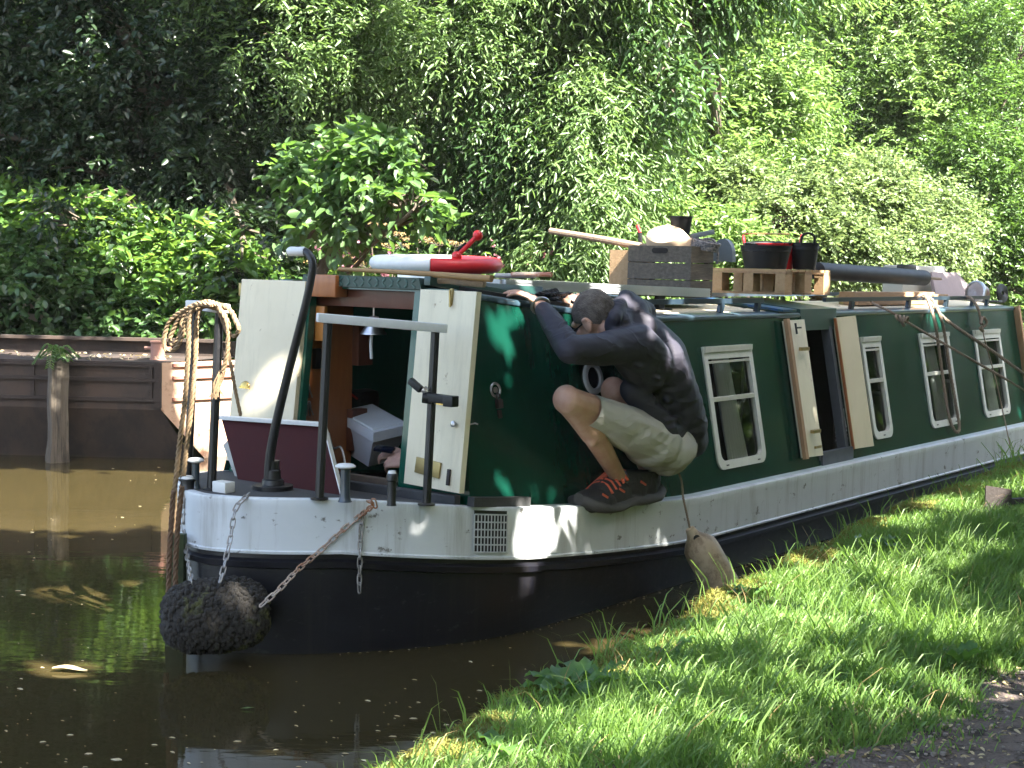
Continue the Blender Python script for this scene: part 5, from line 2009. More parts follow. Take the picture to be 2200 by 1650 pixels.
m_.tube(smooth_path([q + (-.1, -.05, .02), q + (-.35, -.1, .02), q + (-.55, -.03, .02), q + (-.7, -.1, .02)], .03), 0.012, 7)
m_.build('hose', M['tubblack'], hz2)
for i, (px, lab, y_) in enumerate(((1140, 'short reddish pole end on the roof right of the lifebuoy', 0.42), (1105, 'white tipped pole end on the roof beside the lifebuoy', 0.55))):
    a, b = bpl(px - 40, 590 + i * 2, 0, 0.9 + i * .2), bpl(px + 45, 590 + i * 3, 0, 0.9 + i * .2)
    pe = thing('boat_hook', lab, 'pole', a, group='poles stowed beside the solar panel')
    m_ = MB()
    m_.tube([a, b], 0.015, 8)
    m_.build('shaft', mat('red_brown_pole', (0.34, 0.13, 0.06), 0.5, c2=(0.6, 0.5, 0.36), scale=5, amt=0.12) if i == 0 else M['panelwhite'], pe)

# ------------------------------------------------------------------ things on the stern deck and inside the doorway
xb0, xb1 = -0.78, -0.52
P4 = [bpl(520, 1062, 0, xb0), bpl(738, 1072, 0, xb0), bpl(697, 912, 0, xb1), bpl(475, 897, 0, xb1)]
hb2 = thing('deck_board', 'maroon hinged deck board with white edges propped open behind the tiller', 'board', P4[0])
m_ = MB()
m_.slab(P4[::-1], 0.022)
m_.build('board_panel', M['maroon'], hb2, smooth=False)
m_ = MB()
nn = unit(np.cross(P4[1] - P4[0], P4[3] - P4[0]))
for a, b, w_ in ((P4[3], P4[2], .022), (P4[1], P4[2], .006)):
    m_.beam(a + nn * 0.0, b + nn * 0.0, 0.05, w_, up=(b - P4[0]) * 0 + (0, 0, 1) if a is P4[3] else (0, 1, 0), bev=0.003)
m_.build('edging', M['railcap'], hb2, smooth=False)
m_ = MB()
a = bpl(722, 960, 0, xb1 - .02)
m_.tube(smooth_path([bpl(706, 930, 0, xb1), bpl(716, 962, 0, xb1), bpl(733, 962, 0, xb1), bpl(742, 1005, 0, xb1 - .05), bpl(738, 1030, 0, xb1 - .1)], .01), 0.006, 6)
m_.build('support_wire', M['steel'], hb2)
ch = thing('wooden_chock', 'small white block on the deck beside the left taffrail post', 'block', deck(474, 1058))
m_ = MB()
q = deck(474, 1058)
m_.box(q + (0.02, 0, 0.028), (0.07, 0.095, 0.055), bev=0.005)
m_.build('block_body', M['railcap'], ch)
st = thing('timber_offcut', 'pale broken timber standing left of the maroon board', 'timber', bpl(500, 1030, 0, -0.56))
m_ = MB()
a, b = bpl(515, 1022, 0, -0.56), bpl(488, 952, 0, -0.52)
m_.beam(a, b, 0.045, 0.03, up=(1, 0, 0))
m_.beam(a + (0.01, -.03, -.02), a + (0, .04, .05), 0.03, 0.04, up=(1, 0, 0))
m_.build('timber_body', M['panelwhite'], st, smooth=False)

# camera clamp on the right taffrail post
px_ = dR[0] + 0.025
ck = thing('clamp', 'black clamp gripping the post in front of the right cream door', 'clamp', bpl(930, 858, 0, px_))
m_ = MB()
a, b = bpl(917, 853, 0, px_ - .03), bpl(978, 861, 0, px_ - .03)
m_.beam(a, b, 0.045, 0.045, bev=0.008)
q = bpl(958, 861, 0, px_ - .035)
m_.beam(q, bpl(979, 863, 0, px_ - .035), 0.055, 0.055, bev=0.006)
m_.lathe([(0.028, -0.02), (0.03, 0.0), (0.028, 0.03)], bpl(920, 855, 0, px_ - .03), off(-1, 0.1, 0), 14)
m_.build('jaw', M['black'], ck)
m_ = MB()
m_.tube([bpl(925, 853, 0, px_ - .03), bpl(907, 838, 0, px_ - .045)], 0.010, 8)
m_.lathe([(0.018, -0.01), (0.02, 0.0), (0.018, 0.012)], bpl(913, 838, 0, px_ - .045), off(-.6, .6, 0), 10)
m_.build('ball_joint', M['steel'], ck)
m_ = MB()
a, b = bpl(905, 838, 0, px_ - .05), bpl(881, 817, 0, px_ - .05)
m_.beam(a, b, 0.032, 0.036, bev=0.008)
m_.build('lever', M['black'], ck)

# inside the doorway
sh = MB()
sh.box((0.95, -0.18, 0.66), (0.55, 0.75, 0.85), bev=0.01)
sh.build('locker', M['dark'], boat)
tb = thing('storage_tub', 'white plastic tub with square rim tilted inside the doorway', 'tub', bpl(770, 1000, 0, 0.25))
A4 = [bpl(724, 884, 0, 0.22), bpl(802, 930, 0, 0.0), bpl(880, 912, 0, 0.25)]
A4.append(A4[0] + A4[2] - A4[1])
ctr = (A4[0] + A4[2]) / 2
dn = np.array([0.02, 0.05, -0.24])
m_ = MB()
m_.hexa([q + (0, 0, -.055) for q in A4] + A4)
m_.hexa([ctr + (q - ctr) * 0.62 + dn for q in A4] + [ctr + (q - ctr) * 0.93 + (0, 0, -.05) for q in A4])
m_.build('tub_body', M['lid'], tb, smooth=False)
m_ = MB()
m_.hexa([ctr + (q - ctr) * 0.86 for q in A4] + [ctr + (q - ctr) * 0.84 + (0, 0, .008) for q in A4])
m_.build('lid', M['white_plastic'], tb, smooth=False)
bgc = bpl(760, 862, 0, 0.75)
bg = thing('tool_bag', 'black tool bag with red piping on the locker inside', 'bag', bgc - (0, 0, .08))
m_ = MB()
m_.box(bgc, (0.2, 0.30, 0.17), bev=0.05)
m_.build('bag_body', M['black'], bg)
m_ = MB()
m_.tube(smooth_path([bgc + (-.11, .13, .05), bgc + (-.11, .05, .095), bgc + (-.11, -.03, .08), bgc + (-.11, -.13, .03)], 0.02), 0.008, 6)
m_.build('piping', M['red'], bg)
# bell under the lintel
bx_ = -0.02
bt_ = bpl(803, 672, 0, bx_)
be = thing('ship_bell', 'small dull bell with white lanyard hanging in the stern doorway', 'bell', bt_)
m_ = MB()
r_ = 0.075
z0 = bpl(800, 718, 0, bx_)[2] - bt_[2]
m_.lathe([(r_, z0), (r_ * .97, z0 + .008), (r_ * .62, z0 * .62), (r_ * .48, z0 * .30), (r_ * .36, z0 * .18), (0, z0 * .13)], bt_, n=22)
m_.tube([bt_ + (0, 0, z0 * .18), bt_ + (0, 0, .03)], 0.006, 6)
m_.build('bell_body', M['steel'], be)
m_ = MB()
m_.tube(smooth_path([bt_ + (0, 0, z0 * .5), bpl(797, 735, 0, bx_), bpl(798, 771, 0, bx_)], .01), 0.009, 7)
m_.build('lanyard', M['railcap'], be)
for i, (px, py, lab) in enumerate(((662, 850, 'bunch of keys hanging on the orange wood panel, upper'), (664, 888, 'lower bunch of keys hanging near the maroon board'))):
    y_ = 0.385
    q = bpl(px, py - 22, 1, y_)
    kk = thing('key_bunch', lab, 'keys', q, group='key bunches on the orange panel')
    m_ = MB()
    m_.tube([q + 0.012 * np.array([math.cos(t), 0, math.sin(t)]) for t in np.linspace(0, 2 * PI, 14, endpoint=False)], 0.0025, 5, closed=True)
    m_.build('ring', M['steel'], kk)
    for j in range(3):
        m_ = MB()
        a = 0.35 * (j - 1)
        e = q + np.array([0.07 * math.sin(a), -0.004 * j - .004, -0.075 * math.cos(a)])
        m_.beam(q, e, 0.003, 0.010, up=(1, 0, 0))
        m_.lathe([(0.012, 0), (0.012, 0.003)], q * .75 + e * .25, (0, 1, 0), 10)
        m_.build('key', M['galv'] if j != 1 else M['plate'], kk, smooth=False)

# ------------------------------------------------------------------ ropes, chains and fenders
def hang_rope(name, label, paths, r, mt, cat='rope', group=None, strand='strand'):
    t = thing(name, label, cat, paths[0][0], 'boat', group)
    m = MB()
    for P in paths:
        m.rope(P, r)
    m.build(strand, M[mt], t)
    return t


xL = pA[0] - 0.03


def L_(*pts, x=None, dx=0.0):
    x = xL if x is None else x
    n = len(pts)
    return [bpl(p[0], p[1], 0, x + dx * math.sin(i * 1.3)) for i, p in enumerate(pts)]


rp_ = thing('mooring_rope', 'tan mooring rope looped over the left white rail and hanging to the water', 'rope', L_((440, 660))[0])
m_ = MB()
m_.rope(L_((455, 655), (420, 655), (407, 690), (404, 760), (398, 850), (386, 950), (378, 1030), (373, 1060), x=xL - 0.08), 0.0140)
m_.rope(L_((475, 660), (440, 650), (423, 690), (420, 770), (412, 860), (401, 960), (391, 1050), x=xL - 0.05), 0.0140)
m_.rope(L_((490, 664), (445, 648), (400, 664), (365, 690), (352, 730), (358, 752), (378, 748), (392, 720), (398, 690), (420, 660), x=xL - .04, dx=.01), 0.0130)
m_.rope(L_((480, 668), (430, 656), (396, 680), (386, 720), (372, 740), (366, 725), (392, 676), (440, 658), (470, 655), x=xL + .0, dx=.012), 0.0130)
m_.rope(L_((450, 655), (475, 655), (496, 668), (507, 690), (513, 708), (503, 722), (488, 712), (480, 690), (470, 668), x=xL - .05, dx=.01), 0.0125)
m_.rope(L_((470, 660), (485, 684), (491, 720), (488, 760), (478, 800), x=xL - .06), 0.0125)
m_.rope(L_((478, 664), (492, 700), (488, 740), (497, 790), (508, 850), (517, 893), x=xL + .06), 0.010)
m_.build('loops', M['rope'], rp_)
m_ = MB()
m_.rope(L_((373, 1055), (369, 1110), (364, 1190), (362, 1270), (357, 1340), x=xL - 0.22), 0.0150)
m_.rope(L_((391, 1045), (384, 1110), (378, 1190), (376, 1280), (372, 1330), x=xL - 0.22), 0.0150)
m_.build('wet_tail', M['rope_wet'], rp_)
m_ = MB()
rg = np.random.default_rng(4)
e = L_((478, 800), x=xL - .06)[0]
for k in range(14):
    m_.tube(smooth_path([e + (0, rg.normal() * .012, 0.01), e + off(-.02 + rg.normal() * .012, -.06), e + off(-.035 + rg.normal() * .02, -.115 - rg.random() * .02)], .02), 0.0035, 4)
m_.build('frayed_end', M['rope'], rp_)


def chain(name, label, pts, mt, n_link=None, pitch=0.040, w=0.011, r=0.0042, group='chains on the stern'):
    P = smooth_path(np.array(pts), 0.004)
    Ls = np.concatenate([[0], np.cumsum(np.linalg.norm(np.diff(P, axis=0), axis=1))])
    k = max(2, int(Ls[-1] / pitch))
    t = thing(name, label, 'chain', pts[0], 'boat', group)
    m = MB()
    for i in range(k):
        s0 = (i + 0.5) / k * Ls[-1]
        c = np.array([np.interp(s0, Ls, P[:, j]) for j in range(3)])
        a = np.array([np.interp(max(0, s0 - 0.01), Ls, P[:, j]) for j in range(3)])
        b = np.array([np.interp(s0 + 0.01, Ls, P[:, j]) for j in range(3)])
        d = unit(b - a)
        v = off(0, 0, -1)
        s1 = unit(np.cross(d, v))
        s2 = np.cross(d, s1)
        ang = (0.15 if i % 2 else 0.95) + 0.2 * math.sin(i * 2.1)
        u = math.cos(ang) * s1 + math.sin(ang) * s2
        hl = pitch * 0.66
        ring = []
        for q in np.linspace(0, 2 * PI, 16, endpoint=False):
            ring.append(c + d * (hl - w) * np.sign(math.cos(q)) * (abs(math.cos(q)) > 0.3) * 1.0 + d * w * math.cos(q) + u * w * math.sin(q))
        m.tube(ring, r, 6, closed=True)
    m.build('links', M[mt], t)
    return t


fd = depth_of(deck(463, 1064)) - 0.20
fc = bd(463, 1322, fd)
dA = deck(530, 1068)
dB = deck(800, 1084)
dC = deck(775, 1082)


def hull_out(px, py, out=0.03):             # pixel on the hull side, stood off a little
    lo_, best = None, 1e9
    d = ray(px, py)
    for t in np.linspace(6.5, 9.5, 600):
        l = loc(EYE + d * t)
        if l[0] < 1.5:
            h = float(half_beam(l[0])) + out
            e = abs(-l[1] - h)
            if l[0] < -1.3:
                continue
            if e < best:
                best, lo_ = e, l
    return lo_


sag = lambda p, q, f, s_: p * (1 - f) + q * f - np.array([0, 0, s_ * 4 * f * (1 - f)])
c1a, c1b = hull_out(393, 1062, .03), bd(412, 1252, fd - .10)
chain('chain', 'leftmost chain from the deck edge down to the rope fender', [deck(392, 1052) + (0.02, 0, .03), c1a + (0, 0, .0), bd(397, 1160, depth_of(c1a) - .03), c1b], 'galv')
e2 = bd(473, 1250, fd - .12)
chain('chain', 'chain over the white band to the top of the rope fender', [dA + (0.03, 0.02, .012), bd(524, 1072, depth_of(dA) - .04), bd(506, 1095, depth_of(dA) - .10), bd(494, 1160, depth_of(dA) * .7 + fd * .3 - .10), bd(482, 1215, depth_of(dA) * .3 + fd * .7 - .11), e2], 'galv')
e3 = bd(560, 1302, fd - .10)
h3 = [hull_out(768, 1112, .02), hull_out(735, 1140, .025), hull_out(690, 1182, .03)]
chain('chain', 'long slanting chain with rusty links to the right end of the rope fender', [dB + (0.0, .03, .012), dB + (-.01, -.02, .005)] + h3 + [bd(640, 1224, depth_of(h3[2]) * .6 + fd * .4 - .06), bd(600, 1266, fd - .08), e3], 'rusty')
chain('chain', 'short loose end of chain hanging straight down the black hull', [hull_out(779, 1108, .018), hull_out(775, 1150, .022), hull_out(773, 1210, .03), hull_out(772, 1272, .03)], 'galv', pitch=.042)
tb_ = thing('rope_fender', 'big dark mossy rope button fender hanging at the water under the stern', 'fender', fc - (0, 0, .18))
rg = np.random.default_rng(9)
m_ = MB()
ax = unit(off(1, 0.05, 0.30))
R_ = rot_cols(ax)
RL, RR = 0.262, 0.172


def barrel(t, s):
    """s along -1..1"""
    pr = (1 - abs(s) ** 3.2) ** (1 / 2.4)
    return fc + ax * (s * RL) + R_ @ np.array([RR * pr * math.cos(t), RR * pr * math.sin(t), 0])


V, F = [], []
NS, NT = 22, 36
for i in range(NS + 1):
    s = -0.999 + 1.998 * i / NS
    for k in range(NT):
        V.append(barrel(2 * PI * k / NT, s))
for i in range(NS):
    for k in range(NT):
        F.append((i * NT + k, i * NT + (k + 1) % NT, (i + 1) * NT + (k + 1) % NT, (i + 1) * NT + k))
m_.add(V, F)
for i in range(1700):
    s = rg.uniform(-0.97, 0.97)
    p = barrel(2 * PI * rg.random(), s)
    rr_ = 0.0105 + 0.0065 * rg.random()
    m_.ell(p, (rr_, rr_, rr_ * (0.8 + .6 * rg.random())), n=7, m=5)
m_.build('knotwork', M['fender'], tb_)

# cream fender on its line beside the bank
ft_, fb_ = bpl(1490, 1150, 1, -1.15), bpl(1558, 1270, 1, -1.30)
fe = thing('boat_fender', 'dirty cream cylindrical fender squeezed between hull and grass bank', 'fender', ft_)
dv = unit(fb_ - ft_)
Lf = np.linalg.norm(fb_ - ft_)
m_ = MB()
rF = 0.112
m_.lathe([(0, -0.055), (0.028, -0.05), (0.036, -0.02), (0.045, 0.0), (0.075, 0.03), (rF * .95, 0.075), (rF, 0.12), (rF, Lf), (rF * .8, Lf + .06), (0, Lf + .1)], ft_, dv, 26)
m_.build('fender_body', M['fender_cream'], fe)
m_ = MB()
ne = unit(off(.2, -.1, -1) - (off(.2, -.1, -1) @ dv) * dv)
m_.lathe([(0.022, 0), (0.022, 0.004), (0, 0.005)], ft_ + dv * 0.012 + ne * 0.048, ne, 12)
m_.build('eye_hole', M['black'], fe)
lt = ft_ - dv * 0.045
l1 = bpl(1455, 1012, 1, -1.07)
l2 = wp(1.45, 0.35, 0.03)
l3 = rt(1.45, -0.60) + (0, 0, .09)
hang_rope('fender_line', 'thin grey line from the handrail down to the cream fender', [[l3, wp(1.45, 1.1, 0.03), l2, l1, l1 * .5 + lt * .5 + (0, 0, 0), lt]], 0.0075, 'rope_grey')

# ropes at the fore part
def RP(pts):                                # px, py, boat y
    return [bpl(a, b, 1, c) for a, b, c in pts]


RY = -0.60
hang_rope('mooring_line', 'lower thin mooring line with a knot running down to the right', [RP([(1872, 648, RY), (1880, 654, -0.66), (1910, 668, -0.82), (1935, 684, -0.88), (2000, 722, -1.05), (2100, 780, -1.3), (2200, 838, -1.55), (2420, 975, -2.0)])], 0.0115, 'rope_grey', group='mooring lines at the handrail')
q = RP([(1935, 683, -.90)])[0]
m_ = MB()
kn_ = thing('knot', 'pale bulky knot tied in the lower thin mooring line', 'knot', q)
for k in range(4):
    m_.rope([q + 0.045 * np.array([math.cos(t) * .9, 0.35 * math.sin(t + k), math.sin(t) * (.5 + .12 * k)]) + off(.02 * k - .02, -.01 * k) for t in np.linspace(0, 5.5, 10)], 0.010)
m_.build('turns', M['rope_grey'], kn_)
hang_rope('mooring_line', 'thick upper mooring rope made fast on the handrail and led down to the right', [RP([(1965, 641, RY), (1985, 634, RY - .02), (1998, 650, -0.68), (2030, 685, -0.80), (2080, 720, -0.95), (2140, 760, -1.12), (2200, 803, -1.3), (2420, 955, -1.9)])], 0.0165, 'rope_grey', group='mooring lines at the handrail')
hang_rope('rope_loop', 'long loop of old rope hanging from the handrail over the third window', [RP([(1978, 640, RY), (1992, 642, -0.66), (2008, 690, -0.79), (2016, 740, -0.81), (2024, 800, -0.84), (2034, 870, -0.90), (2043, 910, -0.93), (2056, 929, -0.96), (2061, 915, -0.96), (2052, 860, -0.92), (2040, 790, -0.87), (2030, 720, -0.82), (2020, 680, -0.79), (2004, 646, -0.68), (1990, 637, RY)])], 0.015, 'rope_grey')
hang_rope('rope_end', 'short rope with a knotted eye hanging from the handrail over the last window', [RP([(2072, 640, RY), (2085, 640, -0.66), (2100, 660, -0.75), (2108, 690, -0.79), (2113, 702, -0.80), (2120, 692, -0.82), (2112, 682, -0.80), (2106, 696, -.80)]), RP([(2108, 700, -0.81), (2112, 712, -0.83), (2104, 704, -.82)])], 0.0145, 'rope_grey')
hang_rope('mooring_line', 'thin line hanging from the knotted eye down past the last window to the bank', [RP([(2110, 704, -0.82), (2118, 740, -0.84), (2138, 810, -0.92), (2158, 900, -1.05), (2176, 985, -1.25)])], 0.0065, 'rope_grey', group='mooring lines at the handrail')


# ------------------------------------------------------------------ people
def blob(parts, voxel, name, material, parent, smooth_it=4, wrinkle=None, cuts=()):
    """union of overlapping solids turned into one continuous skin"""
    m = MB()
    for p in parts:
        if p[0] == 'c':
            m.capsule(*p[1:5])
        else:
            m.ell(p[1], p[2], p[3] if len(p) > 3 else None, 20, 14)
    tmp = newmesh('tmp', np.array(m.V), m.F, None, None)
    md = tmp.modifiers.new('r', 'REMESH')
    md.mode = 'VOXEL'
    md.voxel_size = voxel
    md.use_smooth_shade = True
    sm = tmp.modifiers.new('s', 'SMOOTH')
    sm.factor = 0.5
    sm.iterations = smooth_it
    dg = bpy.context.evaluated_depsgraph_get()
    dg.update()
    ev = tmp.evaluated_get(dg)
    me = bpy.data.meshes.new_from_object(ev)
    bpy.data.objects.remove(tmp)
    n = len(me.vertices)
    co = np.zeros(n * 3, np.float32)
    me.vertices.foreach_get('co', co)
    co = co.reshape(-1, 3).astype(float)
    if wrinkle:
        nr = np.zeros(n * 3, np.float32)
        me.vertices.foreach_get('normal', nr)
        co = co + nr.reshape(-1, 3) * wrinkle(co)[:, None]
    if cuts:
        bm = bmesh.new()
        bm.from_mesh(me)
        bm.verts.ensure_lookup_table()
        for i, v in enumerate(bm.verts):
            v.co = co[i]
        for (pp, nn) in cuts:
            bmesh.ops.bisect_plane(bm, geom=list(bm.verts) + list(bm.edges) + list(bm.faces), plane_co=Vector(pp), plane_no=Vector(nn), clear_outer=True)
        V = np.array([v.co for v in bm.verts])
        bm.verts.index_update()
        F = [[v.index for v in f.verts] for f in bm.faces]
        bm.free()
    else:
        V = co
        F = [list(p.vertices) for p in me.polygons]
    bpy.data.meshes.remove(me)
    if parent is None:
        return V, F
    return newmesh(name, V, F, material, parent, True)


def PM(px, py, y):
    return wld(bpl(px, py, 1, y))


def vo(a, b, c):
    return a * CR + b * CU + c * CF


def frame3(f, u):
    f = unit(f)
    u = unit(np.asarray(u) - (np.asarray(u) @ f) * f)
    return np.stack([np.cross(f, u), f, u], 1)   # side, forward, up


def hand(W, K, spread, up, curl, L, r, thumb=1.0, fist=0.0):
    """palm from wrist W to knuckle line K, four unequal bent fingers and a side thumb"""
    d = unit(K - W)
    up = unit(up - (up @ d) * d)
    s = unit(np.cross(d, up)) * spread
    parts = [('c', W, W * .5 + K * .5, r * 2.3, r * 2.3)]
    for i, o in enumerate((-1.5, -0.5, 0.5, 1.5)):
        k0 = W * .65 + K * .35 + s * o * r * 1.1
        k1 = K + s * o * r * 2.05 - d * abs(o + .3) * r * .6
        parts.append(('c', k0, k1, r * 1.5, r * 1.18))
        ln = L * (0.86, 1.0, 0.94, 0.76)[i]
        a, p = 0.0, k1
        for j, f in enumerate((0.45, 0.30, 0.25)):
            a += curl * (0.7, 1.0, 0.8)[j]
            q = p + (d * math.cos(a) - up * math.sin(a)) * ln * f + s * o * r * 0.12
            parts.append(('c', p, q, r * (1.06, .98, .9)[j], r * (.98, .9, .78)[j]))
            p = q
    t0 = W * .75 + K * .25 - s * 1.9 * r * thumb
    t1 = t0 + d * L * .34 - s * r * 1.7 * thumb - up * r * .5
    t2 = t1 + d * L * .36 - s * r * .2 * thumb - up * r * 0.9
    parts += [('c', W, t0, r * 1.6, r * 1.5), ('c', t0, t1, r * 1.45, r * 1.2), ('c', t1, t2, r * 1.15, r * .9)]
    return parts


# the man crouching on the gunwale
man = thing('person', 'man in navy jacket and stone shorts crouching on the gunwale, gripping the roof edge', 'person', PM(1340, 1080, -1.0), 'world')
hipN, hipF = PM(1415, 940, -1.17), PM(1430, 930, -0.99)
kneeN, kneeF = PM(1222, 862, -1.15), PM(1322, 842, -0.96)
ankN, ankF = PM(1338, 1042, -1.03), PM(1400, 1040, -0.95)
shN, shF = PM(1372, 738, -1.26), PM(1340, 712, -0.86)
elN, elF = PM(1226, 752, -1.22), PM(1262, 740, -0.82)
wrN, wrF = PM(1160, 655, -0.80), PM(1246, 668, -0.70)
HC = PM(1277, 681, -1.03)
fdir = vo(-0.60, -0.42, 0.68)
udir = vo(-0.42, 0.86, 0.10)
HR = frame3(fdir, udir)
hs, hf, hu = HR[:, 0], HR[:, 1], HR[:, 2]
neck0 = HC - hf * 0.055 - hu * 0.10
neck1 = PM(1372, 700, -1.06)
body = [('e', HC + hu * .025 - hf * .012, (0.102, 0.134, 0.122), HR), ('e', HC + hf * .055 - hu * .075, (0.082, 0.082, 0.105), HR),
        ('e', HC + hf * .06 - hu * .135, (0.055, 0.062, 0.045), HR), ('e', HC + hf * .118 + hu * .02, (0.072, 0.025, 0.028), HR),
        ('c', HC + hf * .125 - hu * .01, HC + hf * .158 - hu * .062, 0.014, 0.021), ('c', HC + hf * .128 - hu * .105 - hs * .022, HC + hf * .128 - hu * .105 + hs * .022, 0.013, 0.013)]
for sg in (-1, 1):
    e = HC + hs * sg * 0.103 - hf * 0.012 - hu * 0.035
    body.append(('e', e, (0.014, 0.030, 0.045), HR))
    body.append(('c', e + hu * .035 + hf * .012 + hs * sg * .008, e - hf * .02 + hu * .03 + hs * sg * .016, 0.009, 0.009))
    body.append(('e', HC + hs * sg * .05 + hf * .10 - hu * .045, (0.034, 0.032, 0.028), HR))
body += [('c', neck0, neck1, 0.064, 0.066), ('c', neck1, (hipN + hipF) / 2, 0.075, 0.15), ('c', shN, shF, 0.055, 0.055)]
for h_, k_, a_ in ((hipN, kneeN, ankN), (hipF, kneeF, ankF)):
    body.append(('c', h_, k_, 0.114, 0.080))
    body.append(('e', k_ + vo(-.012, .010, 0), (0.076, 0.075, 0.080)))
    cm = k_ * .66 + a_ * .34 + vo(.028, -.012, 0)
    body += [('c', k_, cm, 0.070, 0.072), ('e', k_ * .7 + a_ * .3 + vo(.035, -.01, 0), (.055, .06, .10)), ('c', cm, a_, 0.068, 0.043), ('c', a_, a_ + vo(-.03, -.07, 0), 0.045, 0.045), ('c', k_ + vo(-.01, -.01, 0), k_ * .8 + a_ * .2 + vo(-.006, -.006, 0), .062, .052)]
body += [('c', shN, elN, 0.075, 0.058), ('c', elN, wrN, 0.060, 0.038), ('c', shF, elF, 0.075, 0.058), ('c', elF, wrF, 0.060, 0.038)]
K1 = PM(1131, 633, -0.74)
body += hand(wrN, K1, 1.0, vo(0.25, 1.0, -0.25), 0.42, 0.135, 0.0125, thumb=-1.0)
K2 = PM(1232, 642, -0.66)
body += hand(wrF, K2, 1.0, vo(-0.2, .7, -0.7), 1.25, 0.12, 0.0135, thumb=1.0)
body_o = blob(body, 0.0068, 'body', M['skin'], man, 3)


def wr_fn(amp, seed, sc):
    def fn(c):
        a = vnoise(c + 0.3 * np.stack([vnoise(c, 3, seed), vnoise(c, 3, seed + 1), vnoise(c, 3, seed + 2)], 1), sc, seed)
        b = vnoise(c, sc * 2.7, seed + 5)
        return amp * (0.6 * np.abs(a) * 1.4 - 0.45 + 0.35 * b)
    return fn


def fold_fn(amp, lines, seed, sc):
    base = wr_fn(amp * 0.45, seed, sc)

    def fn(c):
        d = base(c)
        for a, b, w, h in lines:            # raised folds along line segments
            a, b = np.asarray(a), np.asarray(b)
            t = np.clip(((c - a) @ (b - a)) / ((b - a) @ (b - a)), 0, 1)
            q = np.linalg.norm(c - (a + t[:, None] * (b - a)), axis=1)
            d = d + h * np.exp(-(q / w) ** 2) - 0.6 * h * np.exp(-((q - 1.7 * w) / w) ** 2)
        return d
    return fn


sp_ = [(PM(1366, 706, -1.06), (0.115, 0.22, 0.105)), (PM(1383, 730, -1.06), (0.165, 0.275, 0.145)), (PM(1404, 768, -1.06), (0.205, 0.285, 0.185)), (PM(1414, 812, -1.06), (0.218, 0.28, 0.19)),
       (PM(1430, 862, -1.07), (0.212, 0.265, 0.185)), (PM(1449, 910, -1.08), (0.195, 0.26, 0.165)), (PM(1462, 945, -1.09), (0.172, 0.255, 0.13))]
jk = []
for i in range(len(sp_) - 1):
    for f in np.linspace(0, 1, 7, endpoint=(i == len(sp_) - 2)):
        jk.append(('e', sp_[i][0] * (1 - f) + sp_[i + 1][0] * f, tuple(np.array(sp_[i][1]) * (1 - f) + np.array(sp_[i + 1][1]) * f)))
jk += [('e', PM(1412, 772, -1.17), (0.165, 0.19, 0.15)), ('e', PM(1428, 822, -1.17), (0.18, 0.20, 0.16)), ('e', PM(1448, 870, -1.17), (0.175, 0.20, 0.155)), ('e', PM(1465, 912, -1.17), (0.16, 0.19, 0.13)), ('e', PM(1438, 845, -1.17), (0.18, 0.20, 0.16)), ('e', PM(1420, 797, -1.17), (0.175, 0.2, 0.155)), ('e', PM(1456, 890, -1.17), (0.17, 0.195, 0.14)),
       ('c', PM(1358, 838, -1.16), PM(1425, 918, -1.24), 0.075, 0.08), ('c', PM(1425, 918, -1.24), PM(1478, 952, -1.20), 0.08, 0.085), ('c', PM(1330, 742, -1.24), PM(1390, 800, -1.22), 0.10, 0.12)]
jk += [('c', shN, shF, 0.112, 0.11), ('c', shN + vo(.01, -.01, 0), PM(1405, 790, -1.20), 0.112, 0.14),
       ('c', shN, shN * .45 + elN * .55 + vo(0, -.012, 0), 0.112, 0.094), ('c', shN * .45 + elN * .55 + vo(0, -.012, 0), elN, 0.094, 0.080), ('c', elN, elN * .45 + wrN * .55, 0.080, 0.068), ('c', elN * .45 + wrN * .55, wrN * .86 + elN * .14, 0.068, 0.055),
       ('c', shF, elF, 0.12, 0.088), ('c', elF, wrF * .82 + elF * .18, 0.088, 0.062),
       ('e', PM(1362, 672, -1.03), (0.105, 0.17, 0.095)), ('c', PM(1345, 640, -1.06), PM(1384, 672, -1.06), 0.052, 0.072), ('c', PM(1322, 690, -1.16), PM(1345, 640, -1.07), 0.05, 0.05), ('e', PM(1358, 672, -1.08), (0.10, 0.16, 0.10)), ('c', PM(1336, 694, -1.18), PM(1350, 648, -1.06), 0.055, 0.06),
       ('c', PM(1336, 690, -.90), PM(1350, 645, -1.0), 0.055, 0.06), ('c', PM(1328, 704, -1.12), PM(1375, 700, -1.16), 0.075, 0.1), ('c', PM(1320, 684, -1.19), PM(1330, 655, -1.13), 0.042, 0.05), ('c', PM(1320, 684, -1.19), PM(1312, 706, -1.15), 0.042, 0.05)]
lines = [(PM(1490, 755, -1.1), PM(1360, 790, -1.34), .018, .012), (PM(1500, 800, -1.1), PM(1400, 815, -1.35), .016, .012), (PM(1505, 865, -1.12), PM(1395, 858, -1.35), .02, .016),
         (PM(1300, 720, -1.36), PM(1280, 780, -1.36), .016, .010), (PM(1262, 728, -1.34), PM(1245, 790, -1.34), .014, .010), (PM(1340, 720, -1.38), PM(1330, 800, -1.38), .02, .012),
         (PM(1190, 700, -1.12), PM(1222, 690, -1.1), .012, .008), (PM(1195, 725, -1.2), PM(1235, 715, -1.2), .012, .008), (PM(1420, 905, -1.33), PM(1500, 895, -1.2), .018, .010)]
hemP = PM(1340, 862, -1.2)
lines = [(a, b, w * .8, h * 1.1) for a, b, w, h in lines]
blob(jk, 0.0085, 'jacket', M['jacket'], man, 10, fold_fn(0.010, lines, 3, 6.0))
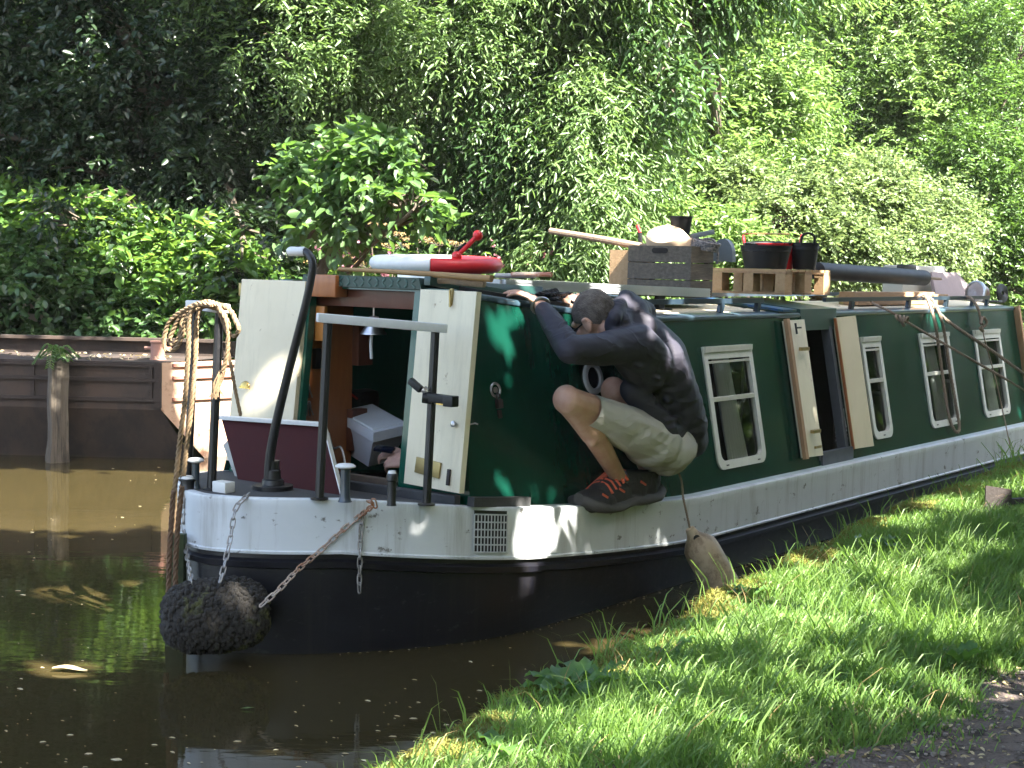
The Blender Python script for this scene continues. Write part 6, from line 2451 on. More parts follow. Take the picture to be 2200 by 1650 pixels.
sh_ = [('e', PM(1440, 950, -1.09), (0.180, 0.245, 0.165)), ('e', PM(1420, 962, -1.09), (0.185, 0.235, 0.155)), ('e', PM(1436, 958, -1.17), (0.17, 0.17, 0.155)), ('e', PM(1395, 955, -1.14), (0.16, 0.19, 0.135)), ('e', PM(1432, 972, -1.12), (0.15, 0.2, 0.135)),
       ('c', PM(1412, 948, -1.17), PM(1330, 912, -1.165), 0.155, 0.128), ('c', PM(1330, 912, -1.165), PM(1235, 869, -1.15), 0.128, 0.098),
       ('c', hipF, PM(1362, 880, -0.965), 0.14, 0.12)]
lines = [(PM(1290, 850, -1.3), PM(1300, 930, -1.3), .014, .010), (PM(1325, 860, -1.32), PM(1318, 940, -1.32), .016, .011), (PM(1400, 930, -1.34), PM(1340, 990, -1.3), .018, .012), (PM(1370, 905, -1.34), PM(1440, 960, -1.34), .016, .008)]
cutc = PM(1258, 878, -1.15)
cutn = unit(PM(1222, 862, -1.15) - PM(1330, 912, -1.165) + vo(0, 0.04, 0))
lines = [(a, b, w * 1.4, h * 1.6) for a, b, w, h in lines]
blob(sh_, 0.0085, 'shorts', M['shorts'], man, 4, fold_fn(0.030, lines, 8, 5), cuts=[(cutc, cutn)])
# hair: a close cropped cap over the skull, ending at the forehead, above the ears and at the nape
hr_ = [('e', HC + hu * .030 - hf * .014, (0.107, 0.139, 0.126), HR)]
V_, F_ = blob(hr_, 0.006, 'hair', None, None, 2, wr_fn(0.004, 2, 30))
keep_ = []
for v in V_:
    q = HR.T @ (v - HC)
    line = -0.035 + 0.075 * np.clip((q[1] + 0.01) / 0.13, -1, 1)
    if q[1] < -0.02:
        line = -0.035 - 0.75 * min(0.14, -0.02 - q[1])
    keep_.append(q[2] > line)
F_ = [f for f in F_ if all(keep_[i] for i in f)]
newmesh('hair', V_, F_, M['hair'], man, True)
gl = MB()
for sg in (-1, 1):
    e0 = HC + hs * sg * .106 - hf * .02 - hu * .012
    e1 = HC + hs * sg * .100 + hf * .10 - hu * .018
    gl.tube([e0 - hf * .015 - hu * .02, e0, e1, e1 + hf * .045 - hs * sg * .012], 0.0052, 6)
    cc_ = HC + hs * sg * .045 + hf * .150 - hu * .03
    gl.tube([cc_ + hs * .042 * math.cos(t) + hu * .030 * math.sin(t) - hf * .01 * abs(math.cos(t)) for t in np.linspace(0, 2 * PI, 18, endpoint=False)], 0.0045, 6, closed=True)
gl.build('glasses', M['black'], man)
dW = unit(wrN - elN)
w0 = wrN - dW * 0.012
RW = rot_cols(dW)
m_ = MB()
m_.tube([w0 + RW @ np.array([0.050 * math.cos(t), 0.046 * math.sin(t), 0]) for t in np.linspace(0, 2 * PI, 24, endpoint=False)], 0.011, 6, closed=True)
m_.build('wristwatch', M['steel'], man)


def shoe(heel, toe, name, lift=0.0):
    """trainer lofted from heel to toe, standing on the gunwale"""
    d = unit((toe - heel) * (1, 1, 0))
    L = np.linalg.norm((toe - heel)[:2])
    s = np.cross((0, 0, 1), d)
    z0 = heel[2]
    st_ = [(0.0, .030, .09, .012), (0.03, .050, .125, .004), (0.10, .058, .140, 0), (0.2, .060, .145, 0), (0.32, .058, .135, 0), (0.42, .057, .115, .004), (0.55, .062, .098, .003), (0.68, .068, .082, 0), (0.8, .068, .070, .002), (0.9, .060, .058, .010), (0.97, .042, .045, .020), (1.0, .015, .032, .026)]
    k = L / 0.30
    up_, so = MB(), MB()
    for mm, lo, hi, wd in ((up_, 0.022, 1.0, 0.98), (so, -0.001, 0.024, 1.02)):
        V, F = [], []
        n = 18
        for f, w, h, b in st_:
            for j in range(n):
                t = 2 * PI * j / n
                cx_, sz_ = math.cos(t), math.sin(t)
                y = w * wd * np.sign(cx_) * abs(cx_) ** 0.85
                zz = (lo + ((h * 1.0 if mm is up_ else hi) - lo) * (0.5 + 0.5 * np.sign(sz_) * abs(sz_) ** 0.65))
                if mm is up_:
                    y *= 1 - 0.55 * np.clip((zz - 0.035) / 0.1, 0, 1)
                V.append(heel + d * (L * f) + s * y * k * .80 + np.array([0, 0, (zz + b) * k + lift * (1 - f) * 0.4]))
        for i in range(len(st_) - 1):
            for j in range(n):
                l = (j + 1) % n
                F.append((i * n + j, i * n + l, (i + 1) * n + l, (i + 1) * n + j))
        F.append(tuple(range(n)))
        F.append(tuple((len(st_) - 1) * n + j for j in range(n))[::-1])
        mm.add(V, F)
    Rs = np.stack([d, s, (0, 0, 1.0)], 1)
    Z = lambda f, z, y=0.0: heel + d * (L * f) + s * y * k + np.array([0, 0, z * k + lift * (1 - f) * 0.4])
    parts = [('e', Z(.15, .055), (.155 * L, .037 * k, .055 * k), Rs), ('e', Z(.34, .058), (.2 * L, .037 * k, .052 * k), Rs), ('e', Z(.6, .042), (.22 * L, .042 * k, .036 * k), Rs),
             ('e', Z(.80, .032), (.185 * L, .046 * k, .026 * k), Rs), ('e', Z(.45, .055), (.2 * L, .030 * k, .040 * k), Rs), ('c', Z(.30, .05), Z(.37, .13), .038 * k, .041 * k), ('e', Z(.26, .07), (.17 * L, .036 * k, .05 * k), Rs), ('e', Z(.5, .022), (.49 * L, .040 * k, .018 * k), Rs)]
    parts = [(p[0], *[heel * (1, 1, 0) + (0, 0, heel[2]) + (q - heel) * (1, 1, .84) if np.ndim(q) == 1 and len(np.shape(q)) == 1 and i_ == 0 else q for i_, q in enumerate(p[1:])]) for p in parts]
    V, F = blob(parts, 0.0058, name, None, None, 3, wr_fn(0.004, 4, 22), cuts=[(Z(.37, .078), Rs @ np.array([-.10, 0, 1.0]))])
    o = newmesh(name, V, F, M['shoe'], man, True)
    so.build('sole', M['sole'], o, angle=60)
    la = MB()
    for f, h in ((0.52, .083), (0.57, .079), (0.62, .073), (0.67, .067), (0.72, .061)):
        for sg in (-1, 1):
            c = heel + d * (L * f) + np.array([0, 0, (h + .004) * k])
            la.tube([c + s * sg * .002 * k, c + s * sg * .018 * k - (0, 0, .005 * k), c + d * .010 + s * sg * .034 * k - (0, 0, .020 * k)], 0.0036 * k, 5)
    for f, h, w in ((0.84, .040, .043), (0.30, .05, .038), (0.62, .045, .043)):
        c = heel + d * (L * f) + np.array([0, 0, h * k])
        for sg in (-1, 1):
            la.beam(c + s * sg * w * k, c + s * sg * w * k + d * .022 * k + np.array([0, 0, .010 * k]), 0.006, 0.012)
    la.build('laces', M['orange'], o, smooth=False)
    return o


gH, gT = bpl(1400, 1080, 1, -1.02), bpl(1243, 1078, 1, -1.02)
gH[2] = float(gz(gH[0])) + 0.004
gT[2] = float(gz(gT[0])) + 0.004
shoe(wld(gH), wld(gT), 'shoe', 0.03)
g2H, g2T = gH + (0.12, 0.06, 0), gT + (0.13, 0.065, 0)
g2H[2] = float(gz(g2H[0])) + 0.004
shoe(wld(g2H), wld(g2T), 'shoe', 0.05)
for a_, k_ in ((ankN, kneeN), (ankF, kneeF)):
    m_ = MB()
    d_ = unit(k_ - a_)
    P = [a_ + vo(.002, -.07, 0), a_ + vo(.0, -.03, 0), a_ + d_ * 0.03, a_ + d_ * 0.10]
    m_.tube(smooth_path(P, .01), 0.057, 16)
    m_.build('sock', M['sock'], man)

# the person inside, whose hands show in the doorway
p2 = thing('person', 'person sitting inside behind the right cream door, hands holding a dark phone', 'person', wld((0.55, -0.50, 0.22)), 'world')
i0 = (0.42, -0.50)
Wl, Wr = bpl(880, 996, 0, 0.02), bpl(884, 985, 0, 0.10)
Kl, Kr = bpl(846, 988, 0, -0.02), bpl(838, 972, 0, 0.06)
q3 = lambda x, y, z: wld((x, y, z))
b2 = [('e', q3(0.50, -0.52, 1.42), (0.10, 0.10, 0.125)), ('e', q3(0.46, -0.50, 1.36), (0.07, 0.07, 0.09)), ('c', q3(.44, -.49, 1.36), q3(.41, -.475, 1.34), .014, .018), ('c', q3(.52, -.53, 1.32), q3(.54, -.53, 1.22), .06, .07),
      ('c', q3(.56, -.40, 1.15), q3(.56, -.64, 1.15), .085, .085), ('c', q3(.55, -.52, 1.15), q3(.58, -.52, .62), .15, .16), ('c', q3(.56, -.40, 1.12), q3(.36, -.44, .95), .06, .05), ('c', q3(.36, -.44, .95), wld(Wr), .05, .034),
      ('c', q3(.56, -.64, 1.12), q3(.30, -.58, .92), .06, .05), ('c', q3(.30, -.58, .92), wld(Wl), .05, .034), ('c', q3(.58, -.45, .60), q3(.22, -.48, .62), .10, .075), ('c', q3(.22, -.48, .62), q3(.25, -.48, .27), .07, .05),
      ('c', q3(.58, -.62, .60), q3(.24, -.60, .62), .10, .075), ('c', q3(.24, -.60, .62), q3(.27, -.60, .27), .07, .05)]
b2 += hand(wld(Wl), wld(Kl), 1.0, vo(0.1, 0.55, -0.85), 0.75, 0.115, 0.0125, thumb=-1.0)
b2 += hand(wld(Wr), wld(Kr), 1.0, vo(0.0, 0.75, -0.6), 0.55, 0.11, 0.0125, thumb=-1.0)
blob(b2, 0.0068, 'body', M['skin'], p2, 3)
cl = [('c', q3(.56, -.40, 1.15), q3(.56, -.64, 1.15), .10, .10), ('c', q3(.55, -.52, 1.15), q3(.58, -.52, .60), .17, .18), ('c', q3(.56, -.40, 1.12), q3(.36, -.44, .95), .075, .065), ('c', q3(.56, -.64, 1.12), q3(.30, -.58, .92), .075, .065)]
blob(cl, 0.012, 'jumper', M['tubblack'], p2, 3)
phn = thing('phone', 'dark phone held in two hands inside the stern doorway', 'phone', bpl(826, 965, 0, -0.03))
m_ = MB()
m_.beam(bpl(806, 962, 0, -0.03), bpl(846, 968, 0, 0.0), 0.055, 0.018, up=off(0.05, 1, -0.5), bev=0.006)
m_.build('case', M['glassdark'], phn)

# ------------------------------------------------------------------ the rusty barge across the water
bw = np.array([-3.36, 14.62, 0.0])
bg0 = thing('work_barge', 'rusty steel barge moored across the canal below the bushes', 'boat', (-6.5, 15.6, 0), 'world')
xl_ = -13.0
TB = 0.955
m_ = MB()
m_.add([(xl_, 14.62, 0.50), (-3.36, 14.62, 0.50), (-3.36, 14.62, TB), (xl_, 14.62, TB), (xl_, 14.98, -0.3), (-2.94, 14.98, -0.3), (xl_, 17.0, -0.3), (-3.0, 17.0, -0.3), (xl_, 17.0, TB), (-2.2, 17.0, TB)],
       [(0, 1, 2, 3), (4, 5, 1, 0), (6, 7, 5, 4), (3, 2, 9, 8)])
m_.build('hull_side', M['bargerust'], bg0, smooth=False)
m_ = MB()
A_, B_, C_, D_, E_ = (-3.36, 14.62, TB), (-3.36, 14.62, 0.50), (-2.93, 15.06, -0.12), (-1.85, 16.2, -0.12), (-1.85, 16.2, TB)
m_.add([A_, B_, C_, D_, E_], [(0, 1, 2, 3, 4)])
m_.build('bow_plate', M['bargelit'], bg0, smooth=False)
m_ = MB()
dB_ = unit(np.array(E_) - np.array(A_))
nB = np.array([dB_[1], -dB_[0], 0])
for z in (TB - 0.03, TB - 0.17, TB - 0.36):
    m_.beam(np.array([xl_, 14.61, z]), np.array([-3.37, 14.61, z]), 0.03, 0.035)
for x in np.arange(-12.5, -3.3, 1.13):
    m_.beam(np.array([x, 14.612, TB - 0.35]), np.array([x, 14.612, TB - 0.02]), 0.035, 0.025, up=(0, 1, 0))
m_.beam(np.array([-3.39, 14.612, 0.52]), np.array([-3.39, 14.612, TB]), 0.07, 0.03, up=(0, 1, 0))
m_.build('rubbing_strip', mat('rust_dark', (0.026, 0.016, 0.012), 0.85, c2=(0.014, 0.009, 0.007), scale=5, bump=0.3), bg0, smooth=False)
m_ = MB()
for z in (TB - 0.03, TB - 0.15, TB - 0.36):
    p0 = np.array([-3.36, 14.62, z]) + nB * 0.012 + dB_ * 0.12
    m_.beam(p0, p0 + dB_ * 1.3, 0.03, 0.03)
m_.build('bow_strip', mat('pink_rust', (0.36, 0.16, 0.11), 0.75, c2=(0.26, 0.11, 0.075), scale=7), bg0, smooth=False)
m_ = MB()
m_.beam((xl_, 15.6, TB + 0.07), (-3.0, 15.75, TB + 0.07), 0.08, 0.16)
m_.beam((xl_, 15.55, TB + 0.16), (-3.0, 15.70, TB + 0.16), 0.13, 0.03)
m_.beam((-3.0, 15.72, TB + 0.07), (-2.0, 16.7, TB + 0.07), 0.08, 0.16)
m_.build('coaming', M['bargerust'], bg0, smooth=False)
m_ = MB()
pb_ = at(339, 770, 15.1)
pb_[2] = TB
m_.lathe([(0.085, 0), (0.07, 0.02), (0.068, 0.16), (0.078, 0.165), (0.078, 0.18), (0, 0.185)], pb_, n=18)
m_.tube([pb_ + (-.13, -.0, .11), pb_ + (.13, .0, .11)], 0.016, 8)
m_.build('bollard', mat('pale_rust', (0.33, 0.17, 0.125), 0.7, c2=(0.22, 0.10, 0.07), scale=8), bg0)
m_ = MB()
rg = np.random.default_rng(12)
lv = Leaves()
n = 420
c = np.stack([-3.4 - 9 * rg.random(n), 14.66 + 0.7 * rg.random(n), TB + 0.008 + 0.02 * rg.random(n)], 1)
lv.put(c, runit(rng := rg, n) * (1, 1, .3), np.tile([0, 0, 1.0], (n, 1)) + 0.4 * rg.normal(size=(n, 3)), 0.05, 0.03, rg.random(n))
o = lv.build('fallen_leaves', LM['dead'])
o['kind'] = 'stuff'
o['label'] = 'pale fallen leaves scattered along the barge deck edge'
o['category'] = 'leaves'
wp_ = at(116, 980, 14.45)
po_ = thing('mooring_post', 'old cracked wooden post with ferns on top in front of the barge', 'post', (wp_[0], 14.45, -0.3), 'world')
m_ = MB()
zt = at(118, 776, 14.45)[2]
P = [np.array([wp_[0] + 0.006 * math.sin(i * 1.7), 14.42, -0.4 + (zt + 0.4) * i / 9]) for i in range(10)]
T, N_, B2 = frames(np.array(P))
V, F = [], []
NN = 22
for i, p in enumerate(P):
    for k in range(NN):
        t = 2 * PI * k / NN
        r = 0.080 + 0.012 * math.sin(3 * t + 1) + 0.010 * math.sin(7 * t + i * .2) + (0.012 if i < 4 else 0) - (0.012 if k in (4, 13) else 0)
        V.append(p + np.array([r * math.cos(t) * 1.15, r * math.sin(t), 0.02 * math.sin(5 * t) if i == 9 else 0]))
for i in range(9):
    for k in range(NN):
        l = (k + 1) % NN
        F.append((i * NN + k, i * NN + l, (i + 1) * NN + l, (i + 1) * NN + k))
F.append(tuple(9 * NN + k for k in range(NN)))
m_.add(V, F)
m_.build('post_body', M['post'], po_, angle=60)
fe_ = thing('fern', 'small green fern growing out of the top of the old post', 'plant', (wp_[0], 14.42, zt), 'world')
lv = Leaves()
st_ = MB()
for k in range(11):
    a = 2 * PI * k / 11 + rg.random()
    ln = 0.12 + 0.09 * rg.random()
    b = np.array([wp_[0], 14.42, zt])
    P = smooth_path([b, b + (math.cos(a) * ln * .4, math.sin(a) * ln * .4, ln * (.5 + .3 * rg.random())), b + (math.cos(a) * ln, math.sin(a) * ln * .8, ln * (.25 - .7 * rg.random() * (k % 2)))], 0.02)
    st_.tube(P, 0.004, 4)
    d = np.gradient(P, axis=0)
    for sg in (-1, 1):
        sd = np.cross(d, (0, 0, 1)) * sg
        sd /= np.linalg.norm(sd, axis=1)[:, None] + 1e-9
        lv.put(P[2:], sd[2:] + 0.4 * d[2:] / 0.02, np.tile([0, 0, 1.0], (len(P) - 2, 1)) + .3 * rg.normal(size=(len(P) - 2, 3)), 0.055, 0.022, rg.random(len(P) - 2))
st_.build('stem', mat('plant_stem', (0.08, 0.11, 0.03), 0.7), fe_)
lv.build('fronds', LM['hazel'], fe_)
pt1 = at(60, 600, 19.5)
tree('pale_barked_tree', 'tree with pale sunlit trunk at the far left behind the bright bush', 'tree', (pt1[0], pt1[1], 0.6),
     [PXL(40, 180, 19.5, 120, 90), PXL(90, 60, 19.8, 120, 100), PXL(0, 250, 19.3, 80, 60)], 500, LM['mid'], 0.13, 0.07, 0.5, 8, 0.3, seed=91, tr=0.27, bark='bark_pale')

# ------------------------------------------------------------------ near bank: grass, moss, weeds, plate
rng = np.random.default_rng(21)


def blades(lv_V, lv_F, lv_T, base, h, w, lean, az, tint):
    n = len(base)
    d = np.stack([np.cos(az), np.sin(az), 0 * az], 1)
    s = np.stack([-np.sin(az + 1.2), np.cos(az + 1.2), 0 * az], 1) * (w / 2)[:, None]
    up = np.array([0, 0, 1.0])
    p1 = base + up * (h * .45)[:, None] + d * (h * lean * .18)[:, None]
    p2 = base + up * (h * .80)[:, None] + d * (h * lean * .55)[:, None]
    p3 = base + up * (h * (1.0 - 0.22 * lean))[:, None] + d * (h * lean * 1.05)[:, None]
    lv_V.append(np.stack([base - s, base + s, p1 + s * .9, p1 - s * .9, p2 + s * .6, p2 - s * .6, p3], 1).reshape(-1, 3))
    lv_T.append(tint)


def make_grass(name, sets, material):
    Vs, Ts = [], []
    for st in sets:
        blades(Vs, None, Ts, *st)
    V = np.vstack(Vs)
    n = len(V) // 7
    i = np.arange(n)[:, None] * 7
    q = np.concatenate([i + [0, 1, 2, 3], i + [3, 2, 4, 5]], 0)
    q = np.concatenate([q, i + [5, 4, 6, 6]], 0)
    me = bpy.data.meshes.new(name)
    tri = i + [5, 4, 6]
    quads = np.concatenate([i + [0, 1, 2, 3], i + [3, 2, 4, 5]], 0)
    me.vertices.add(len(V))
    me.vertices.foreach_set('co', V.astype(np.float32).ravel())
    lp = np.concatenate([quads.ravel(), tri.ravel()])
    me.loops.add(len(lp))
    me.loops.foreach_set('vertex_index', lp.astype(np.int32))
    st_ = np.concatenate([np.arange(len(quads)) * 4, len(quads) * 4 + np.arange(len(tri)) * 3])
    me.polygons.add(len(st_))
    me.polygons.foreach_set('loop_start', st_.astype(np.int32))
    me.update(calc_edges=True)
    t = np.concatenate(Ts)
    a = me.attributes.new('tint', 'FLOAT', 'FACE')
    a.data.foreach_set('value', np.concatenate([t, t, t]).astype(np.float32))
    me.polygons.foreach_set('use_smooth', np.ones(len(st_), bool))
    o = bpy.data.objects.new(name, me)
    COL.objects.link(o)
    me.materials.append(material)
    return o


def bankpts(n, x0, x1, o0, o1, pw=1.0):
    x = x0 + (x1 - x0) * rng.random(n)
    o = o0 + (o1 - o0) * rng.random(n) ** pw
    y = bank_edge(x) - o
    P = BO + x[:, None] * BX + y[:, None] * BY
    P[:, 2] = bank_z(x, o) - 0.006
    return P, x, o, y


sets = []
for (n, x0, x1, o0, o1, hb, hv, w) in ((105000, -3.6, 4.2, 0.10, 2.3, 0.082, 0.06, 0.0062), (42000, 4.2, 12, 0.12, 2.6, 0.10, 0.06, 0.010), (16000, 12, 30, 0.05, 4, 0.13, 0.07, 0.022),
                                       (5000, -3.6, 3, 0.13, 2.2, 0.15, 0.10, 0.0080), (420, -2.6, 6, 0.0, 0.14, 0.08, 0.10, 0.0062), (700, 6, 14, 0.0, 0.25, 0.16, 0.12, 0.011)):
    P, x, o, y = bankpts(n, x0, x1, o0, o1)
    cl = vnoise(P * (1, 1, 0), 2.6, 4) + 0.5 * vnoise(P * (1, 1, 0), 7.0, 5)
    pe = y - path_edge(x)
    ok = (pe > -0.05 + 0.16 * rng.normal(size=n) * (rng.random(n) < .35)) | ((rng.random(n) < 0.02) & (pe > -.5))
    ok &= np.linalg.norm(P[:, :2] - (atz(2150, 1092, .36)[:2] - BX[:2] * .12), axis=1) > .22
    ok &= (rng.random(n) < 0.62 + 0.38 * np.clip(cl + .4, 0, 1))
    P, cl, pe, o_ = P[ok], cl[ok], pe[ok], o[ok]
    m = len(P)
    h = (hb + hv * rng.random(m) ** 1.5 * 1.6) * (0.72 + 0.45 * np.clip(cl + .5, 0, 1.5)) * np.clip(0.40 + pe * 2.2, 0.4, 1) * np.clip(0.26 + o_ * 1.0, 0.26, 1) if o1 > 1 else hb + hv * rng.random(m) ** 2 * 1.8
    az = rng.random(m) * 2 * PI + 1.2 * vnoise(P * (1, 1, 0), 1.3, 9)
    lean = 0.25 + 0.75 * rng.random(m)
    tint = np.clip(0.35 + 0.35 * rng.random(m) + 0.25 * cl, 0, 1)
    sets.append((P, h, w * (0.7 + 0.7 * rng.random(m)), lean, az, tint))
gr = make_grass('grass', sets, LM['grass'])
tag(gr, 'lush green grass covering the canal bank', 'grass', kind='stuff')
# moss along the edge of the bank
n = 80000
P, x, o, y = bankpts(n, -3.6, 12, -0.03, 0.34, 1.3)
mm = vnoise(P * (1, 1, 0), 3.1, 14) + .5 * vnoise(P * (1, 1, 0), 9, 3)
ok = (mm > -0.85 + 1.6 * np.clip(o - .10, 0, 1) * 2)
P, mm = P[ok], mm[ok]
P[:, 2] += 0.016 * np.clip(mm + .6, 0, 2)
m = len(P)
ms = make_grass('moss', [(P, 0.022 + 0.022 * rng.random(m), 0.007 + .004 * rng.random(m), 0.4 + 0.9 * rng.random(m), rng.random(m) * 2 * PI, np.clip(.45 + .4 * mm + .2 * rng.normal(size=m), 0, 1))], LM['moss'])
tag(ms, 'yellow moss along the lip of the bank', 'moss', kind='stuff')


def weedleaf(px, py, n, L, W, seed, label, bend=0.5):
    rg = np.random.default_rng(seed)
    b = atz(px, py, 0.345)
    t = thing('dock_plant', label, 'plant', b, 'world', 'broad leaved weeds in the grass')
    for k in range(n):
        a = 2 * PI * k / n + rg.random() * .8
        ln = L * (0.7 + .5 * rg.random())
        V, F, tn = [], [], []
        e = 0.25 + 0.5 * rg.random()
        K = 8
        for i in range(K + 1):
            f = i / K
            w = W * (math.sin(PI * min(1, f * .93 + .05)) ** 0.8) * (1 if f > .25 else 0.12 + f * .4)
            c = b + np.array([math.cos(a) * ln * f, math.sin(a) * ln * f, 0.02 + ln * (e * f * 1.5 - bend * f * f)])
            s = np.array([-math.sin(a), math.cos(a), 0])
            wv = 0.012 * math.sin(i * 2.3 + k)
            V += [c - s * w / 2 + (0, 0, w * .18 + wv), c, c + s * w / 2 + (0, 0, w * .18 - wv)]
        for i in range(K):
            F += [(3 * i, 3 * i + 1, 3 * i + 4, 3 * i + 3), (3 * i + 1, 3 * i + 2, 3 * i + 5, 3 * i + 4)]
        newmesh('leaf', V, F, LM['dock'], t, True, tint=np.full(len(F), rg.random()))


weedleaf(1215, 1500, 9, 0.20, 0.085, 1, 'largest dock plant hanging over the near edge of the bank')
weedleaf(1275, 1478, 5, 0.15, 0.075, 2, 'dock plant a little behind the largest one at the bank edge', 0.4)
weedleaf(1885, 1185, 6, 0.16, 0.09, 3, 'dark dock plant in the grass opposite the side door')
weedleaf(2062, 1440, 4, 0.11, 0.08, 4, 'small dock plant beside the earth path', .3)
weedleaf(1552, 1580, 4, 0.13, 0.085, 5, 'pale dock plant in the near grass at the bottom', .6)
weedleaf(1090, 1640, 4, 0.14, 0.08, 6, 'dock plant near the bottom left end of the grass', .6)
weedleaf(1440, 1420, 3, 0.11, 0.06, 7, 'small dock plant in the middle of the grass', .4)
weedleaf(1610, 1290, 4, 0.12, 0.06, 8, 'dock plant in the sunny grass beside the cream fender', .4)
pp = atz(2132, 1088, 0.41)
pl0 = thing('mooring_plate', 'dark rusty steel plate with bar standing in the grass by the path', 'plate', pp, 'world')
m_ = MB()
dm = depth_of(loc(pp))
s_ = dm / FPX
a, b = pp + CR * (-16 * s_), pp + CR * (40 * s_)
m_.slab([a + (0, 0, -.10), b + (0, 0, -.10), b + (0, 0.02, 36 * s_), a + (0, 0.02, 45 * s_)], 0.02)
m_.build('upright', M['plate'], pl0, smooth=False)
m_ = MB()
m_.beam(b + (0, 0.02, 10 * s_), b + CR * (90 * s_) + (0, -.05, 18 * s_), 0.05, 0.04)
m_.build('bar', M['plate'], pl0, smooth=False)

# leaves and specks floating on the canal
fl_ = thing('floating_leaf', 'pale curled dead leaf floating on the water at the left', 'leaf', atz(150, 1442, 0.004), 'world')
c = atz(150, 1442, 0.006)
V, F = [], []
for i in range(9):
    f = i / 8
    w = 0.028 * math.sin(PI * (f * .9 + .05))
    q = c + np.array([-0.085 + 0.17 * f, 0.012 * math.sin(f * 4), 0.008 + 0.005 * math.sin(f * 5)])
    V += [q - (0, w, -.006), q, q + (0, w, .008)]
for i in range(8):
    F += [(3 * i, 3 * i + 1, 3 * i + 4, 3 * i + 3), (3 * i + 1, 3 * i + 2, 3 * i + 5, 3 * i + 4)]
newmesh('leaf_blade', V, F, LM['dead'], fl_, True, tint=np.full(len(F), .35))
fl2 = thing('floating_leaf', 'small green leaf floating in front of the rope fender', 'leaf', atz(530, 1522, 0.004), 'world')
c = atz(530, 1522, 0.006)
newmesh('leaf_blade', [c + (-.03, 0, 0), c + (0, -.012, 0.004), c + (.035, 0, .006), c + (0, .014, .003)], [(0, 1, 2, 3)], LM['hazel'], fl2, True, tint=[1.0])
lv = Leaves()
n = 760
px = rng.random(n) * 1150 - 20
py = 1000 + 650 * rng.random(n) ** 0.8
P = np.array([atz(a, b, 0.003) for a, b in zip(px, py)])
ll = np.array([loc(p) for p in P])
ok = (vnoise(P * (1, 1, 0), 1.4, 2) + .5 * rng.normal(size=n) > .05) & ~((ll[:, 0] > -1.4) & (np.abs(ll[:, 1]) < 1.1)) & (P[:, 1] < 14.4) & (ll[:, 1] > bank_edge(ll[:, 0]) + .05)
P = P[ok]
n = len(P)
sz = 0.006 + 0.028 * rng.random(n) ** 4
lv.put(P, np.stack([np.ones(n), .6 * rng.normal(size=n), 0 * P[:, 0]], 1), np.tile([0, 0, 1.0], (n, 1)), sz * 1.6, sz * .8, rng.random(n), 0.05)
# a scum line along the hull
t = np.linspace(-1.0, 2.6, 90)
P = np.array([wld((x + rng.normal() * .01, -float(half_beam(x)) - 0.0 - abs(rng.normal()) * .018, 0.004)) for x in t if rng.random() < .8])
n = len(P)
lv.put(P, np.tile(BX, (n, 1)) + .2 * rng.normal(size=(n, 3)) * (1, 1, 0), np.tile([0, 0, 1.0], (n, 1)), 0.012 + .02 * rng.random(n), 0.006, rng.random(n), 0.05)
fo = lv.build('floating_debris', LM['dead'])
tag(fo, 'pale specks and flakes floating on the brown water', 'debris', kind='stuff')

# ------------------------------------------------------------------ unseen trees: crowns shaped to shade boat and bank, others added for far shade
LIT = []                                     # gaps cut in the canopy to put sun on a point, with half size


def lit(p, r, ratio=1.0, ang=0.0):
    LIT.append((np.asarray(p, float), r))


def sunplane(P):
    a = unit(np.cross(SUN, (0, 0, 1)))
    b = np.cross(a, SUN)
    return np.stack([P @ a, P @ b], -1)


for px, py, r in ((1150, 1100, .085), (1160, 1140, .085), (1140, 1180, .09), (1213, 1110, .045), (1195, 1160, .045), (1110, 1180, .05)):
    d = ray(px, py)
    x = None
    best = 9
    for t_ in np.linspace(7, 10, 400):
        l = loc(EYE + d * t_)
        e = abs(-l[1] - float(half_beam(l[0])))
        if e < best and l[0] > -1.2:
            best, x = e, l
    lit(wld(x), r)
for px, py, r in ((1072, 690, .05), (1112, 660, .03), (1130, 700, .028), (1040, 640, .03), (1225, 730, .04), (1075, 660, .028), (1050, 720, .035), (1095, 690, .03), (1110, 740, .022), (1085, 745, .04), (1135, 670, .02), (1045, 760, .02), (1225, 700, .05), (1240, 795, .06), (1080, 1045, .045), (1120, 1035, .02), (1060, 690, .02),
                  (2000, 690, .05), (1880, 720, .04), (2010, 800, .04), (2190, 880, .06), (1650, 850, .03), (1860, 760, .03)):
    lit(wld(side(px, py)), r * 1.25)
for px, py, y, r in ((1400, 690, -1.25, .05), (1385, 730, -1.3, .06), (1440, 770, -1.3, .075), (1455, 800, -1.3, .075), (1425, 735, -1.2, .06), (1480, 850, -1.2, .05), (1300, 880, -1.3, .03), (1410, 715, -1.3, .03), (1290, 655, -1.05, .05), (1130, 635, -.75, .06), (1235, 640, -.66, .06), (1470, 830, -1.3, .035), (1185, 700, -1.1, .025)):
    lit(PM(px, py, y), r)
for px, py, y, r in ((1000, 570, -.1, .25), (900, 575, -.1, .2), (1020, 520, -.1, .15), (1300, 615, -.42, .2), (1120, 605, -.4, .12), (1455, 490, -.2, .08), (1600, 585, -.4, .12), (1760, 605, -.4, .10), (1690, 520, -.2, .08), (1850, 640, -.5, .10), (2000, 645, -.5, .2), (1560, 660, -.6, .12), (1450, 660, -.6, .15), (1990, 660, -.62, .25), (2130, 650, -.6, .2), (690, 610, .1, .09), (690, 680, .1, .06), (650, 545, -.2, .1)):
    lit(wld(bpl(px, py, 1, y)), r)
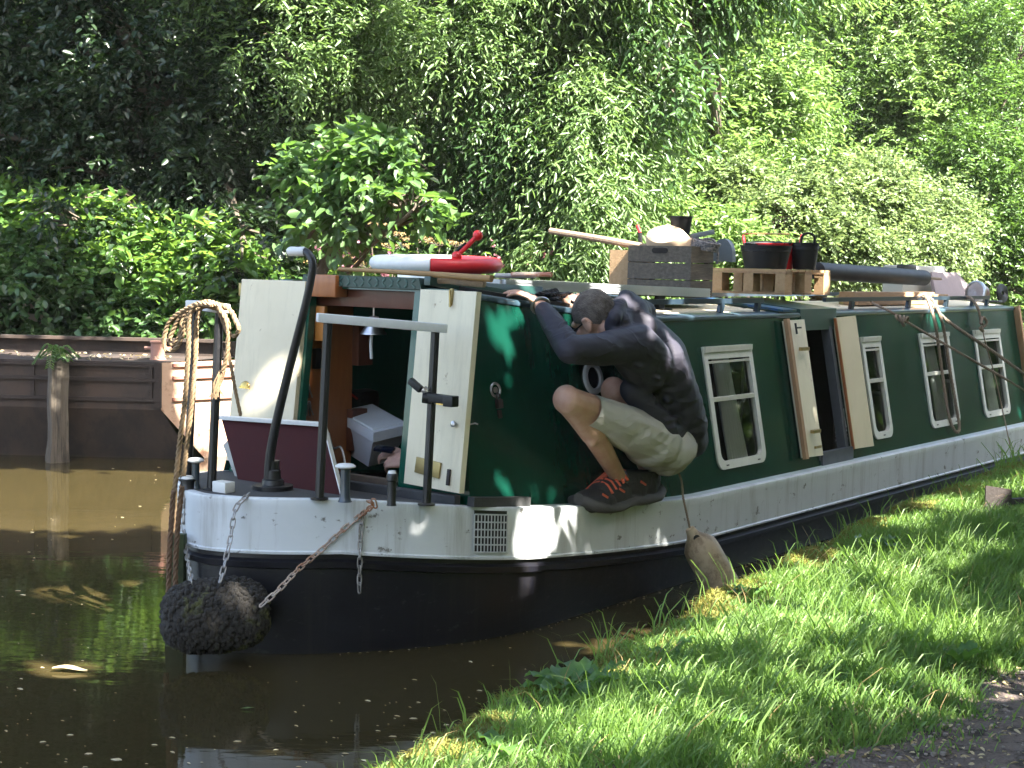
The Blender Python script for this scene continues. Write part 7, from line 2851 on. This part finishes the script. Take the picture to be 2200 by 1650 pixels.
for px, py, r in ((1480, 1260, .16), (1600, 1245, .22), (1720, 1250, .25), (1850, 1260, .25), (1950, 1265, .2), (1600, 1300, .10), (1800, 1360, .28), (1900, 1370, .3), (2020, 1380, .3), (1750, 1420, .22), (1980, 1330, .2), (2130, 1350, .25), (2150, 1420, .22),
                  (1650, 1180, .10), (1760, 1205, .12), (1860, 1190, .10), (2000, 1210, .14), (2100, 1180, .12), (1950, 1130, .09), (1800, 1290, .16), (1650, 1330, .12), (1500, 1380, .14), (1400, 1440, .12), (1500, 1500, .12), (1440, 1540, .16), (1620, 1520, .2), (1350, 1590, .14), (1560, 1570, .12), (1750, 1500, .14), (900, 1640, .2), (1000, 1620, .14), (2050, 1080, .14), (1150, 1520, .09), (1270, 1450, .08), (1700, 1600, .12), (1850, 1530, .1), (2000, 1470, .2), (1420, 1490, .1)):
    lit(atz(px, py, .4), r * 1.45)
for px, py, x, r in ((430, 680, xL, .22), (480, 690, xL, .16), (390, 730, xL, .14), (400, 850, xL, .12), (380, 950, xL, .10), (370, 1050, xL, .08)):
    lit(wld(bpl(px, py, 0, x)), r)
lit(wld(fc + off(.12, .06, -.1)), .13)
for px, py, dp, r in ((280, 570, 16.9, .6), (430, 585, 16.8, .65), (200, 510, 17.0, .4), (400, 650, 16.7, .5), (300, 640, 16.7, .4), (500, 630, 16.8, .4), (60, 440, 18.5, .3), (700, 320, 15, .4), (800, 360, 14.8, .4), (850, 430, 14.7, .35), (720, 440, 15, .4), (780, 550, 17, .5), (600, 100, 17.2, .5), (700, 80, 17.2, .5), (430, 760, 15.0, .35), (410, 900, 15.2, .35), (118, 860, 14.4, .09), (125, 800, 14.4, .08)):
    lit(at(px, py, dp), r)
for px, py, r in ((60, 1030, .5), (200, 1040, .5), (320, 1040, .45), (150, 1070, .4), (150, 1440, .16), (100, 1430, .14), (330, 1030, .4)):
    lit(atz(px, py, 0), r)
LP = sunplane(np.array([l[0] for l in LIT]))
LR = np.array([l[1] for l in LIT])


def open_to_sun(P):
    S = sunplane(P)
    bad = np.zeros(len(P), bool)
    for c, r in zip(LP, LR):
        d = (S - c)
        bad |= (d[:, 0] ** 2 + d[:, 1] ** 2) < (r * 1.0 + 0.03) ** 2
    return ~bad


def shade_tree(name, label, base, box, zlo, zhi, n, seed, frame='boat', L=0.23, W=0.15):
    """boughs placed so their shadow falls on the box (x0, x1, y0, y1, z0, z1)"""
    rg = np.random.default_rng(seed)
    t = thing(name, label, 'tree', base, 'world', 'towpath trees')
    q = [box[2 * i] + (box[2 * i + 1] - box[2 * i]) * rg.random(n) for i in range(3)]
    T_ = BO + q[0][:, None] * BX + q[1][:, None] * BY if frame == 'boat' else np.stack([q[0], q[1], q[2]], 1)
    T_[:, 2] = q[2]
    ybase = q[2]
    z = zlo + (zhi - zlo) * rg.random(n)
    z = np.maximum(z, ybase + 2.5)
    P = T_ + SUN * ((z - ybase) / SUN[2])[:, None]
    ok = vnoise(P, 1.6, seed) > -0.75
    P = P[ok]
    lv_ = Leaves()
    d = rg.normal(size=P.shape)
    d[:, 2] = d[:, 2] * .3 - .25
    sprays(lv_, rg, P, d, 0.45 * np.ones(len(P)), 8, L, W, 0.25)
    V = np.vstack(lv_.V).reshape(-1, 6, 3)
    c = V.mean(1)
    keep = open_to_sun(c)
    vd = (c - EYE)
    zz = vd @ CF
    sx_, sy_ = FPX * (vd @ CR) / np.maximum(zz, .01), -FPX * (vd @ CU) / np.maximum(zz, .01)
    inview = (zz > 0) & (np.abs(sx_) < 1100 + 90) & (sy_ > -825 - 110)
    keep &= ~inview
    lv_.V = [V[keep].reshape(-1, 3)]
    lv_.T = [np.concatenate(lv_.T)[keep]]
    lv_.build('crown', LM['ash'], t)
    tm_ = MB()
    b = np.asarray(base, float)
    cen = P.mean(0)
    main = smooth_path([b - (0, 0, .1), b + (0, 0, zlo * .5), b * .6 + cen * .4 + (0, 0, .3)], .4)
    main[:, 2] = np.maximum.accumulate(main[:, 2])
    tm_.tube(main, np.linspace(.24, .02, len(main)), 10)
    for i in range(14):
        e = P[rg.integers(len(P))]
        vd = e - EYE
        q = main[int(len(main) * (.55 + .4 * rg.random())) - 1]
        lp = smooth_path([q, q * .5 + e * .5 + (0, 0, .5), e + (0, 0, .1)], .35)
        v2 = lp - EYE
        z2 = v2 @ CF
        if np.any((z2 > 0) & (np.abs(FPX * (v2 @ CR) / np.maximum(z2, .01)) < 1150) & (-FPX * (v2 @ CU) / np.maximum(z2, .01) > -900)):
            continue
        tm_.tube(lp, np.linspace(.06, .012, len(lp)), 6)
    tm_.build('trunk', M['bark'], t)


shade_tree('unseen_shade_tree', 'towpath ash arching over the stern and the near grass', (4.6, 3.6, 0.3), (-4.5, 2.6, -2.4, 1.2, 0.3, 1.0), 5.0, 8.5, 1500, 201)
shade_tree('unseen_shade_tree', 'towpath ash arching over the middle of the boat', (7.4, 8.2, 0.3), (2.0, 9.5, -1.7, 1.0, 0.3, 1.0), 5.2, 9.0, 1700, 202)
shade_tree('unseen_shade_tree', 'towpath ash dappling the grass bank', (4.9, 5.6, 0.3), (-4.5, 9.5, -5.2, -2.2, 0.3, 0.4), 5.0, 8.5, 800, 206)
shade_tree('unseen_shade_tree', 'unseen tree added to shade the barge side', (9.5, 11.0, 0.3), (-7.5, -3.0, 14.3, 15.0, 0.0, 0.95), 6.0, 9.0, 900, 203, 'world')  # added only to keep sun off the barge side
shade_tree('unseen_shade_tree', 'unseen tree added to shade the big dark tree', (8.5, 12.5, 0.3), (-7.8, -2.2, 17.2, 18.6, 2.9, 7.0), 8.0, 12.5, 3600, 204, 'world')  # added to keep the big left crown in shade
shade_tree('unseen_shade_tree', 'unseen tree added to shade the bramble bush', (8.0, 13.4, 0.3), (-6.8, -4.6, 16.2, 16.6, 0.8, 2.5), 7.5, 10.0, 350, 207, 'world')  # added to keep sun off the bramble
shade_tree('unseen_shade_tree', 'unseen tree shaped to shade the water astern', (5.5, 1.5, 0.3), (-6.5, -1.2, 5.5, 10.6, 0.0, 0.1), 6.0, 10.0, 1700, 205, 'world')  # boughs put here to darken the left water
LS, NSC = 1.0, 1.0
for i, x in enumerate((-14, -8, -2, 4, 10, 17, 25, 34)):
    y = -10.3 - (i % 3) * 0.6
    b = wld((x, y, 0.3))
    tree('hedge_tree', 'leafy hedge tree along the far edge of the earth path', 'tree', b,
         [(wld((x + dx, y + dy, z)), (3.3, 1.8, 1.6)) for dx, dy, z in ((0, 0, 1.2), (1.6, .3, 2.6), (-1.6, -.2, 2.8), (0, -.3, 4.3), (.8, .2, 5.6), (-1.2, 0, 6.2))], 1300, LM['mid'], 0.34, 0.19, 0.9, 7, 0.3, seed=300 + i, tr=0.16, gap=-0.2, group='hedge trees behind the towpath')
# grit and dead leaves on the path, dead stalks in the grass
rng = np.random.default_rng(77)
n = 2600
x = -2.2 + 4.2 * rng.random(n)
o = 1.5 * rng.random(n) ** 1.3
y = path_edge(x) - o - 0.02
P = BO + x[:, None] * BX + y[:, None] * BY
P[:, 2] = 0.351
m_ = MB()
for i in range(n // 2):
    r = 0.004 + 0.011 * rng.random() ** 3
    m_.ell(P[i], (r, r * (.6 + .5 * rng.random()), r * .6), n=5, m=3)
o_ = m_.build('gravel', mat('grit', (0.14, 0.115, 0.10), 0.9, c2=(0.30, 0.26, 0.23), scale=30))
tag(o_, 'small stones and grit scattered on the earth path', 'gravel', kind='stuff')
lv = Leaves()
Q = P[n // 2:]
lv.put(Q + (0, 0, .006), runit(rng, len(Q)) * (1, 1, .3), np.tile([0, 0, 1.0], (len(Q), 1)) + .5 * rng.normal(size=(len(Q), 3)), 0.012 + 0.035 * rng.random(len(Q)) ** 2, 0.012, rng.random(len(Q)) * .4)
lt_ = lv.build('leaf_litter', LM['dead'])
tag(lt_, 'dry leaf litter along the edge of the path', 'leaves', kind='stuff')
P, x, o, y = bankpts(420, -3.4, 7, 0.1, 2.2)
ok = y - path_edge(x) > -.1
P = P[ok]
m = len(P)
dg_ = make_grass('dead_stalks', [(P, 0.09 + 0.12 * rng.random(m), 0.0045 + 0 * P[:, 0], 0.5 + 0.8 * rng.random(m), rng.random(m) * 2 * PI, rng.random(m))], LM['straw'])
tag(dg_, 'dry straw coloured stalks among the green grass', 'stalks', kind='stuff')


# ------------------------------------------------------------------ parts that are several loose pieces become one object each
def split_loose(o, name):
    me = o.data
    n = len(me.vertices)
    par = list(range(n))

    def find(a):
        while par[a] != a:
            par[a] = par[par[a]]
            a = par[a]
        return a
    for e in me.edges:
        a, b = find(e.vertices[0]), find(e.vertices[1])
        if a != b:
            par[a] = b
    grp = {}
    for p in me.polygons:
        grp.setdefault(find(p.vertices[0]), []).append(list(p.vertices))
    if len(grp) < 2:
        return
    for F in grp.values():
        ids = sorted({i for f in F for i in f})
        mp = {v: k for k, v in enumerate(ids)}
        m2 = bpy.data.meshes.new(name)
        m2.from_pydata([tuple(me.vertices[i].co) for i in ids], [], [[mp[i] for i in f] for f in F])
        for mt in me.materials:
            m2.materials.append(mt)
        q = bpy.data.objects.new(name, m2)
        COL.objects.link(q)
        q.parent = o.parent
        BASE[q] = BASE[o]
    bpy.data.objects.remove(o)


for o in list(bpy.data.objects):
    if o.type != 'MESH':
        continue
    k = o.name.split('.')[0]
    nn_ = {'blocks': 'block', 'panel_batten': 'batten', 'foot': 'support_foot', 'stanchion': 'stanchion', 'runners': 'runner', 'deck_boards': 'deck_board', 'cabin_seat': 'cabin_seat',
           'inner_bulkhead': 'inner_bulkhead', 'hinge': 'hinge', 'drain_slot': 'drain_slot', 'laces': 'lace', 'bow_strip': 'bow_strip', 'glasses': None}.get(k)
    if nn_:
        if k == nn_:
            o.name = k + '_set'
        split_loose(o, nn_)
